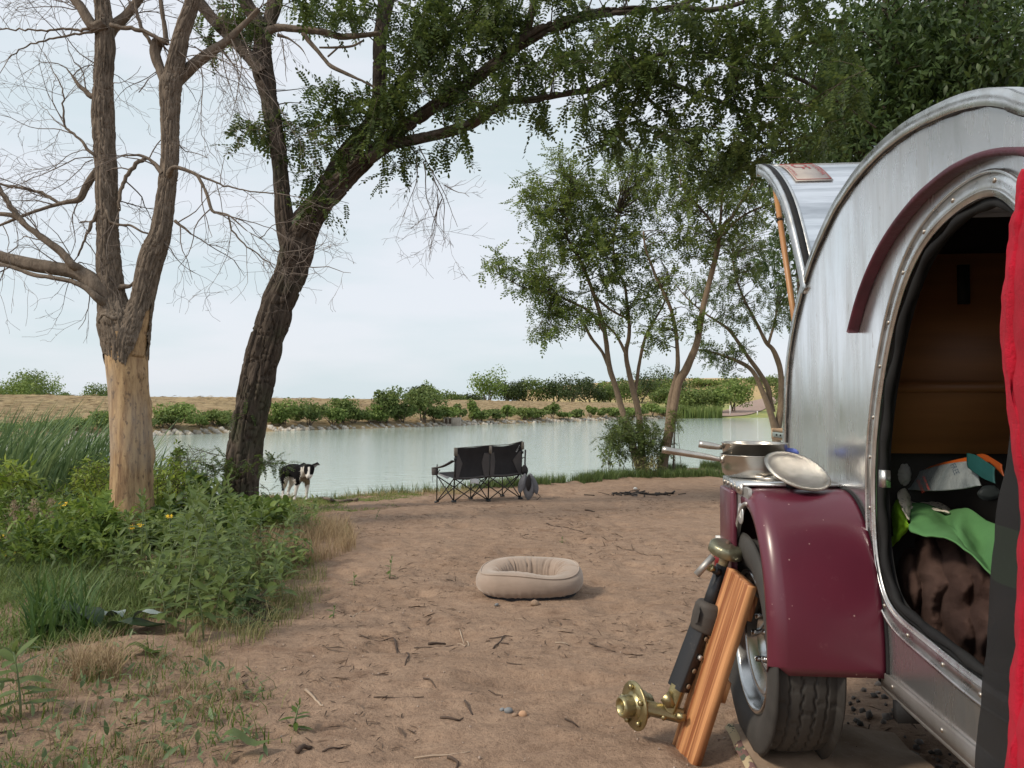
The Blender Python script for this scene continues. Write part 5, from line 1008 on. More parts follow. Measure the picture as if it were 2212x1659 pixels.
# lower sill along the bottom edge
A = Acc(); A.box(X0-.012, X0-.001, .35, 2.12, .335, .375); A.box(X0-.012, X0+.05, .35, 2.12, .325, .335); A.build('lower_rail', alu_dull, tr)
for k in range(6): o = bpy.data.objects.new('screw', sme); link(o, tr); o.location = (X0-.0122, .75+.26*k, .357)
A = Acc(); A.box(X0+.03, XW-.03, .25, 3.0, .36, .40); A.build('floor', pm('plywood_floor', (.16, .11, .07), (.1, .07, .05), 4, .8), tr)
A = Acc(); 
for x in (X0+.18, XW-.2): A.box(x, x+.05, -1.0, 2.95, .28, .355)
for y in (.6, 1.5, 2.25, 2.85): A.box(X0+.05, XW-.05, y, y+.04, .285, .35)
A.box(X0-.02, X0+.1, 2.0, 2.03, .28, .33); A.build('chassis', rubber, tr)
A = Acc(); A.box(X0+.03, XW-.03, 2.98, 3.0, .36, .9); A.build('rear_panel', alu_dull, tr)
# inside: cabinet across the rear of the cabin, shelf edge, handle tab, lining
A = Acc(); A.box(X0+.03, XW-.03, 2.30, 2.32, .98, 1.60); A.build('cabinet_front', wood_dark, tr)
A = Acc(); A.box(X0+.03, XW-.03, 2.285, 2.30, 1.17, 1.20); A.box(X0+.55, X0+.57, 2.285, 2.30, 1.20, 1.58); A.build('cabinet_rail', wood_dark, tr)
A = Acc(); A.box(X0+.03, XW-.03, 2.33, 2.35, .40, 1.72); A.build('bulkhead', pm('black_lining', (.02, .018, .018), (.03, .027, .025), 3, .9), tr)
A = Acc(); A.box(X0+.30, X0+.33, 2.27, 2.285, 1.44, 1.56); A.build('cabinet_strap', rubber, tr)
A = Acc(); A.box(X0+.06, XW-.05, .45, 2.28, .401, .48); A.build('mattress', pm('dark_mattress', (.05, .05, .055), (.03, .03, .035), 4, .9), tr)
# ---- open hatch
hp = smooth2([un(x, y, X0) for x, y in [(1744, 624), (1738, 590), (1728, 545), (1715, 490), (1700, 438), (1683, 400), (1665, 374), (1652, 363), (1641, 359)]], .03)
sweep(hp, X0+.02, XW-.02, 'hatch', alu_skin, 14)
hin = offset2(hp, .035); hin = hin if hin[len(hin)//2][0] > hp[len(hp)//2][0] else offset2(hp, -.035)
sweep(hin, X0+.03, XW-.03, 'hatch_lining', pm('hatch_lining', (.22, .2, .18), (.3, .27, .24), 3, .8), 2)
A = Acc(); V = []
def band(Pa, Pb, Xa, Xb, name, mat): 
    Pa, Pb = np.array(Pa), np.array(Pb); n_ = len(Pa); V = np.stack([np.c_[np.full(n_, Xa), Pa], np.c_[np.full(n_, Xb), Pa], np.c_[np.full(n_, Xb), Pb], np.c_[np.full(n_, Xa), Pb]], 1).reshape(-1, 3)
    i = np.arange(n_-1)[:, None]*4; j = np.arange(4)[None]; k = (j+1) % 4; A = Acc(); A.add(V, np.stack([i+j, i+k, i+4+k, i+4+j], -1).reshape(-1, 4), [[0, 1, 2, 3], [4*n_-4, 4*n_-3, 4*n_-2, 4*n_-1]]); return A.build(name, mat, tr, False)
hup = hp-(hin-hp)*.25
band(hup, hin, X0-.012, X0+.004, 'hatch_edge', alu_trim); band(hup-(hin-hp)*.05, hp+(hin-hp)*.1, X0+.0045, X0+.026, 'hatch_seal', rubber); band(hup, hp+(hin-hp)*.1, X0+.0265, X0+.040, 'hatch_edge', alu_trim)
band(hup, hin, XW-.02, XW, 'hatch_edge', alu_trim)
te = hp[-1]; A = Acc(); A.box(X0-.012, XW, te[0]-.005, te[0]+.02, te[1]-.045, te[1]+.004); A.build('hatch_lip', alu_trim, tr)
# license plate riveted on the hatch skin; its characters point up towards the far side
k1 = np.argmin(abs(np.cumsum(np.linalg.norm(np.diff(hp[::-1], axis=0), axis=1))-.045)); pa = hp[::-1][k1]; cuml = 0; k2 = k1
while cuml < .30: cuml += np.linalg.norm(hp[::-1][k2+1]-hp[::-1][k2]); k2 += 1
seg = hp[::-1][k1:k2+1]; nseg = (hp-hin)[::-1][k1:k2+1]; nseg = nseg/np.linalg.norm(nseg, axis=1)[:, None]
segu = seg+nseg*.006; plate_m = pm('plate_cream', (.40, .35, .31), (.30, .26, .24), 12, .5); plate_red = pm('plate_red_print', (.36, .05, .05), None, 10, .6)
Xp0, Xp1 = X0+.075, X0+.075+.155
V = []
for (P_, x) in ((segu, Xp0), (segu, Xp1), (segu-nseg*.003, Xp1), (segu-nseg*.003, Xp0)): V.append(np.c_[np.full(len(segu), x), P_])
V = np.stack(V, 1).reshape(-1, 3); i = np.arange(len(segu)-1)[:, None]*4; j = np.arange(4)[None]; k = (j+1) % 4; m_ = 4*len(segu)
A = Acc(); A.add(V, np.stack([i+j, i+k, i+4+k, i+4+j], -1).reshape(-1, 4), [[0, 1, 2, 3], [m_-4, m_-3, m_-2, m_-1]]); plate = A.build('license_plate', plate_m, tr)
def on_plate(u, v, h=.002):               # u along the reading direction 0..1 (tip -> hinge), v up 0..1 (towards far side)
    f = u*(len(segu)-1); a_ = int(min(f, len(segu)-2)); q = segu[a_]*(1-(f-a_))+segu[a_+1]*(f-a_)+nseg[a_]*h; return (Xp0+(Xp1-Xp0)*v, q[0], q[1])
def text_mesh(s, size=1.0):
    cu = bpy.data.curves.new('text', 'FONT'); cu.body = s; cu.size = size; cu.resolution_u = 3; o = bpy.data.objects.new('tmp', cu); C.objects.link(o); bpy.context.view_layer.update()
    me = bpy.data.meshes.new_from_object(o.evaluated_get(bpy.context.evaluated_depsgraph_get())); V = np.array([v.co[:] for v in me.vertices]); Fc = [list(p_.vertices) for p_ in me.polygons]
    bpy.data.objects.remove(o); bpy.data.curves.remove(cu); bpy.data.meshes.remove(me); V[:, 0] -= V[:, 0].min(); w_ = V[:, 0].max(); V[:, 0] /= w_; V[:, 1] -= V[:, 1].min(); V[:, 1] /= V[:, 1].max(); return V[:, :2], Fc
def print_text(s, mapper, name, mat, parent):
    V2, Fc = text_mesh(s); V = [mapper(a_, b_) for a_, b_ in V2]; me = bpy.data.meshes.new(name); me.from_pydata(V, [], Fc); me.materials.append(mat); o = bpy.data.objects.new(name, me); link(o, parent); return o
print_text('OKLAHOMA', lambda a_, b_: on_plate(.2+.6*a_, .80+.12*b_), 'plate_lettering', plate_red, plate)
print_text('CF', lambda a_, b_: on_plate(.12+.38*a_, .25+.45*b_), 'plate_lettering', plate_red, plate)
print_text('NATIVE AMERICA', lambda a_, b_: on_plate(.2+.6*a_, .07+.08*b_), 'plate_lettering', plate_red, plate)
A = Acc()
bp = [on_plate(u, v, .0015) for u, v in ((.04, .04), (.5, .04), (.96, .04), (.96, .96), (.5, .96), (.04, .96), (.04, .04))]; A.tube(bp, .0016, 4); A.build('plate_border', plate_red, plate)
# ---- fender, side box, wheel
XF = .572; wc = (2.452, .338)
def un2(px, py, X): return un(px, py, X)
th = np.linspace(math.radians(-2), math.radians(90), 26); fc = (2.385, .40)
farc = np.c_[fc[0]-.287*np.cos(th), fc[1]+.455*np.sin(th)]; farc[0:2, 1] = (.385, .40)
farc = np.vstack([[(fc[0]-.285, .36)], farc])
farc = np.vstack([farc, [(2.45, .855)]])
nX = 14; xx = np.linspace(0, 1, nX); V = []
for i_, q in enumerate(farc):
    inn = (np.array([2.385, .30])-q); inn /= np.linalg.norm(inn)
    row = []
    for u in xx:
        X = XF+u*(X0-.002-XF); e = max(0, (.12-u)/.12); d_ = .035*(1-math.sqrt(max(0, 1-e*e)))
        row.append((X, q[0]+inn[0]*d_, q[1]+inn[1]*d_))
    row = [(XF+.001, q[0]+inn[0]*.055, q[1]+inn[1]*.055)]+row; V.append(row)
V = np.array(V); V[0, 1:3, 2] += .02
A = Acc(); A.add(V.reshape(-1, 3), grid_faces(len(farc), nX+1)); fo = A.build('fender', red_gloss, tr, True)
sol = fo.modifiers.new('s', 'SOLIDIFY'); sol.thickness = .004; sol.offset = -1
A = Acc(); A.tube([(X0-.004, q[0]-.004, q[1]) for q in farc], .005, 6); A.build('fender_beading', rubber, tr, True)
# grey side panel with the wheel arch cut out (arch = circle round the wheel)
ar = .385; ta = np.linspace(math.radians(168), math.radians(12), 30); arch = [(wc[0]+ar*math.cos(t)*-1*-1, wc[1]+ar*math.sin(t)+.02) for t in ta]
sA = [(2.36, .858), (2.70, .858), (2.70, .30), (2.61, .30)]; arc_back = [(2.36+.25*math.cos(t), .31+.50*math.sin(t)) for t in np.linspace(0, math.radians(90), 22)]
poly = sA+arc_back; tri = tessellate_polygon([[Vector((a_, b_, 0)) for a_, b_ in poly]]); fl = np.array([(XF+.004, a_, b_) for a_, b_ in poly]); n_ = len(fl)
A = Acc(); A.add(np.vstack([fl, fl+[.012, 0, 0]]), [[a_, b_, c_] for a_, b_, c_ in tri]+[[c_+n_, b_+n_, a_+n_] for a_, b_, c_ in tri]); A.add(np.vstack([fl, fl+[.012, 0, 0]]), [[i, (i+1) % n_, (i+1) % n_+n_, i+n_] for i in range(n_)]); A.build('side_panel', alu_dull, tr)
A = Acc(); A.tube([(XF+.002, a_, b_) for a_, b_ in arc_back], .007, 8); A.build('arch_lip', alu_dull, tr, True)
A = Acc(); A.box(XF, X0-.002, 2.42, 2.70, .860, .869); A.build('box_top', alu_trim, tr)
A = Acc(); A.box(XF-.004, XF+.003, 2.42, 2.70, .832, .868); A.build('box_hem', alu_trim, tr)
for k in range(5): o = bpy.data.objects.new('screw', sme); link(o, tr); o.location = (XF-.0042, 2.45+.055*k, .850); o.scale = (1.5, 1.5, 1.5)
A = Acc(); A.box(XF+.32, X0-.001, 2.46, 2.80, .858, .872); A.build('wood_strip', pm('layered_wood', (.35, .16, .09), (.2, .09, .05), 30, .6, stretch=(.2, .2, 3)), tr) if False else None
A = Acc(); A.box(XF+.018, X0-.002, 2.69, 2.70, .32, .858); A.build('box_back', alu_dull, tr)
A = Acc(); A.box(XF+.02, X0-.002, 2.66, 2.68, .30, .82); A.build('wheel_well', pm('well_red', (.08, .008, .012), (.05, .006, .01), 3, .7), tr)
A = Acc(); A.box(XF-.020, XF+.003, 2.50, 2.685, .40, .835); o = A.build('box_door', red_gloss, tr); bv = o.modifiers.new('b', 'BEVEL'); bv.width = .008; bv.segments = 2
A = Acc(); A.add(*[xf(lathe([(0, 0), (.011, 0), (.011, .003), (.006, .005), (0, .005)], 14, 'x')[0]*[-1, 1, 1], None, (XF-.020, 2.64, .62)), lathe([(0, 0), (.011, 0), (.011, .003), (.006, .005), (0, .005)], 14, 'x')[1]]); A.build('lock', alu_trim, tr, True)
# round badge with a white mountain-like motif
bc = (2.455, .765); bV, bF = lathe([(0, .004), (.033, .004), (.036, .002), (.036, 0)], 28, 'x'); A = Acc(); A.add(bV*np.array([-1, 1, 1])+[XF+.003, bc[0], bc[1]], bF[:, ::-1]); bo = A.build('badge', pm('badge_silver', (.62, .63, .64), (.45, .45, .46), 30, .4, .6), tr, True)
A = Acc(); g = np.random.default_rng(4)
for k in range(9): a_ = g.uniform(0, 6.28); rr = g.uniform(0, .020); y_, z_ = bc[0]+rr*math.cos(a_), bc[1]+rr*math.sin(a_); w_ = g.uniform(.006, .012); A.add([[XF-.0022, y_-w_, z_-.006], [XF-.0022, y_+w_, z_-.008], [XF-.0022, y_+w_*.3, z_+.014]], [[0, 1, 2]])
A.build('badge_motif', white, bo)
# tail lamp
A = Acc(); A.box(XF-.03, XF+.02, 2.703, 2.75, .50, .60); o = A.build('tail_lamp', pm('red_lens', (.20, .01, .015), (.14, .01, .012), 20, .25), tr)
A = Acc(); A.box(XF-.025, XF+.015, 2.703, 2.74, .605, .64); A.build('lamp_housing', white, tr)
# wheel
tyre_m, n, l, p = nmat('tyre_rubber'); a = tex(n, l, 5, 5); l.new(ramp(n, l, a, (.030, .028, .026), (.055, .050, .045)).outputs[0], p.inputs['Base Color']); p.inputs['Roughness'].default_value = .75; bump(n, l, p, tex(n, l, 120, 3), .3, .002)
wh = 'wheel'; R_t = .332; Wt = .222; xi = .574
nth = 220; profT = [(.225, -.075), (.245, -.092), (.275, -.104), (.31, -.107), (.335, -.101), (.349, -.091)]
treadx = np.linspace(-.082, .082, 56); V = []; th = np.linspace(0, 2*math.pi, nth, endpoint=False)
rows = []
for r_, x in profT: rows.append((x, r_+0*th))
for x in treadx:
    rr = R_t-.010*(abs(x)/.082)**2.4+0*th
    for gx, amp_ in ((-.052, .0012), (-.018, .002), (.018, .002), (.052, .0012)):
        d_ = np.abs(x-gx-amp_*np.sign(np.sin(th*46+gx*50))*np.minimum(1, 3*abs(np.sin(th*46+gx*50)))); rr = rr-.007*(d_ < .0026)
    for gx in (-.035, .0, .035): ph = th*46+gx*60; rr = rr-.004*((np.abs(np.sin(ph)) < .10) & (abs(x-gx) < .011))
    if abs(x) > .062: rr = rr-.005*(np.abs(np.sin(th*46+.8)) < .13)
    rows.append((x, rr))
for r_, x in profT[::-1]: rows.append((-x, r_+0*th))
V = np.array([np.stack([x+0*th, rr*np.cos(th), rr*np.sin(th)], -1) for x, rr in rows]); 
wroot_x = xi+Wt/2
# flatten where it meets the soil
V[..., 2] = np.maximum(V[..., 2], -R_t+.012)
A = Acc(); A.add(V.reshape(-1, 3), grid_faces(len(rows), nth, True)); we = bpy.data.objects.new('wheel', None); link(we, tr); we.location = (wroot_x, wc[0], R_t+.016)
A.build('tyre', tyre_m, we, True)
chrome = pm('chrome', (.60, .60, .60), (.42, .42, .42), 5, .22, 1.0); 
A = Acc(); A.add(*(lambda q: (q[0]*[-1, 1, 1], q[1]))(lathe([(0, .010), (.03, .012), (.055, .02), (.07, .045), (.10, .035), (.13, .03), (.155, .055), (.175, .06), (.19, .045), (.198, .02), (.205, .03), (.210, .078), (.218, .088), (.228, .088), (.232, .080)], 72, 'x'))); A.build('rim', chrome, we, True)
A = Acc(); 
for k in range(5): a_ = k*2*math.pi/5; A = Acc(); A.tube([(-.035, .075*math.cos(a_), .075*math.sin(a_)), (-.062, .075*math.cos(a_), .075*math.sin(a_))], .010, 6); A.build('wheel_nut', chrome, we)
A = Acc(); A.tube([(-.085, .20, -.06), (-.10, .215, -.062), (-.115, .222, -.062)], .005, 6); A.build('valve', rubber, we)

# ---- galley side: pull-out drawer slide and prop pole
q1 = un(1668, 926, X0+.06); s1 = q1[0]; pine = pm('pine_wood', (.52, .34, .19), (.42, .26, .14), 6, .6, stretch=(1, .2, 1))
zt = un(1668, 925, X0+.06)[1]; zb = un(1668, 948, X0+.06)[1]; hh_ = zt-zb
dw = empty('pull_out_drawer', tw(X0+.06, s1-.3, zb), -PSI); tag(dw, 'pine drawer pulled out of the trailer rear on a metal slide', 'drawer')
A = Acc(); A.box(0, .02, -.6, .3, hh_*.72, hh_).box(0, .02, -.6, .3, 0, hh_*.22).box(0, .55, .3, .315, 0, hh_).box(.55, .57, -.6, .3, 0, hh_).box(0.02, .55, -.6, .3, hh_*.45, hh_*.5); A.build('frame', pine, dw)
A = Acc(); A.box(-.006, .012, -.6, .28, hh_*.24, hh_*.68); A.build('slide', pm('zinc', (.50, .58, .54), (.42, .50, .47), 10, .4, .5), dw)
A = Acc(); 
for k in range(8): A.box(-.009, -.006, .20-.06*k, .212-.06*k, hh_*.38, hh_*.54)
A.build('slide_hole', rubber, dw)
gv = pm('galvanised_steel', (.36, .38, .40), (.22, .235, .25), 7, .55, .6, stretch=(1, 1, .25)); qz = un(1683, 925, X0+.12); zt2 = un(1683, 908, X0+.12)[1]; ztop = un(1686, 900, X0+.16)[1]
tb = empty('metal_box', tw(X0+.10, s1-.36, zt), -PSI); tag(tb, 'grey galvanised lidded box standing on the pulled-out drawer', 'box'); hb = zt2-zt
A = Acc(); y0, y1 = -.35, .22
A.add([[0, y0, 0], [.36, y0, 0], [.36, y1-.01, 0], [0, y1-.01, 0], [-.01, y0, hb], [.37, y0, hb], [.37, y1, hb], [-.01, y1, hb]], [[0, 1, 2, 3], [4, 5, 6, 7], [0, 1, 5, 4], [1, 2, 6, 5], [2, 3, 7, 6], [3, 0, 4, 7]]); A.build('body', gv, tb)
A = Acc(); A.add([[-.02, y0, hb+.002], [.38, y0, hb+.002], [.38, y1+.01, hb+.002], [-.02, y1+.01, hb+.002], [-.02, y0, hb+.02], [.38, y0, hb+.02], [.38, y1+.01, hb+.02], [-.02, y1+.01, hb+.02], [.05, y0, hb+.06], [.31, y0, hb+.06], [.31, y1-.06, hb+.06], [.05, y1-.06, hb+.06]], [[0, 1, 5, 4], [1, 2, 6, 5], [2, 3, 7, 6], [3, 0, 4, 7], [4, 5, 9, 8], [5, 6, 10, 9], [6, 7, 11, 10], [7, 4, 8, 11], [8, 9, 10, 11], [3, 2, 1, 0]]); A.build('lid', gv, tb)
A = Acc(); A.box(-.032, -.012, y1-.09, y1-.03, hb-.02, hb+.015); A.build('latch', rubber, tb)
pt = un(1672, 388, X0+.05); pb = un(1724, 745, X0+.03); pole_m = pm('bamboo_pole', (.46, .24, .10), (.36, .17, .07), 5, .45)
v0, v1 = np.array((X0+.05, pt[0], pt[1])), np.array((X0+.03, pb[0], pb[1])); v2 = v1+(v1-v0)*.35
pl = empty('prop_pole', tw(*v2), -PSI); tag(pl, 'brown wooden pole propping up the trailer hatch', 'pole'); inv = np.array(v2)
A = Acc(); A.tube(np.array([v0, v0*.5+v1*.5, v2])-inv, .0125, 12); A.build('pole', pole_m, pl, True)
A = Acc(); m2 = v0*.72+v1*.28-inv
for k in range(3): A.add(*(lambda q: (xf(q[0], rotm(v0-v1), m2+np.array([0, 0, .006*k])), q[1]))(lathe([(.013, -.002), (.016, 0), (.013, .002)], 12)))
A.build('string_knot', rubber, pl); A = Acc(); A.tube([v0-inv+[-.02, .02, .02], v0*.86+v1*.14-inv+[-.028, 0, 0], m2+[-.012, 0, 0]], .0018, 4); A.build('string', rubber, pl)
# ---------------------------------------------------------------- pans and lid on the box top
steel, n, l, p = nmat('brushed_steel'); a = tex(n, l, 8, 4, (1, 1, .15)); l.new(ramp(n, l, a, (.60, .56, .50), (.42, .39, .35)).outputs[0], p.inputs['Base Color']); p.inputs['Metallic'].default_value = .95; p.inputs['Roughness'].default_value = .26; bump(n, l, p, a, .1, .004)
TOP = .870
def pan(label, px, py, r, h, hx, hy, z0=TOP, dz=0.0):
    """px,py: lowest front point of the base; hx,hy: picture position of the handle end"""
    X, s = uz(px, py, z0); cx, cs = X, s+r*.86; root = empty('saucepan', tw(cx, cs, z0+dz), -PSI); tag(root, label, 'pan')
    pr_ = [(0, .001), (r*.80, .001), (r*.90, .006), (r*.965, .018), (r*.985, .035), (r, h), (r+.004, h+.003), (r-.001, h+.004), (r-.004, h), (r*.965, .03), (r*.88, .008), (0, .006)]
    A = Acc(); A.add(*lathe(pr_, 72)); A.build('pan_body', steel, root, True)
    # handle: tube that leaves the wall below the rim
    d = ray(hx, hy); X1 = None; t = (cs+.02)/(d[0]*sps+d[1]*cps); He = np.array([(d[0]*cps-d[1]*sps)*t-cx, .02, CAMZ+d[2]*t-z0-dz]); 
    st = np.array([-r*.995, .0, h*.80]); P = [st, st+(He-st)*.10+[0, 0, -.002], st+(He-st)*.3+[0, 0, .0], He]
    P_, R_ = resample(P, [.008, .009, .0115, .0135], .02); A = Acc(); V, f1, f2 = tube(P_, R_, 14); V2 = V.copy(); A.add(V2, f1, f2); A.build('handle', steel, root, True)
    A = Acc(); A.box(-r-.004, -r+.006, -.016, .016, h*.62, h*.95); A.build('handle_bracket', steel, root)
    return root, (cx, cs)
p1, c1_ = pan('stainless saucepan in front, with its long handle pointing left', 1650, 1036, .122, .078, 1430, 971)
p2, c2_ = pan('second stainless saucepan behind the front one, with shorter visible handle', 1606, 1020, .118, .098, 1510, 960, dz=0) if False else (None, None)
X, s = c1_; root = empty('saucepan', tw(X+.004, s+.035, TOP+.040), -PSI); tag(root, 'second stainless saucepan stacked inside the front one, its handle shorter', 'pan'); r, h = .115, .078
A = Acc(); A.add(*lathe([(0, .001), (r*.85, .001), (r*.96, .018), (r, h), (r+.004, h+.003), (r-.001, h+.004), (r-.004, h), (r*.95, .02), (0, .006)], 72)); A.build('pan_body', steel, root, True)
t = (s+.05)/(ray(1510, 959)[0]*sps+ray(1510, 959)[1]*cps); d = ray(1510, 959); He = np.array([(d[0]*cps-d[1]*sps)*t-X-.004, .02, CAMZ+d[2]*t-TOP-.040]); stt = np.array([-r, 0, h*.8]); P_, R_ = resample([stt, stt+(He-stt)*.15, stt+(He-stt)*.5, He], [.008, .010, .0135, .0135], .02)
A = Acc(); A.tube(P_, R_, 14); A.build('handle', steel, root, True)
# lid: domed disc seen from its underside edge, leaning on the pan
ld = at(1722, 1017, 2.33); lr = 69*2.33/F; lid_m, n, l, p = nmat('wet_steel_lid'); a = tex(n, l, 45, 6, rough=.75); b = tex(n, l, 7, 3); l.new(ramp(n, l, b, (.50, .47, .42), (.30, .27, .24)).outputs[0], p.inputs['Base Color']); p.inputs['Metallic'].default_value = .95; p.inputs['Roughness'].default_value = .27; bump(n, l, p, a, .8, .006)
lidr = empty('pan_lid', tuple(ld)); tag(lidr, 'round domed steel lid with water drops leaning beside the saucepans', 'lid')
nrm_ = Vector((.17, -.50, .85)).normalized(); A = Acc(); LV, LF = lathe([(0, -.030), (lr*.3, -.028), (lr*.6, -.020), (lr*.80, -.008), (lr*.88, .0), (lr*.90, .006), (lr*.97, .007), (lr, .003), (lr*1.0, -.002), (lr*.9, -.004), (lr*.8, -.014), (lr*.6, -.026), (0, -.036)], 72)
A.add(xf(LV, np.array(nrm_.to_track_quat('Z', 'Y').to_matrix())), LF); A.build('lid_dome', lid_m, lidr, True)
V = xf(lathe([(lr-.002, .004), (lr+.003, .001), (lr-.002, -.003)], 72)[0], np.array(nrm_.to_track_quat('Z', 'Y').to_matrix())); A = Acc(); A.add(V, grid_faces(3, 72, True)); A.build('rim', steel, lidr, True)
A = Acc(); A.add(*(lambda q: (xf(q[0], np.array(nrm_.to_track_quat('Z', 'Y').to_matrix())), q[1]))(lathe([(0, -.036), (.008, -.037), (.008, -.05), (.018, -.056), (.018, -.064), (0, -.068)], 20))); A.build('knob', rubber, lidr, True)
X, s = uz(1596*1.0+40, 1050, TOP); 
X, s = uz(1672, 1026+6, TOP)
tool = empty('folding_tool', tw(X-.03, s-.10, TOP), -PSI-.3); tag(tool, 'small folding metal tool lying before the saucepan', 'tool'); A = Acc()
for k in range(3): A.box(-.055+.01*k, .045, -.010+.008*k, -.004+.008*k, 0, .010)
A.build('handle', steel, tool); A = Acc(); A.tube([(.03, 0, .012), (.055, .008, .008), (.075, .012, .004)], .004, 6); A.build('jaw', rubber, tool)
cl = pm('blue_cloth', (.03, .06, .30), (.12, .16, .45), 30, .9); g = np.random.default_rng(12)
def cloth(name, label, cat, center, R_, size, mat, folds=.02, fs=5, seed=1, shape=None, nu=50, nv=50, parent=None, thick=0):
    u, v = np.meshgrid(np.linspace(-1, 1, nu), np.linspace(-1, 1, nv), indexing='ij'); P = np.stack([u*size[0], v*size[1], 0*u], -1)
    P[..., 2] += folds*(np.abs(fbm(u*fs*.5+seed, v*fs*.25, seed, 3, seed)-.5)*4-1)
    if shape is not None: P = shape(u, v, P)
    P = xf(P.reshape(-1, 3), R_, center); A = Acc(); A.add(P, grid_faces(nu, nv)); o = A.build(name, mat, parent, True, label=label, cat=cat) if parent is None else A.build(name, mat, parent, True)
    if thick: m_ = o.modifiers.new('s', 'SOLIDIFY'); m_.thickness = thick
    return o
def blob_cloth(name, label, cat, c, rad, mat, seed, fold=.10, fs=3.0, nu=90, nv=60, swirl=1.5, zmin=None):
    th, ph = np.meshgrid(np.linspace(0, 2*math.pi, nu, endpoint=False), np.linspace(.02, math.pi-.02, nv), indexing='ij'); x, y, z = np.sin(ph)*np.cos(th), np.sin(ph)*np.sin(th), np.cos(ph)
    w = fbm(x*1.3+seed, y*1.3, z*1.3, 2, seed)*swirl*4; f = np.abs(np.sin(w*2.2+x*fs+z*fs*.6+y*fs))**.7; r = 1+fold*(f-.6)+fold*.6*(fbm(x*3, y*3, z*3, 3, seed+4)-.5)
    V = np.stack([x*r*rad[0], y*r*rad[1], z*r*rad[2]], -1); 
    if zmin is not None: V[..., 2] = np.maximum(V[..., 2], zmin)
    V = V.transpose(1, 0, 2); A = Acc(); A.add(V.reshape(-1, 3), grid_faces(nv, nu, True)); o = A.build(name, mat, None, True, label=label, cat=cat); o.location = tw(*c); o.rotation_euler = (0, 0, -PSI); return o
blob_cloth('blue_cloth', 'scrap of blue cloth tucked behind the lid beside the pans', 'cloth', (c1_[0]+.125, c1_[1]+.02, TOP+.085), (.03, .03, .018), cl, 3, .2, nu=30, nv=20)

# ---------------------------------------------------------------- bedding and bag inside the door
fleece, n, l, p = nmat('brown_fleece'); a = tex(n, l, 5, 4); l.new(ramp(n, l, a, (.090, .055, .045), (.050, .029, .024)).outputs[0], p.inputs['Base Color']); p.inputs['Roughness'].default_value = 1; p.inputs['Sheen Weight'].default_value = 0; p.inputs['Specular IOR Level'].default_value = .1; bump(n, l, p, tex(n, l, 140, 4, rough=.8), .9, .006)
# blanket: overlapping rolls of fleece
def blanket():
    nu, nv = 190, 130; U, W = np.meshgrid(np.linspace(0, 1, nu), np.linspace(0, 1, nv), indexing='ij'); V = np.zeros((nu, nv, 3))
    for i in range(nu):
        for j in range(nv):
            u, w = U[i, j], W[i, j]; px = 1905+345*u+14*math.sin(w*3); py = 1128+340*w+40*u*(1-w); V[i, j] = (px, py, 0)
    px, py = V[..., 0], V[..., 1]; wob = fbm(px/70, py/60, 0, 2, 4)
    ph = (px-1905)/27-1.6*((py-1300)/150)**2*-1*.55+wob*1.6; f = np.abs(np.sin(ph*math.pi*.5))**.8; amp = np.interp(px, [1905, 2010, 2060, 2250], [.034, .036, .024, .012])
    q1 = np.hypot((px-2085)/42, (py-1240)/60); q2 = np.hypot((px-2110)/50, (py-1355)/48); q3 = np.hypot((px-2200)/55, (py-1300)/90)
    lump = .07*np.exp(-q1**4)+.085*np.exp(-q2**4)+.05*np.exp(-q3**4)
    X = X0+.175-.055*np.sin(math.pi*np.clip((py-1128)/340, 0, 1))**.6-amp*.8*f-lump*.4-.02*(fbm(px/40, py/40, 0, 3, 9)-.5)+.05*np.clip((1240-py)/60, 0, 1)+.12*np.clip((1175-py)/50, 0, 1)**2
    o_ = np.zeros_like(V)
    for i in range(nu):
        for j in range(nv): s1, z1 = un(px[i, j], py[i, j], X[i, j]); o_[i, j] = (X[i, j], s1, z1)
    return o_.reshape(-1, 3), grid_faces(nu, nv)
V_, F_ = blanket(); A = Acc(); A.add(V_, F_); bo = A.build('fleece_blanket', fleece, None, True, label='bunched dark brown fleece blanket lying in the trailer doorway', cat='blanket'); bo.rotation_euler = (0, 0, -PSI)
green_c = pm('green_fabric', (.075, .20, .065), (.05, .15, .045), 2.5, .85, bs=.2, bscale=60)
def drape(name, label, cat, pts, mat, thick=.004, nn=30, fold=.010, seed=3):
    """pts: rows of (px, py, X) control points on the trailer; bilinear-interpolated sheet"""
    G = np.array([[(x,)+tuple(un(a_, b_, x)) for a_, b_, x in row] for row in pts]); R_, C_ = G.shape[:2]
    out = np.zeros((nn, nn, 3)); uu = np.linspace(0, R_-1, nn); vv = np.linspace(0, C_-1, nn)
    def cr_(a_, i, t, n_):
        p = [a_[max(0, min(n_-1, i+k))] for k in (-1, 0, 1, 2)]; return .5*((2*p[1])+(-p[0]+p[2])*t+(2*p[0]-5*p[1]+4*p[2]-p[3])*t*t+(-p[0]+3*p[1]-3*p[2]+p[3])*t**3)
    for i, u in enumerate(uu):
        iu = min(int(u), R_-2)
        row = cr_(G, iu, u-iu, R_)
        for j, v in enumerate(vv): jv = min(int(v), C_-2); out[i, j] = cr_(row, jv, v-jv, C_)
    U, Vv = np.meshgrid(uu, vv, indexing='ij'); out[..., 0] += fold*(fbm(U*1.7, Vv*.9, 0, 3, seed)-.5)*2; out[..., 2] += fold*(fbm(U*1.5+4, Vv*1.2, 0, 2, seed)-.5)*2
    A = Acc(); A.add(out.reshape(-1, 3), grid_faces(nn, nn)); o = A.build(name, mat, None, True, label=label, cat=cat); o.rotation_euler = (0, 0, -PSI); m_ = o.modifiers.new('s', 'SOLIDIFY'); m_.thickness = thick; return o
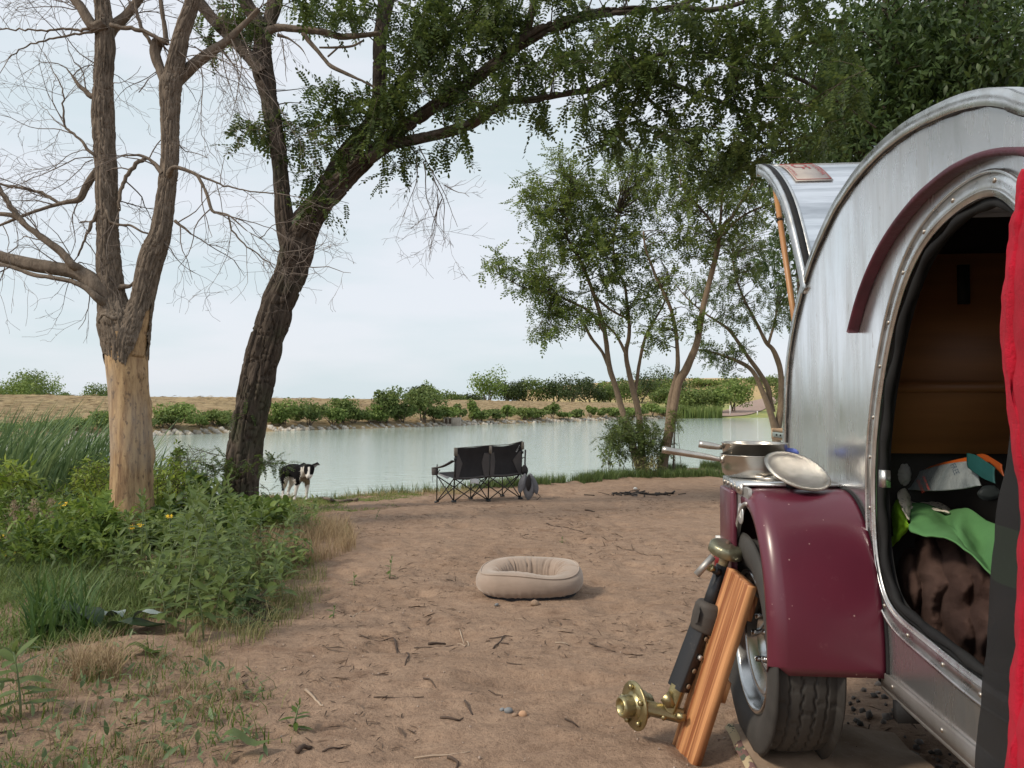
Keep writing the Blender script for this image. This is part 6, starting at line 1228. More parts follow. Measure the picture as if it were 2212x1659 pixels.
drape('green_cloth', 'green cloth draped over the brown blanket', 'cloth', [[(1966, 1086, 1.06), (2010, 1096, 1.10), (2045, 1105, 1.14), (2078, 1100, 1.12), (2120, 1120, 1.10), (2190, 1150, 1.06), (2260, 1180, 1.06)], [(1962, 1112, 1.00), (2010, 1125, 1.02), (2050, 1140, 1.06), (2075, 1150, 1.0), (2115, 1180, 1.02), (2180, 1190, 1.0), (2260, 1210, 1.0)], [(1970, 1142, .955), (2000, 1162, .945), (2045, 1165, .94), (2085, 1190, .935), (2120, 1225, .93), (2150, 1262, .93), (2260, 1280, .93)]], green_c)
dots, n, l, p = nmat('dotted_cream_fabric'); v_ = tex(n, l, 75, kind='vor'); l.new(ramp(n, l, v_, (.20, .18, .16), (.55, .50, .42), .22, .30).outputs[0], p.inputs['Base Color']); p.inputs['Roughness'].default_value = .9
drape('dotted_cloth', 'cream cloth with dark dots folded above the green cloth', 'cloth', [[(1940, 1062, 1.02), (1958, 1060, 1.06), (1980, 1072, 1.12), (2015, 1085, 1.14), (2052, 1105, 1.15)], [(1942, 1085, .99), (1958, 1095, 1.0), (1972, 1090, 1.07), (2010, 1096, 1.10), (2050, 1108, 1.12)], [(1955, 1100, .97), (1962, 1125, .975), (1966, 1105, 1.02), (2005, 1100, 1.08), (2048, 1110, 1.1)]], dots)
drape('lime_jacket', 'bright lime green fabric peeking out beside the blanket', 'jacket', [[(1933, 1085, 1.02), (1944, 1085, 1.01), (1955, 1110, 1.01)], [(1930, 1130, 1.01), (1944, 1125, .99), (1962, 1135, .99)], [(1928, 1175, 1.0), (1942, 1165, .99), (1956, 1150, 1.0)]], pm('lime_fabric', (.30, .60, .03), (.22, .48, .02), 4, .7), nn=20, fold=.012)
bagm, n, l, p = nmat('printed_bag')
t_ = n.new('ShaderNodeTexCoord'); sx = n.new('ShaderNodeSeparateXYZ'); l.new(t_.outputs['Object'], sx.inputs[0])
rr_ = n.new('ShaderNodeValToRGB'); e = rr_.color_ramp; e.interpolation = 'CONSTANT'; e.elements[0].position = 0; e.elements[0].color = (.16, .19, .19, 1); e.elements[1].position = .62; e.elements[1].color = (.35, .07, .01, 1)
q_ = e.elements.new(.72); q_.color = (.015, .08, .07, 1); mr = n.new('ShaderNodeMapRange'); l.new(sx.outputs['Z'], mr.inputs[0]); mr.inputs['From Min'].default_value = -.10; mr.inputs['From Max'].default_value = .12; l.new(mr.outputs[0], rr_.inputs[0]); l.new(rr_.outputs[0], p.inputs['Base Color']); p.inputs['Roughness'].default_value = .35
bump(n, l, p, tex(n, l, 12, 5), .6, .01)
bg_ = blob_cloth('pet_food_bag', 'crumpled white, orange and teal printed food bag behind the blanket', 'bag', (1.30,)+tuple(un(2070, 1052, 1.30)), (.16, .17, .075), bagm, 5, .16, 2.2)
ink = pm('red_ink', (.45, .05, .03), None, 10, .6); dki = pm('dark_ink', (.03, .05, .08), None, 10, .6)
def bagprint(s, px, py, w, h, ang, mat, X=.985):
    ca, sa = math.cos(ang), math.sin(ang)
    def mp_(a_, b_): x = px+(a_*w)*ca-(-b_*h)*sa; y = py+(a_*w)*sa+(-b_*h)*ca; q = un(x, y, X); return (X, q[0], q[1])
    o = print_text(s, mp_, 'bag_lettering', mat, None); return o
panel = drape('bag_label_panel', 'glossy white printed flap of the food bag catching the light', 'bag', [[(1950, 1040, 1.09), (1985, 1022, 1.10), (2040, 1005, 1.11), (2110, 995, 1.12)], [(1962, 1058, 1.06), (1985, 1060, 1.07), (2050, 1060, 1.08), (2120, 1050, 1.1)]], pm('white_plastic', (.22, .245, .25), (.10, .12, .13), 8, .3, bs=.6, bscale=30), nn=16, fold=.006)
for (nm, ptz, m_) in [('orange_band', [[(1966, 1036, 1.10), (2010, 1010, 1.11), (2060, 996, 1.12), (2110, 985, 1.13)], [(1968, 1044, 1.095), (2010, 1020, 1.105), (2060, 1004, 1.115), (2110, 994, 1.125)]], pm('orange_print', (.35, .07, .01), None, 8, .4)), ('teal_corner', [[(2090, 978, 1.10), (2120, 990, 1.10), (2150, 1012, 1.09)], [(2092, 1010, 1.09), (2118, 1030, 1.08), (2150, 1045, 1.07)]], pm('teal_print', (.012, .07, .065), (.01, .05, .05), 8, .4)), ('orange_corner', [[(2110, 982, 1.12), (2135, 985, 1.12), (2165, 1005, 1.11)], [(2125, 995, 1.11), (2145, 1005, 1.11), (2170, 1030, 1.10)]], pm('orange_foil', (.25, .05, .008), None, 8, .4))]:
    o = drape(nm, None, None, ptz, m_, .003, 12, .004); o.parent = panel; o.matrix_parent_inverse = Matrix.Rotation(PSI, 4, 'Z'); o.rotation_euler = (0, 0, -PSI)
for (s_, px, py, w, h, ang, mt) in [('chickens', 1979, 1038, 30, 9, 1.15, ink), ('their meat', 1992, 1030, 32, 6, 1.15, ink), ('FREE', 2052, 1005, 24, 12, 1.15, dki)]:
    o = bagprint(s_, px, py, w, h, ang, mt, 1.052); o.parent = panel
blob_cloth('pillow', 'corner of a pale grey pillow at the rear edge of the doorway', 'pillow', (1.05,)+tuple(un(1940, 1022, 1.05)), (.03, .06, .05), pm('pillow_cotton', (.34, .33, .32), (.28, .27, .27), 4, .9), 6, .06, 1.2)
A = Acc(); kz = un(1912, 1034, X0); A.box(X0-.012, X0+.01, kz[0]-.010, kz[0]+.014, kz[1]-.024, kz[1]+.024); o = A.build('striker_plate', alu_trim, tr)
# mesh screen and red towel hanging over the front of the doorway
mesh_m, n, l, p = nmat('dark_mesh_fabric'); p.inputs['Base Color'].default_value = (.012, .012, .013, 1); p.inputs['Roughness'].default_value = .9; trn = n.new('ShaderNodeBsdfTransparent'); ms = n.new('ShaderNodeMixShader'); ms.inputs[0].default_value = .78; l.new(trn.outputs[0], ms.inputs[1]); l.new(p.outputs[0], ms.inputs[2]); l.new(ms.outputs[0], n['Material Output'].inputs['Surface'])
drape('mesh_screen', 'see-through black mesh door screen hanging beside the red towel', 'screen', [[(2205, 640, .86), (2216, 640, .85), (2250, 640, .85)], [(2186, 900, .86), (2205, 900, .85), (2250, 900, .85)], [(2150, 1150, .86), (2185, 1150, .85), (2250, 1150, .85)], [(2133, 1370, .86), (2170, 1370, .85), (2250, 1370, .85)], [(2118, 1560, .86), (2160, 1560, .85), (2250, 1560, .85)], [(2104, 1690, .86), (2150, 1690, .85), (2250, 1690, .85)]], mesh_m, .001, 40, .006)
terry, n, l, p = nmat('red_terry_towel'); a = tex(n, l, 6, 4); l.new(ramp(n, l, a, (.60, .006, .035), (.42, .004, .022)).outputs[0], p.inputs['Base Color']); p.inputs['Roughness'].default_value = 1; p.inputs['Sheen Weight'].default_value = 0; bump(n, l, p, tex(n, l, 90, 5, rough=.8), 1.0, .008)
rows_ = []
for (lx, y) in [(2212, 370), (2203, 420), (2190, 500), (2180, 580), (2174, 690), (2178, 800), (2192, 930), (2203, 1040), (2209, 1170), (2206, 1280), (2200, 1400), (2192, 1500), (2186, 1600), (2180, 1700), (2176, 1800)]:
    rows_.append([(lx+5, y, .81), (lx+13, y, .795), (lx+24, y, .80), (lx+50, y, .785), (lx+130, y, .80), (lx+260, y, .79), (lx+420, y, .80)])
tow = drape('red_towel', 'fuzzy red towel hanging over the open trailer door at the right picture edge', 'towel', rows_, terry, .010, 80, .007)

# ---------------------------------------------------------------- removed tongue jack, hub and plank leaning by the wheel
brassy = pm('yellow_zinc_steel', (.42, .36, .20), (.30, .25, .13), 14, .34, .9, bs=.2, bscale=60); blackp, n, l, p = nmat('worn_black_paint')
a = tex(n, l, 22, 6, rough=.75); l.new(ramp(n, l, a, (.014, .014, .016), (.09, .08, .07), .60, .74).outputs[0], p.inputs['Base Color']); p.inputs['Roughness'].default_value = .38
YJ = 2.44
def J(px, py, dy=0): return at(px, py, YJ+dy)
base = J(1460, 1560); base[2] = gz1(base[0], base[1]); jk = empty('jack_stand', tuple(base)); tag(jk, 'black and brass trailer jack leaning against the wheel with its hub on the ground', 'jack')
jo = base
def JB(name, build, mat, smooth=False, parent=jk): A = Acc(); build(A); o = A.build(name, mat, parent, smooth); o.location = -Vector(jo); return o
def sq_tube(A, p, q, w, w2=None):
    p, q = np.array(p), np.array(q); d = (q-p); L = np.linalg.norm(d); R_ = rotm(d, .6); V = np.array([[x*w/2, y*(w2 or w)/2, z*L] for z in (0, 1) for x, y in ((-1, -1), (1, -1), (1, 1), (-1, 1))]); b = .12; 
    pts = []; 
    for z in (0, 1):
        for x, y in ((-1, -1+b), (-1+b, -1), (1-b, -1), (1, -1+b), (1, 1-b), (1-b, 1), (-1+b, 1), (-1, 1-b)): pts.append([x*w/2, y*(w2 or w)/2, z*L])
    A.add(np.array(pts) @ R_.T+p, [[i, (i+1) % 8, 8+(i+1) % 8, 8+i] for i in range(8)]); A.add(np.array(pts) @ R_.T+p, [[0, 1, 2, 7], [2, 3, 6, 7], [3, 4, 5, 6], [8, 15, 10, 9], [10, 15, 14, 11], [11, 14, 13, 12]])
a0, a1, a2, a3, a4 = J(1465, 1486), J(1521, 1337, .0), J(1548, 1262), J(1558, 1215), J(1572, 1188, .01)
JB('outer_tube', lambda A: sq_tube(A, a0, a1, .060, .050), blackp); JB('inner_tube', lambda A: A.tube([a1, J(1562, 1222)], .023, 20), blackp, True)
JB('boot', lambda A: A.tube(*resample([J(1517, 1362), J(1523, 1345), J(1528, 1328), J(1532, 1308), J(1534, 1300)], [.043, .048, .050, .046, .036], .006), 24), pm('rubber_boot', (.06, .05, .042), (.04, .033, .028), 8, .7), True)
JB('boot_flap', lambda A: A.add([J(1498, 1345, -.03), J(1508, 1305, -.03), J(1518, 1295, -.02), J(1512, 1320, -.05), J(1506, 1345, -.05)], [[0, 1, 2, 3], [0, 3, 4, 4][:4]] if False else [[0, 1, 3, 4], [1, 2, 3, 3]][:1]), pm('rubber_flap', (.05, .042, .036), None, 8, .7))
JB('shaft', lambda A: A.tube([J(1558, 1232), J(1570, 1190)], .0165, 16), pm('rusty_shaft', (.30, .20, .10), (.40, .33, .2), 20, .5, .6), True)
wn_ = Vector((.22, -.25, 1)).normalized(); Rw = np.array(wn_.to_track_quat('Z', 'Y').to_matrix())
JB('foot_plate', lambda A: A.add(xf(lathe([(0, .008), (.014, .008), (.028, .004), (.046, .004), (.055, .000), (.058, -.006), (.059, -.030), (.057, -.032), (.053, -.030), (.053, -.008), (0, -.004)], 48)[0], Rw, J(1571, 1178, .01)), lathe([(0, .008), (.014, .008), (.028, .004), (.046, .004), (.055, .000), (.058, -.006), (.059, -.030), (.057, -.032), (.053, -.030), (.053, -.008), (0, -.004)], 48)[1]), pm('dull_zinc', (.40, .39, .28), (.26, .25, .17), 12, .35, .85, bs=.3, bscale=40))
JB('plate_bolt', lambda A: A.add(xf(lathe([(0, .018), (.006, .016), (.008, .008), (.010, .006)], 10)[0], Rw, J(1571, 1178, .01)), lathe([(0, .018), (.006, .016), (.008, .008), (.010, .006)], 10)[1]), rust, True)
JB('clamp_handle', lambda A: A.tube([J(1504, 1242, -.05), J(1540, 1202, -.05)], .0115, 14), alu_dull, True)
JB('clamp_screw', lambda A: (A.tube([J(1524, 1221, -.05), J(1552, 1235, -.02)], .007, 10), A.tube([J(1533, 1225, -.045), J(1536, 1227, -.042)], .014, 12)), brassy, True)
JB('clamp_nut', lambda A: A.tube([J(1543, 1231, -.03), J(1556, 1237, -.01)], .014, 6), blackp)
A = Acc()
for k, (px, py, c_) in enumerate([(1553, 1332, 0), (1547, 1358, 1), (1541, 1383, 0), (1536, 1404, 0)]): pass
# adjustment holes / pin on the outer tube
ax = (a1-a0)/np.linalg.norm(a1-a0); Rt = rotm(a1-a0, .6); cam_side = None
for t, mt in ((.78, 'h'), (.52, 'p'), (.32, 'h'), (.10, 'h')):
    c_ = a0+(a1-a0)*t; best = max([Rt[:, 0], -Rt[:, 0], Rt[:, 1], -Rt[:, 1]], key=lambda v: -v[1]*1.0+v[0]*.8); dd_ = .036 if abs(best @ Rt[:, 0]) > .9 else .029
    JB('pin' if mt == 'p' else 'pin_hole', lambda A: A.tube([c_+best*(dd_-.002), c_+best*(dd_+(.008 if mt == 'p' else .0012))], .0085, 14), alu_dull if mt == 'p' else pm('hole_glint', (.24, .17, .11), None, 9, .7), True)
b0, b1, b2 = J(1467, 1480), J(1470, 1522), J(1402, 1512)
JB('arm_upright', lambda A: sq_tube(A, b0, J(1447, 1534), .050, .042), brassy); JB('arm', lambda A: sq_tube(A, J(1472, 1546), J(1385, 1526), .046, .040), brassy)
JB('gusset', lambda A: A.add([J(1440, 1530, -.03), J(1426, 1512, -.03), J(1444, 1492, -.03), J(1462, 1530, -.03), J(1440, 1530, .03), J(1426, 1512, .03), J(1444, 1492, .03), J(1462, 1530, .03)], [[0, 1, 2, 3], [4, 7, 6, 5], [0, 4, 5, 1], [1, 5, 6, 2], [2, 6, 7, 3], [3, 7, 4, 0]]), brassy)
JB('arm_bolt', lambda A: (A.tube([J(1462, 1545, -.04), J(1480, 1550, -.045)], .012, 6), A.tube([J(1430, 1545, -.02), J(1436, 1552, -.02)], .010, 8)), brassy)
hn = Vector((-.93, -.36, .05)).normalized(); Rh = np.array(hn.to_track_quat('Z', 'Y').to_matrix()); hc = J(1368, 1524, .02)
fl_ = lathe([(.034, 0), (.078, 0), (.080, -.003), (.080, -.007), (.078, -.010), (.045, -.010)], 48)
JB('flange', lambda A: A.add(xf(fl_[0], Rh, hc), fl_[1]), brassy, True)
hb_ = [(0, .010), (.026, .010), (.028, .030), (.026, .045)]+[(.033+.003*(k % 2), .044-.004*k) for k in range(11)]+[(.040, 0)]
hbt = lathe([(.022, .012), (.024, .050), (.029, .052), (.033, .048)]+[(.0335+.0035*(k % 2), .046-.0045*k) for k in range(10)]+[(.046, .001), (.046, -.008)], 40)
JB('threaded_hub', lambda A: (A.add(xf(hbt[0], Rh, hc), hbt[1]), A.add(xf(lathe([(0, .014), (.024, .014)], 40)[0], Rh, hc), lathe([(0, .014), (.024, .014)], 40)[1])), brassy, True)
hbk = lathe([(.045, -.008), (.046, -.045), (.040, -.050), (.034, -.052), (.034, -.066), (0, -.066)], 40); JB('hub_barrel', lambda A: A.add(xf(hbk[0], Rh, hc), hbk[1]), brassy, True)
for k in range(5):
    a_ = k*2*math.pi/5+.5; o_ = Rh @ np.array([.062*math.cos(a_), .062*math.sin(a_), 0]); JB('flange_bolt', lambda A: (A.tube([hc+o_-np.array(hn)*.022, hc+o_+np.array(hn)*.012], .0055, 10), A.tube([hc+o_+np.array(hn)*.001, hc+o_+np.array(hn)*.013], .0095, 6)), brassy)
cab = pm('cable_black', (.02, .018, .016), (.05, .03, .02), 20, .6)
# plank
plank_m, n, l, p = nmat('orange_stained_fir'); a = tex(n, l, 75, 3, (1, .1, .018), rough=.5); l.new(ramp(n, l, a, (.56, .27, .115), (.25, .085, .03), .40, .58).outputs[0], p.inputs['Base Color']); p.inputs['Roughness'].default_value = .55; bump(n, l, p, a, .35, .004)
W2 = .150; gb = ground_hit(1462, 1590); tl0, tl1 = np.array([gb[0], gb[1], gb[2]]), at(1581, 1227, 2.40); ez = (tl1-tl0)/np.linalg.norm(tl1-tl0); tl0 = tl0-ez*.05
exx = np.array([.137, -.98, -.15]); exx -= ez*exx.dot(ez); exx /= np.linalg.norm(exx); eyy = np.cross(ez, exx); pl0, pl1 = tl0+exx*W2/2, tl1+exx*W2/2; Lp = np.linalg.norm(pl1-pl0)
pk = empty('wooden_plank', tuple(pl0)); tag(pk, 'reddish-brown grooved wooden plank leaning against the trailer wheel', 'plank')
Mx = np.eye(4); Mx[:3, 0] = exx; Mx[:3, 1] = eyy; Mx[:3, 2] = ez; Th = .032
def prof_plank():
    xs_, ys_ = [], []; m_ = 64
    gk_ = np.random.default_rng(2)
    for i in range(m_+1):
        x = -W2/2+W2*i/m_; xs_.append(x); 
    v = noise(np.array(xs_)*95, .5, 0, 3); ys_ = -Th/2-.005*np.clip((v-.35)*4, 0, 1)+.003; return list(zip(xs_, ys_))+[(W2/2, Th/2), (-W2/2, Th/2)]
pp_ = prof_plank(); n_ = len(pp_); rows2 = [0, .02, Lp*.25, Lp*.5, Lp*.75, Lp-.003, Lp]; V = []
for k, z_ in enumerate(rows2):
    for (x, y) in pp_: zz = z_; V.append([x, y, zz])
V = np.array(V); A = Acc(); A.add(V, grid_faces(len(rows2), n_, True)); top = [(len(rows2)-1)*n_+i for i in range(n_)]
tri = [[top[0], top[-1], top[i]] for i in range(1, 1)]; A.F.setdefault(4, [])
cap = [[top[i], top[i+1], top[-1]] for i in range(0, n_-2)]; A.F.setdefault(3, []).append(np.array(cap)); A.F[4] = [f for f in A.F[4] if len(f)]
A.build('board', plank_m, pk).matrix_local = Matrix(Mx.tolist())
A = Acc(); A.box(-.02, .055, Th/2+.001, Th/2+.028, Lp-.12, Lp-.04, Mx); A.build('batten', plank_m, pk); A = Acc(); A.box(-.02, .055, Th/2+.001, Th/2+.028, Lp*.42, Lp*.52, Mx); A.build('batten', plank_m, pk)
# camouflage strap on the soil
camo, n, l, p = nmat('camouflage_webbing'); v1 = tex(n, l, 22, 2); v2 = tex(n, l, 31, 2, (1.3, 1, 1)); c_ = ramp(n, l, v1, (.16, .085, .075), (.42, .33, .20), .50, .51).outputs[0]; l.new(mixc(n, l, ramp(n, l, v2, (0, 0, 0), (1, 1, 1), .58, .59).outputs[0], c_, (.075, .085, .055)), p.inputs['Base Color']); p.inputs['Roughness'].default_value = .85
wm = empty('wheel_mat', tw(.55, 2.0, 0), -PSI); tag(wm, 'flat brown dirt-covered mat with camouflage edging under the trailer wheel', 'mat')
U, W = np.meshgrid(np.linspace(.55, 1.105, 24), np.linspace(1.35, 2.56, 44), indexing='ij'); wx, wy = U*cps+W*sps, -U*sps+W*cps; mz = .030+.5*hz(wx, wy)+.004*(fbm(wx*9, wy*9, 0, 2, 3)-.5)
Vm = np.stack([U-.55, W-2.0, mz], -1); Vb = Vm-[0, 0, .03]; A = Acc(); A.add(Vm.reshape(-1, 3), grid_faces(24, 44)); Er = np.concatenate([Vm[0], Vm[1:, -1], Vm[::-1][1:, ::-1][:, 0][:0]]); Eb = Er-[0, 0, .035]; A.add(np.vstack([Er, Eb]), grid_faces(2, len(Er)))
matm, n, l, p = nmat('dirty_mat'); a = tex(n, l, 7, 6, rough=.7); b = tex(n, l, 60, kind='vor'); c_ = ramp(n, l, a, (.24, .165, .11), (.34, .25, .18)).outputs[0]; l.new(mixc(n, l, ramp(n, l, b, (1, 1, 1), (0, 0, 0), .06, .10).outputs[0], c_, (.50, .44, .38)), p.inputs['Base Color']); p.inputs['Roughness'].default_value = .95; bump(n, l, p, tex(n, l, 50, 5), .4, .004)
Er2 = np.concatenate([Vm[:, -1], Vm[::-1][:, ::-1][0][1:]]); A.add(np.vstack([Er2, Er2-[0, 0, .035]]), grid_faces(2, len(Er2))); A.build('mat_surface', matm, wm)
el = Vm[0]+[0, 0, .004]; V = np.stack([el-[.013, 0, .012], el+[0, 0, .002], el+[.013, 0, .001]], 1).reshape(-1, 3); A = Acc(); A.add(V, grid_faces(len(el), 3)); A.build('edge_binding', camo, wm)
A = Acc(); A.tube(*resample([J(1500, 1548, .05), J(1515, 1530, .08), J(1528, 1510, .10), J(1515, 1500, .14), J(1535, 1490, .16), J(1560, 1500, .18)], [.010]*6, .015), 8); A.build('cable_coil', cab, None, True, label='short dark cable curled behind the foot of the jack', cat='cable')

# ---------------------------------------------------------------- dog bed
velv, n, l, p = nmat('beige_velour'); a = tex(n, l, 4, 5); l.new(ramp(n, l, a, (.325, .245, .195), (.25, .19, .15)).outputs[0], p.inputs['Base Color']); p.inputs['Roughness'].default_value = 1; p.inputs['Sheen Weight'].default_value = .5; p.inputs['Sheen Tint'].default_value = (1, .9, .8, 1); bump(n, l, p, tex(n, l, 30, 5, (.4, .4, 2)), .35, .006)
dbY = 4.93; bx = at(1144, 1250, dbY)[0]; bz_ = float(hz(bx, dbY))-.005; db = empty('dog_bed', (bx, dbY, bz_)); db.scale = (1, 1, .92); tag(db, 'oval beige dog bed with a padded rim lying on the bare ground', 'dog bed')
nu, nv = 220, 40; U, Vv = np.meshgrid(np.linspace(0, 2*math.pi, nu, endpoint=False), np.linspace(0, 2*math.pi, nv, endpoint=False), indexing='ij')
Ra, Rb = .275, .205; cu_, su_ = np.cos(U), np.sin(U); rt = .092; hgt = .088+.022*np.exp(-((U-1.35)/.9)**2)+.008*np.sin(3*U+1)
den = (np.abs(cu_)**2.4+np.abs(su_)**2.4)**(-1/2.4); ex1, ey1 = Ra*cu_*den, Rb*su_*den
inner = np.clip(-np.cos(Vv), 0, 1)*np.clip(np.sin(Vv)+.5, 0, 1); wr = fbm(cu_*5.5, su_*5.5, Vv*.3, 2, 2); pucker = np.abs(np.sin(U*11+wr*7)); wrinkle = -.030*inner*(1-pucker)**2.0-.007*inner*np.abs(np.sin(U*37+wr*9))
low = np.clip(-np.sin(Vv), 0, 1)*np.clip(np.cos(Vv)+.6, 0, 1); wrinkle = wrinkle-.006*low*np.abs(np.sin(U*19+wr*5))
rr = rt*(1+.05*np.sin(2*U+.6))+wrinkle; cvx = np.sign(np.cos(Vv))*np.abs(np.cos(Vv))**.85; svx = np.sign(np.sin(Vv))*np.abs(np.sin(Vv))**.9
Pxx = ex1+cu_*rr*cvx; Pyy = ey1+su_*rr*cvx; Pzz = hgt+hgt*.98*svx*(rr/rt); A = Acc(); f = grid_faces(nu, nv, True); f2 = np.array([[(nu-1)*nv+j, (nu-1)*nv+(j+1) % nv, (j+1) % nv, j] for j in range(nv)])
V = np.stack([Pxx, Pyy, Pzz], -1); A.add(V.reshape(-1, 3), f[:, ::-1], f2[:, ::-1]); A.build('bolster', velv, db, True)
jr = int(nv*.17); A = Acc(); ring_ = V[:, jr]+np.stack([cu_[:, 0]*.002, su_[:, 0]*.002, 0*cu_[:, 0]+.002], -1); A.tube(np.vstack([ring_, ring_[:1]]), .0052, 7, False); A.build('piping', velv, db, True)
nu2, nv2 = 90, 24; U, Rr = np.meshgrid(np.linspace(0, 2*math.pi, nu2, endpoint=False), np.linspace(0, 1, nv2), indexing='ij'); X_ = Ra*.84*np.cos(U)*Rr; Y_ = Rb*.84*np.sin(U)*Rr
Z_ = .060+.045*(1-Rr**3)+.024*(np.abs(fbm(X_*9, Y_*9, 0, 2, 5)-.5)*4-1)*(1-Rr*.4)-.012*np.abs(np.sin(U*6+fbm(X_*5, Y_*5, 0, 2, 8)*8))*Rr; A = Acc(); A.add(np.stack([X_, Y_, Z_], -1).reshape(-1, 3), np.vstack([grid_faces(nu2, nv2), np.array([[(nu2-1)*nv2+j, (nu2-1)*nv2+j+1, j+1, j] for j in range(nv2-1)])])); A.build('cushion', velv, db, True)
A = Acc(); th = np.linspace(0, 2*math.pi, 64, endpoint=False); q = np.stack([(Ra+.045)*np.cos(th), (Rb+.045)*np.sin(th)-.006], -1); A.add(np.vstack([np.c_[q, 0*th-.01], np.c_[q, 0*th+.016]]), grid_faces(2, 64, True)); A.build('base_fabric', pm('black_base', (.015, .015, .02), None, 5, .8), db, True)
def stone(px, py, r, label, col_, seed, squash=.7):
    x, y, z = ground_hit(px, py); g = np.random.default_rng(seed); U, W = np.meshgrid(np.linspace(0, 2*math.pi, 12, endpoint=False), np.linspace(.05, math.pi-.05, 7), indexing='ij'); d = np.stack([np.sin(W)*np.cos(U), np.sin(W)*np.sin(U), np.cos(W)], -1)
    k = 1+.5*(noise(d[..., 0]*1.6+seed, d[..., 1]*1.6, d[..., 2]*1.6, seed)-.5); V = d*k[..., None]*[r, r*.85, r*squash]; V = V.transpose(1, 0, 2); A = Acc(); A.add(V.reshape(-1, 3), grid_faces(7, 12, True)); o = A.build('stone', col_, None, True, label=label, cat='stone'); o.location = (x, y, z+r*squash*.5); return o
br_st = pm('brown_stone', (.30, .20, .14), (.22, .15, .10), 10, .9, bs=.4); gr_st = pm('grey_stone', (.22, .23, .24), (.15, .155, .16), 10, .8); or_st = pm('orange_stone', (.50, .30, .18), None, 10, .8)
stone(1155, 1305, .033, 'brown stone lying right in front of the dog bed', br_st, 1); stone(1073, 1304, .014, 'tiny grey pebble left of the brown stone', gr_st, 2)
stone(1098, 1533, .018, 'grey pebble in the little group of stones on the sand', gr_st, 3); stone(1129, 1540, .017, 'orange pebble beside the grey one', or_st, 4); stone(1112, 1541, .012, 'small dull pebble between the grey and the orange one', br_st, 5); stone(1085, 1529, .010, 'smallest grey pebble left in the group of stones', gr_st, 6)
# ---------------------------------------------------------------- double camp chair
cx0, cy0 = at(980, 1083, 11.35)[:2]; yaw = math.radians(37); czz = float(hz(cx0, cy0)); chair = empty('camp_chair', (cx0, cy0, czz-.005), yaw); tag(chair, 'black and grey two-seat folding camp chair facing the lake', 'chair')
frm = pm('chair_frame_steel', (.035, .032, .03), (.05, .045, .04), 10, .4, .5); blk = pm('black_polyester', (.012, .010, .011), (.020, .017, .018), 6, .85, bs=.3, bscale=14, dist=.02); gry = pm('charcoal_polyester', (.085, .075, .072), (.065, .057, .055), 6, .85); lg = pm('light_grey_polyester', (.20, .20, .215), (.15, .15, .16), 8, .8); foot_m = pm('plastic_foot', (.02, .02, .022), None, 8, .5); tan = pm('webbing_grey', (.22, .19, .16), (.17, .15, .12), 8, .8)
slope = .095                                   # the ground falls towards the lake, the right end stands further down
CW = [0, .67, 1.34]; DEP = .52; Hs = .40; Hb_ = .90
def gzc(x, y): wx = cx0+x*math.cos(yaw)-y*math.sin(yaw); wy = cy0+x*math.sin(yaw)+y*math.cos(yaw); return float(hz(wx, wy))-czz+.008
def bar(name, p, q, r=.0095, mat=frm): A = Acc(); A.tube([p, q], r, 8); return A.build(name, mat, chair, True)
topz = [Hb_-.03, Hb_-.02, Hb_+.02]
for i, x in enumerate(CW):
    b = gzc(x, 0); lean = -.05; fx = [.06, 0, -.06][i]
    bar('post', (x, 0, b+.03), (x, lean, topz[i]), .0115)
    A = Acc(); A.box(x-.028, x+.028, -.035, .03, b-.008, b+.03); A.build('foot', foot_m, chair)
    f = gzc(x, DEP); A = Acc(); A.box(x-.028, x+.028, DEP-.03, DEP+.03, f-.008, f+.03); A.build('foot', foot_m, chair)
    bar('front_post', (x, DEP, f+.02), (x, DEP-.01, Hs+(.18 if i != 1 else .02)))
    bar('side_brace', (x, 0, b+.02), (x, DEP, Hs)); bar('side_brace', (x, DEP, f+.02), (x, 0, Hs-.02))
for i in range(2):
    for y, nm in ((0, 'rear_brace'), (DEP, 'front_brace')):
        xa, xb = CW[i], CW[i+1]; bar(nm, (xa, y-.012, gzc(xa, y)+.02), (xb, y-.012, Hs-.01)); bar(nm, (xb, y+.012, gzc(xb, y)+.02), (xa, y+.012, Hs-.01))
def sheet(name, mat, f, nu=24, nv=18, thick=.006, parent=chair):
    U, W = np.meshgrid(np.linspace(0, 1, nu), np.linspace(0, 1, nv), indexing='ij'); V = np.array(f(U, W)); V = np.moveaxis(V, 0, -1); A = Acc(); A.add(V.reshape(-1, 3), grid_faces(nu, nv)); o = A.build(name, mat, parent, True); m_ = o.modifiers.new('s', 'SOLIDIFY'); m_.thickness = thick; return o
def back(xa, xb, za, zb, sag, y0=0.0, polyx=None):
    def f(U, W):
        x = xa+(xb-xa)*U; top = za+(zb-za)*U-sag*np.sin(math.pi*U); bot = Hs-.03-.02*np.sin(math.pi*U); z = bot+(top-bot)*W
        if polyx: x = polyx(U, W)
        y = y0-.05*(z/Hb_)+.06*np.sin(math.pi*(x-CW[0])/.67 % math.pi)*np.sin(math.pi*W*.9)+.006*(fbm(x*14, z*7, 0, 3, 4)-.5); return x, y, z
    return f
sheet('backrest', blk, back(CW[0]+.012, CW[1]-.01, topz[0], topz[1]+.01, .012)); sheet('backrest', blk, back(CW[1]+.01, CW[2]-.015, topz[1]+.01, topz[2]+.02, .045))
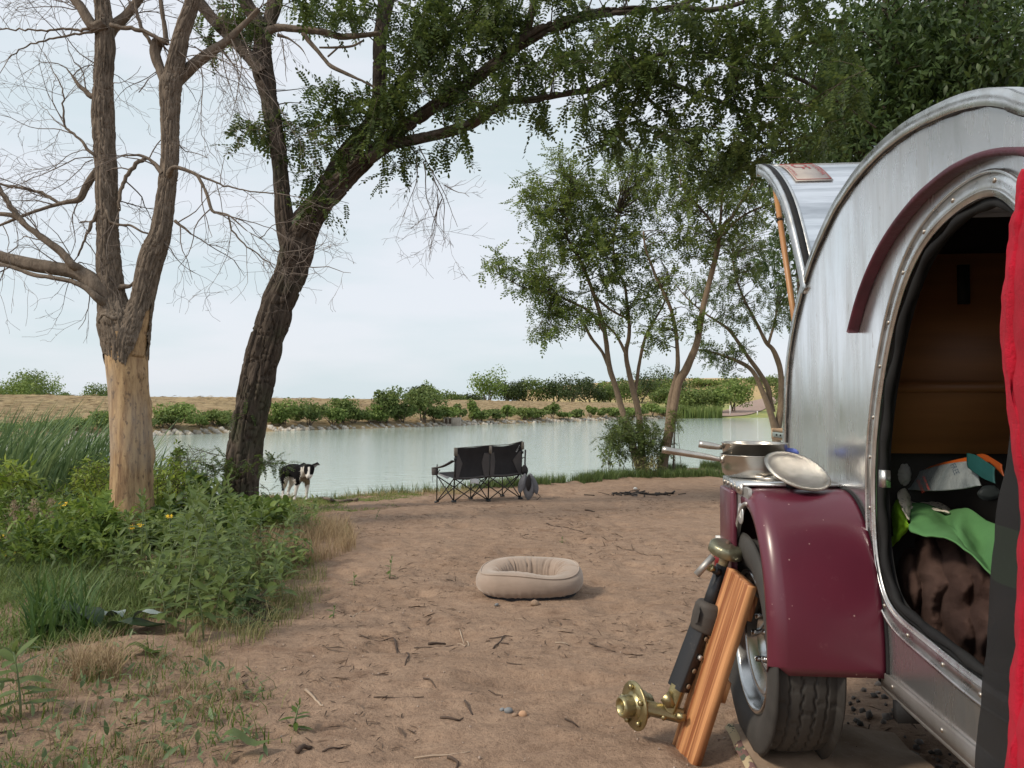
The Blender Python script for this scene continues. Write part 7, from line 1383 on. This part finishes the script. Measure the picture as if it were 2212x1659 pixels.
def side_panel(xa, xm, xb, seat_i):
    def f(U, W):   # outer edge at xa; inner edge bulges to xm in the middle
        inn = xb+(xm-xb)*np.clip(np.minimum(W/.62, (1-W)/.38)*1.0, 0, 1); x = xa+(inn-xa)*U; z = (Hs-.03)+(topz[0]-.10-(Hs-.03))*W; z = np.where(W > .99, z, z)
        c_ = CW[seat_i]; y = -.008-.05*(z/Hb_)+.06*np.sin(math.pi*np.clip((x-c_)/.67, 0, 1))*np.sin(math.pi*np.clip((z-Hs+.03)/(.5), 0, 1)*.9)-.004; return x, y, z
    return f
for a_, b_, c_, s_ in ((CW[0]+.015, CW[0]+.16, CW[0]+.06, 0), (CW[1]-.01, CW[1]-.14, CW[1]-.10, 0), (CW[1]+.01, CW[1]+.13, CW[1]+.09, 1), (CW[2]-.015, CW[2]-.17, CW[2]-.05, 1)): sheet('side_panel', gry, side_panel(a_, b_, c_, s_), 8, 20)
def edge_(U, W): return CW[0]+(CW[2]-CW[0])*U, -.055+0*U, np.interp(U, [0, .5, .78, 1], [topz[0], topz[1]+.012, topz[2]-.03, topz[2]+.02])+.012*(W-.5)
sheet('top_binding', gry, edge_, 30, 3, .012)
for i, x in enumerate(CW): A = Acc(); A.box(x-.022, x+.022, -.078, -.038, topz[i]-.12, topz[i]+.008); A.build('post_sleeve', tan, chair); A = Acc(); A.box(x-.018, x+.018, -.068, -.036, topz[i]-.19, topz[i]-.15) if i != 1 else A.box(x-.006, x+.006, -.08, -.078, topz[i]-.08, topz[i]-.07); A.build('buckle', foot_m, chair)
def seat(xa, xb):
    return lambda U, W: (xa+(xb-xa)*U, -.02+(DEP+.02)*W, Hs-.015-.05*np.sin(math.pi*U)*np.sin(math.pi*W)+.05*W)
sheet('seat', blk, seat(CW[0], CW[1]-.004)); sheet('seat', blk, seat(CW[1]+.004, CW[2])); sheet('seat_binding', gry, lambda U, W: (CW[0]-.02+(CW[2]-CW[0]+.04)*U, -.035+.02*W, Hs-.02+.022*W-.015*np.sin(2*math.pi*U)**2), 30, 3, .01)
sheet('seat_wing', lg, lambda U, W: (-.02-.04*U+.04*W*U, .10+(DEP-.1)*W, Hs+.0+.05*W-.02*U), 8, 12)
def arm(sgn, x): return lambda U, W: (x+sgn*(.0+.06*W), -.03+(DEP+.10)*U, .66-.16*U-.03*np.sin(math.pi*U)+.01*W)
sheet('armrest', gry, arm(-1, CW[0]), 16, 5, .014); sheet('armrest', gry, arm(1, CW[2]), 16, 5, .014); bar('arm_strut', (CW[0]-.02, DEP-.02, Hs+.02), (CW[0]-.04, DEP-.16, .50), .008); bar('arm_strut', (CW[2]+.02, DEP-.02, Hs+.02), (CW[2]+.04, DEP-.16, .50), .008)
A = Acc(); cup, cf = lathe([(0, 0), (.045, 0), (.052, .01), (.056, .11), (.054, .112), (.050, .012), (0, .006)], 20); A.add(cup+[-.05, DEP-.02, .405], cf); A.build('cup_holder', gry, chair, True)
A = Acc(); A.tube([(-.06, DEP+.02, .41), (-.065, DEP+.03, .34), (-.055, DEP+.03, .28)], .004, 5); A.build('strap', gry, chair)
wt = pm('white_label', (.70, .70, .70), (.6, .6, .6), 9, .8); sheet('care_label', wt, lambda U, W: (.30+.17*U, -.03+0*U, .365-.085*W+.01*np.sin(U*5)), 6, 5, .002)
# lettering on the upper right corner of the backrest
def mp_(a_, b_): x = CW[2]-.115+.075*a_-.018*b_*0; z = topz[2]-.165+.115*a_; x += .016*(-b_); z += .018*b_*.9; t = z/Hb_; return (x, -.05*t-.010+.06*math.sin(math.pi*(x-CW[1])/.67)*.25, z)
print_text('KELTY', mp_, 'lettering', wt, chair)
# grey carry bag hanging on the right post
bgx = cx0+CW[2]*math.cos(yaw)+.10, cy0+CW[2]*math.sin(yaw)-.16; bz0 = float(hz(*bgx)); cbag = empty('carry_bag', (bgx[0], bgx[1], bz0)); cbag.scale = (1.55, 1.3, 1.0); tag(cbag, 'limp grey and black carry bag hanging from the right end of the camp chair', 'bag')
def lobe(name, cx, cz, w, h, tilt, mat, seed, dep=.06, y=0):
    U, W = np.meshgrid(np.linspace(0, 2*math.pi, 28, endpoint=False), np.linspace(0, 1, 22), indexing='ij'); pr_ = np.sin(math.pi*W**.75)**.7*(.25+.75*W)**.5; rr = pr_*(1+.18*(fbm(np.cos(U)*2+seed, np.sin(U)*2, W*3, 3, seed)-.5)*2+.06*np.sin(U*5+seed)); X = cx+rr*w*np.cos(U)+tilt*(1-W); Y_ = y+rr*dep*np.sin(U); Z = cz+h*(1-W); A = Acc(); V = np.stack([X, Y_, Z], -1).transpose(1, 0, 2); A.add(V.reshape(-1, 3), grid_faces(22, 28, True)); A.build(name, mat, cbag, True)
lobe('bag_body', .02, .0, .085, .46, .02, lg, 1, .07); lobe('bag_flap', -.075, .12, .055, .34, .06, lg, 2, .04, -.045); lobe('bag_flap', .11, .10, .055, .34, -.06, pm('bag_side_grey', (.15, .15, .165), (.12, .12, .13), 8, .8), 3, .04, -.02); lobe('bag_lining', .02, .16, .04, .28, .01, blk, 4, .03, -.065); lobe('bag_pouch', -.02, .40, .05, .20, .0, blk, 5, .05, .02)
A = Acc(); A.tube([(-.01, .03, .85), (-.015, .02, .62), (.0, .0, .42)], .010, 6); A.build('strap', blk, cbag); A = Acc(); A.tube([(.12, -.02, .12), (.15, -.03, .07), (.11, -.03, .01)], .004, 5); A.build('cord', blk, cbag)
# ---------------------------------------------------------------- dog
dx, dy = at(1050*.54+750/5.53*.54, 1078, 12.2)[:2]; dz_ = float(hz(dx, dy)); dog = empty('dog', (dx, dy, dz_)); dog.scale = (1.17, 1.08, 1.07); tag(dog, 'black and white dog standing by the lake with its head turned to the camera', 'dog')
def D(zx, zy, y): return ((zx-750)/1287, y, (1212-zy)/1287)
nodes = [('pelvis', D(520, 590, .17), .105, None), ('loin', D(620, 585, .09), .098, 0), ('mid', D(720, 600, .02), .105, 1), ('rib', D(820, 625, -.06), .122, 2), ('chest', D(900, 640, -.13), .125, 3), ('bris', D(935, 745, -.16), .085, 4), ('neck', D(960, 590, -.20), .088, 4), ('neck2', D(1020, 560, -.26), .078, 6), ('skull', D(1095, 525, -.31), .094, 7), ('brow', D(1112, 585, -.36), .072, 8), ('muz', D(1126, 655, -.41), .050, 9), ('nose', D(1136, 712, -.45), .038, 10),
 ('sh1', D(845, 760, -.13), .055, 4), ('el1', D(805, 860, -.12), .040, 12), ('kn1', D(795, 1010, -.14), .022, 13), ('pa1', D(772, 1130, -.135), .017, 14), ('ft1', D(770, 1190, -.165), .024, 15),
 ('sh2', D(985, 790, -.10), .050, 5), ('el2', D(990, 880, -.09), .036, 17), ('kn2', D(985, 1020, -.11), .021, 18), ('pa2', D(975, 1140, -.105), .017, 19), ('ft2', D(990, 1195, -.135), .024, 20),
 ('th1', D(480, 690, .13), .085, 0), ('st1', D(505, 850, .085), .045, 22), ('hk1', D(455, 985, .14), .022, 23), ('pn1', D(450, 1110, .12), .018, 24), ('hf1', D(480, 1180, .09), .024, 25),
 ('th2', D(575, 700, .22), .080, 0), ('st2', D(615, 850, .19), .048, 27), ('hk2', D(535, 980, .25), .022, 28), ('pn2', D(505, 1085, .24), .018, 29), ('hf2', D(530, 1150, .215), .024, 30),
 ('tl0', D(425, 600, .23), .040, 0), ('tl1', D(385, 690, .27), .042, 32), ('tl2', D(385, 800, .28), .046, 33), ('tl3', D(425, 900, .27), .030, 34), ('tl4', D(450, 985, .26), .014, 35)]
me = bpy.data.meshes.new('body'); me.from_pydata([q[1] for q in nodes], [(q[3], i) for i, q in enumerate(nodes) if q[3] is not None], []); body = bpy.data.objects.new('body', me); link(body)
sk = body.modifiers.new('skin', 'SKIN'); 
for i, q in enumerate(nodes): me.skin_vertices[0].data[i].radius = (q[2], q[2])
me.skin_vertices[0].data[0].use_root = True; sk.use_smooth_shade = True; sb = body.modifiers.new('sub', 'SUBSURF'); sb.levels = 3; sb.render_levels = 3
bpy.context.view_layer.update(); m2 = bpy.data.meshes.new_from_object(body.evaluated_get(bpy.context.evaluated_depsgraph_get())); bpy.data.objects.remove(body)
co = np.zeros(len(m2.vertices)*3, np.float32); m2.vertices.foreach_get('co', co); co = co.reshape(-1, 3); nr = np.zeros(len(m2.vertices)*3, np.float32); m2.vertices.foreach_get('normal', nr); nr = nr.reshape(-1, 3)
co = co+nr*(.010*(fbm(co[:, 0]*30, co[:, 1]*30, co[:, 2]*18, 3, 3)-.5))[:, None]; co[:, 2] = np.maximum(co[:, 2], .002); m2.vertices.foreach_set('co', co.ravel().astype(np.float32)); m2.update()
zx = co[:, 0]*1287+750; zy = 1212-co[:, 2]*1287; jit = (fbm(co[:, 0]*25, co[:, 1]*25, co[:, 2]*25, 2, 5)-.5)*60
blackc, whitec, muddy = np.array([.008, .007, .008]), np.array([.72, .68, .63]), np.array([.24, .19, .13]); colr = np.tile(blackc, (len(co), 1))
def setc(m_, c_): colr[m_] = c_
wh_leg = (zy+jit > 880); setc(wh_leg & (zx > 730), whitec); setc((zy+jit > 750) & (zx > 500) & (zx < 700) , whitec); setc((zy+jit > 900) & (zx < 640) & ~((zx < 470) & (zy < 1040)), whitec)
setc((zx+jit*.6 > 925) & (zx < 1010) & (zy > 490) & (co[:, 1] < -.12), whitec); setc((zx+jit > 890) & (zy+jit > 680) & (zx < 1110) & (co[:, 1] > -.33), whitec); setc((zx+jit*.5 > 900) & (zx < 1060) & (zy+jit > 690) & (zy+jit < 890) & (co[:, 1] < -.10), muddy); setc((zx > 740) & (zx < 800) & (zy > 760) & (zy < 850), whitec)
head = (co[:, 1] < -.275) & (zx > 1015) & (zy < 770); setc(head, blackc); setc(head & (np.abs(zx-(1118+(zy-520)*.06)) < 15+np.clip((zy-600)*.55, 0, 45)) & (zy > 490), whitec); setc(head & (zy > 640) , whitec); setc(head & (zy > 700) & (co[:, 1] < -.462), blackc)
ca = m2.color_attributes.new('coat', 'FLOAT_COLOR', 'POINT'); ca.data.foreach_set('color', np.c_[colr, np.ones(len(co))].ravel().astype(np.float32))
coat, n, l, p = nmat('dog_coat'); at_ = n.new('ShaderNodeAttribute'); at_.attribute_name = 'coat'; l.new(at_.outputs['Color'], p.inputs['Base Color']); p.inputs['Roughness'].default_value = .85; p.inputs['Specular IOR Level'].default_value = .08; bump(n, l, p, tex(n, l, 70, 4, (1, 1, .4)), .8, .01)
m2.materials.clear(); m2.materials.append(coat); m2.name = 'body'; bo = bpy.data.objects.new('body', m2); link(bo, dog)
for pl_ in m2.polygons: pl_.use_smooth = True
# coat tufts along neck, belly and tail
g = np.random.default_rng(14); idx = g.integers(0, len(co), 5200); kx, ky = zx[idx], zy[idx]; keep = ((kx < 470) & (ky < 960)) | ((kx > 870) & (kx < 1050) & (ky > 560) & (ky < 900)) | ((ky > 640) & (ky < 800) & (kx > 560) & (kx < 900)) | ((ky < 560) & (g.random(len(idx)) < .35) & (kx < 950)) | ((kx < 680) & (kx > 520) & (ky > 760) & (ky < 1030)) | (g.random(len(idx)) < .15)
idx = idx[keep & (co[idx, 1] > -.30)]; P = co[idx]; Dn = nr[idx]*.45+np.array([-.5, .15, -.75])+g.normal(0, .2, (len(idx), 3)); M = bases(Dn, nr[idx], g.uniform(.02, .045, len(idx))); TV = np.array([[-.09, 0, 0], [.09, 0, 0], [0, 1, .0]]); V_, F_ = scatter(TV, [np.array([[0, 1, 2]])], M, P); A = Acc(); A.add(V_, *F_); fo = A.build('fur', coat, dog, kind='stuff'); cc = np.repeat(colr[idx], 3, 0); ca = fo.data.color_attributes.new('coat', 'FLOAT_COLOR', 'POINT'); ca.data.foreach_set('color', np.c_[cc, np.ones(len(cc))].ravel().astype(np.float32))
black_hair = pm('black_hair', (.012, .011, .012), (.018, .016, .016), 9, .6)
def ear(pts): A = Acc(); V = np.array([D(*q) for q in pts]); c_ = V.mean(0)+[0, .008, 0]; n_ = len(V); A.add(np.vstack([V, c_, V+[0, .012, 0]]), [[i, (i+1) % n_, n_] for i in range(n_)], [[i, (i+1) % n_, n_+1+(i+1) % n_, n_+1+i] for i in range(n_)]); A.build('ear', black_hair, dog)
ear([(1150, 525, -.31), (1140, 450, -.30), (1195, 425, -.29), (1240, 405, -.30), (1300, 460, -.33), (1245, 470, -.315), (1205, 510, -.31)]); ear([(1060, 500, -.34), (1035, 435, -.31), (985, 415, -.30), (935, 440, -.31), (925, 510, -.35), (965, 500, -.345), (1010, 510, -.34)])
eye_m = pm('dark_eye', (.02, .012, .008), None, 5, .1); A = Acc(); sp_v, sp_f = lathe([(0, -.008), (.006, -.006), (.0085, 0), (.006, .006), (0, .008)], 12)
for e_ in ((1070, 570, -.405), (1158, 572, -.400)): A = Acc(); A.add(sp_v+np.array(D(*e_)), sp_f); A.build('eye', eye_m, dog, True)
A = Acc(); A.add(sp_v*[2.0, 1.3, 1.5]+np.array(D(1140, 712, -.488)), sp_f); A.build('nose', black_hair, dog, True)

# ---------------------------------------------------------------- litter on the ground
dark_tw = pm('dark_twig', (.10, .065, .045), (.055, .036, .028), 12, .9); pale_tw = pm('pale_twig', (.42, .33, .25), (.30, .22, .16), 12, .85)
A = Acc(); pts = [ground_hit(x, y) for x, y in [(670, 1076), (700, 1079), (722, 1083), (738, 1087), (760, 1085), (772, 1086)]]; pts = [(x, y, float(hz(x, y))+.03) for x, y, z in pts]; A.tube(*resample(pts, [.012, .022, .024, .022, .022, .026], .06), 8); A.build('fallen_branch', bark_dead, None, True, label='fallen brown branch lying on the grass right of the dog', cat='branch')
def twig(pxs, w, mat, label, side=None):
    w = w*.62
    P = [ground_hit(*q) for q in pxs]; P = np.array([(x, y, float(hz(x, y))+w*.8) for x, y, z in P]); P, R = resample(P, np.full(len(P), w), .03); P[:, 2] = hz(P[:, 0], P[:, 1])+w*.7+.004*np.sin(np.arange(len(P))*.9); R = R*(1-.4*np.linspace(0, 1, len(R))); A = Acc(); A.tube(P, R, 6)
    for q in (side or []): S = [ground_hit(*k) for k in q]; S = np.array([(x, y, float(hz(x, y))+w) for x, y, z in S]); A.tube(*resample(S, np.full(len(S), w*.6), .03), 5)
    return A.build('twig', mat, None, True, label=label, cat='twig', group='twigs scattered on the bare sand')
def q5(*z): return [(594+a_*.3418, 1242+b_*.3418) for a_, b_ in z]
twig(q5((470, 275), (500, 250), (560, 215), (600, 198)), .007, pale_tw, 'pale twig lying below the scratched hollow'); twig(q5((535, 380), (600, 400), (660, 408), (750, 395)), .006, dark_tw, 'long thin dark twig left of the centre', [q5((750, 395), (790, 450), (835, 500))]); twig(q5((755, 400), (780, 455), (830, 490), (845, 520), (822, 580)), .009, dark_tw, 'curved grey-brown twig with a thick lower end'); twig(q5((970, 415), (1020, 405), (1078, 396)), .013, dark_tw, 'short thick dark stick near the middle'); twig(q5((880, 432), (970, 445), (1050, 432), (1130, 428)), .005, dark_tw, 'thin twig just below the short thick stick')
twig(q5((1165, 345), (1195, 380), (1220, 420), (1218, 440), (1150, 425)), .006, pale_tw, 'bent pale twig in the middle of the clearing'); twig(q5((1380, 465), (1420, 420), (1455, 380), (1500, 385)), .008, dark_tw, 'forked dark twig right of the middle', [q5((1355, 403), (1400, 395), (1450, 385)), q5((1425, 430), (1475, 445))]); twig(q5((1985, 425), (2030, 450), (2080, 460), (2150, 480)), .006, dark_tw, 'dark twig pointing at the wooden plank'); twig(q5((1520, 290), (1545, 298), (1575, 308)), .006, pale_tw, 'short pale twig below the dog bed'); twig(q5((1770, 428), (1870, 432)), .006, pale_tw, 'straight straw-coloured stick on the sand')
twig(q5((192, 735), (245, 770), (305, 815)), .010, pale_tw, 'pale stick near the lower left of the clearing'); twig(q5((940, 670), (990, 695), (1040, 720)), .007, dark_tw, 'short dark twig below the centre'); twig(q5((1350, 670), (1400, 690), (1440, 710), (1432, 750)), .005, dark_tw, 'hooked thin twig right of the centre'); twig(q5((625, 765), (720, 772), (800, 770), (940, 768)), .005, dark_tw, 'long straight thin twig lying crosswise'); twig(q5((1200, 790), (1220, 825), (1250, 860)), .009, dark_tw, 'short broken twig piece below the centre'); twig(q5((1045, 890), (1090, 895), (1140, 905), (1190, 885)), .008, dark_tw, 'crooked dark twig in the lower middle'); twig(q5((1830, 880), (1880, 890), (1915, 902)), .006, dark_tw, 'dark twig left of the brass hub'); twig(q5((880, 1100), (1100, 1102), (1232, 1098)), .005, pale_tw, 'pale thin straw near the bottom edge'); twig(q5((1095, 1125), (1130, 1150), (1155, 1160), (1145, 1190)), .010, dark_tw, 'dark crooked stick at the bottom edge'); twig(q5((140, 1130), (180, 1100), (232, 1080)), .016, dark_tw, 'broad dark bark piece at the lower left'); twig(q5((300, 1115), (370, 1090), (440, 1060)), .006, dark_tw, 'thin dark twig beside the bark piece'); twig(q5((580, 460), (620, 478), (665, 490)), .005, dark_tw, 'thin dark twig left of the curved one'); twig(q5((1465, 545), (1520, 558), (1605, 555)), .004, dark_tw, 'very thin twig right of the middle')
twig([(1180, 1135), (1220, 1142), (1260, 1148)], .01, dark_tw, 'dark twig behind the dog bed, left one'); twig([(1264, 1102), (1285, 1104)], .022, dark_tw, 'thick short chunk of wood beyond the dog bed')
twig([(1330, 1180), (1380, 1195), (1430, 1205)], .006, dark_tw, 'thin twig near the trailer side'); twig([(1505, 1250), (1530, 1245), (1560, 1255)], .005, pale_tw, 'pale twig behind the jack')
# fine litter: bark crumbs, needles, pebbles
g = np.random.default_rng(70); N = 9000; P = np.c_[g.uniform(-4.5, 4.5, N*2), 1.7+g.random(N*2)**1.2*11]; keepn = noise(P[:, 0]*1.3, P[:, 1]*1.3, 0, 12)+.35*noise(P[:, 0]*5, P[:, 1]*5, 0, 13) > .62; P = P[keepn][:N]; P = np.c_[P, hz(P[:, 0], P[:, 1])+.004]
TV = np.array([[-.06, 0, 0], [.06, 0, .03], [.05, 1, 0], [-.03, .6, .08]]); Dv = rdir(len(P), g)*[1, 1, .12]; M = bases(Dv, np.tile([0, 0, 1.], (len(P), 1)), g.uniform(.012, .055, len(P))*np.where(g.random(len(P)) < .06, 2.0, 1)); V_, F_ = scatter(TV, [np.array([[0, 1, 2], [0, 2, 3]])], M, P); A = Acc(); A.add(V_, *F_); A.build('wood_litter', leafm('litter_bits', (.045, .03, .022), (.17, .11, .075), .0, .9), label='fine bits of twig and bark scattered over the sandy clearing', cat='litter', kind='stuff')
N = 1500; P = np.c_[g.uniform(-3.5, 3.5, N), 1.6+g.random(N)**1.2*8]; P = np.c_[P, hz(P[:, 0], P[:, 1])+.002]; rocks(P, g.uniform(.002, .007, N), 'pebbles', leafm('pebble_mix', (.20, .14, .11), (.42, .33, .27), .0, .85), gg=g, label='small pebbles strewn over the sandy clearing', cat='pebbles', kind='stuff')
N = 900; P = np.c_[g.uniform(.9, 2.8, N), g.uniform(1.8, 3.6, N)]; P = np.c_[P, hz(P[:, 0], P[:, 1])+.003]; rocks(P, g.uniform(.006, .02, N), 'gravel', leafm('gravel_mix', (.06, .055, .05), (.20, .17, .15), .0, .85), gg=g, label='dark gravel under the trailer', cat='gravel', kind='stuff')
# remains of two camp fires
ash = leafm('charred_wood', (.012, .011, .011), (.06, .045, .035), 0, .9)
for (px, py, w, lab, s_) in [(1375, 1068, .75, 'burnt remains of a small campfire beyond the dog bed', 5), (826, 1066, .85, 'ashes and charred sticks of a fire spot left of the camp chair', 6)]:
    x, y, z = ground_hit(px, py); g = np.random.default_rng(s_); A = Acc(); r = empty('fire_remains', (x, y, z)); tag(r, lab, 'campfire')
    for k in range(46):
        a_ = g.uniform(0, 3.14); L = g.uniform(.04, .18); c_ = np.array([x+g.normal(0, w*.5), y+g.normal(0, w*.28), 0]); q = np.array([math.cos(a_)*L, math.sin(a_)*L, 0]); c_[2] = float(hz(c_[0], c_[1]))+.012; A.tube([c_-q, c_+q+[0, 0, g.uniform(0, .02)]], g.uniform(.006, .017), 5)
    rel(A.build('charred_sticks', ash, r, kind='stuff'), r)
    A = Acc(); th = np.linspace(0, 2*math.pi, 48, endpoint=False); rr = 1+.35*(noise(np.cos(th)*2, np.sin(th)*2, 0, s_)-.5); ring2 = []
    for k in (0, .5, 1.0): ring2.append(np.stack([x+np.cos(th)*rr*w*.55*k, y+np.sin(th)*rr*w*.38*k], -1))
    V = np.concatenate(ring2); V = np.c_[V, hz(V[:, 0], V[:, 1])+.012]; V[96:, 2] -= .02; A.add(V, grid_faces(3, 48, True)[:, ::-1]); rel(A.build('ash_bed', pm('grey_ash', (.13, .10, .085), (.05, .04, .035), 9, .95, bs=.6), r, True), r)
x, y, z = ground_hit(1372, 1062); A = Acc(); A.add(TVi*[.05, .03, .03]+[x, y, z+.04], TFi); A.build('paper_scrap', white, label='scrap of white paper in the campfire remains', cat='paper')
print('objects', len(bpy.data.objects))
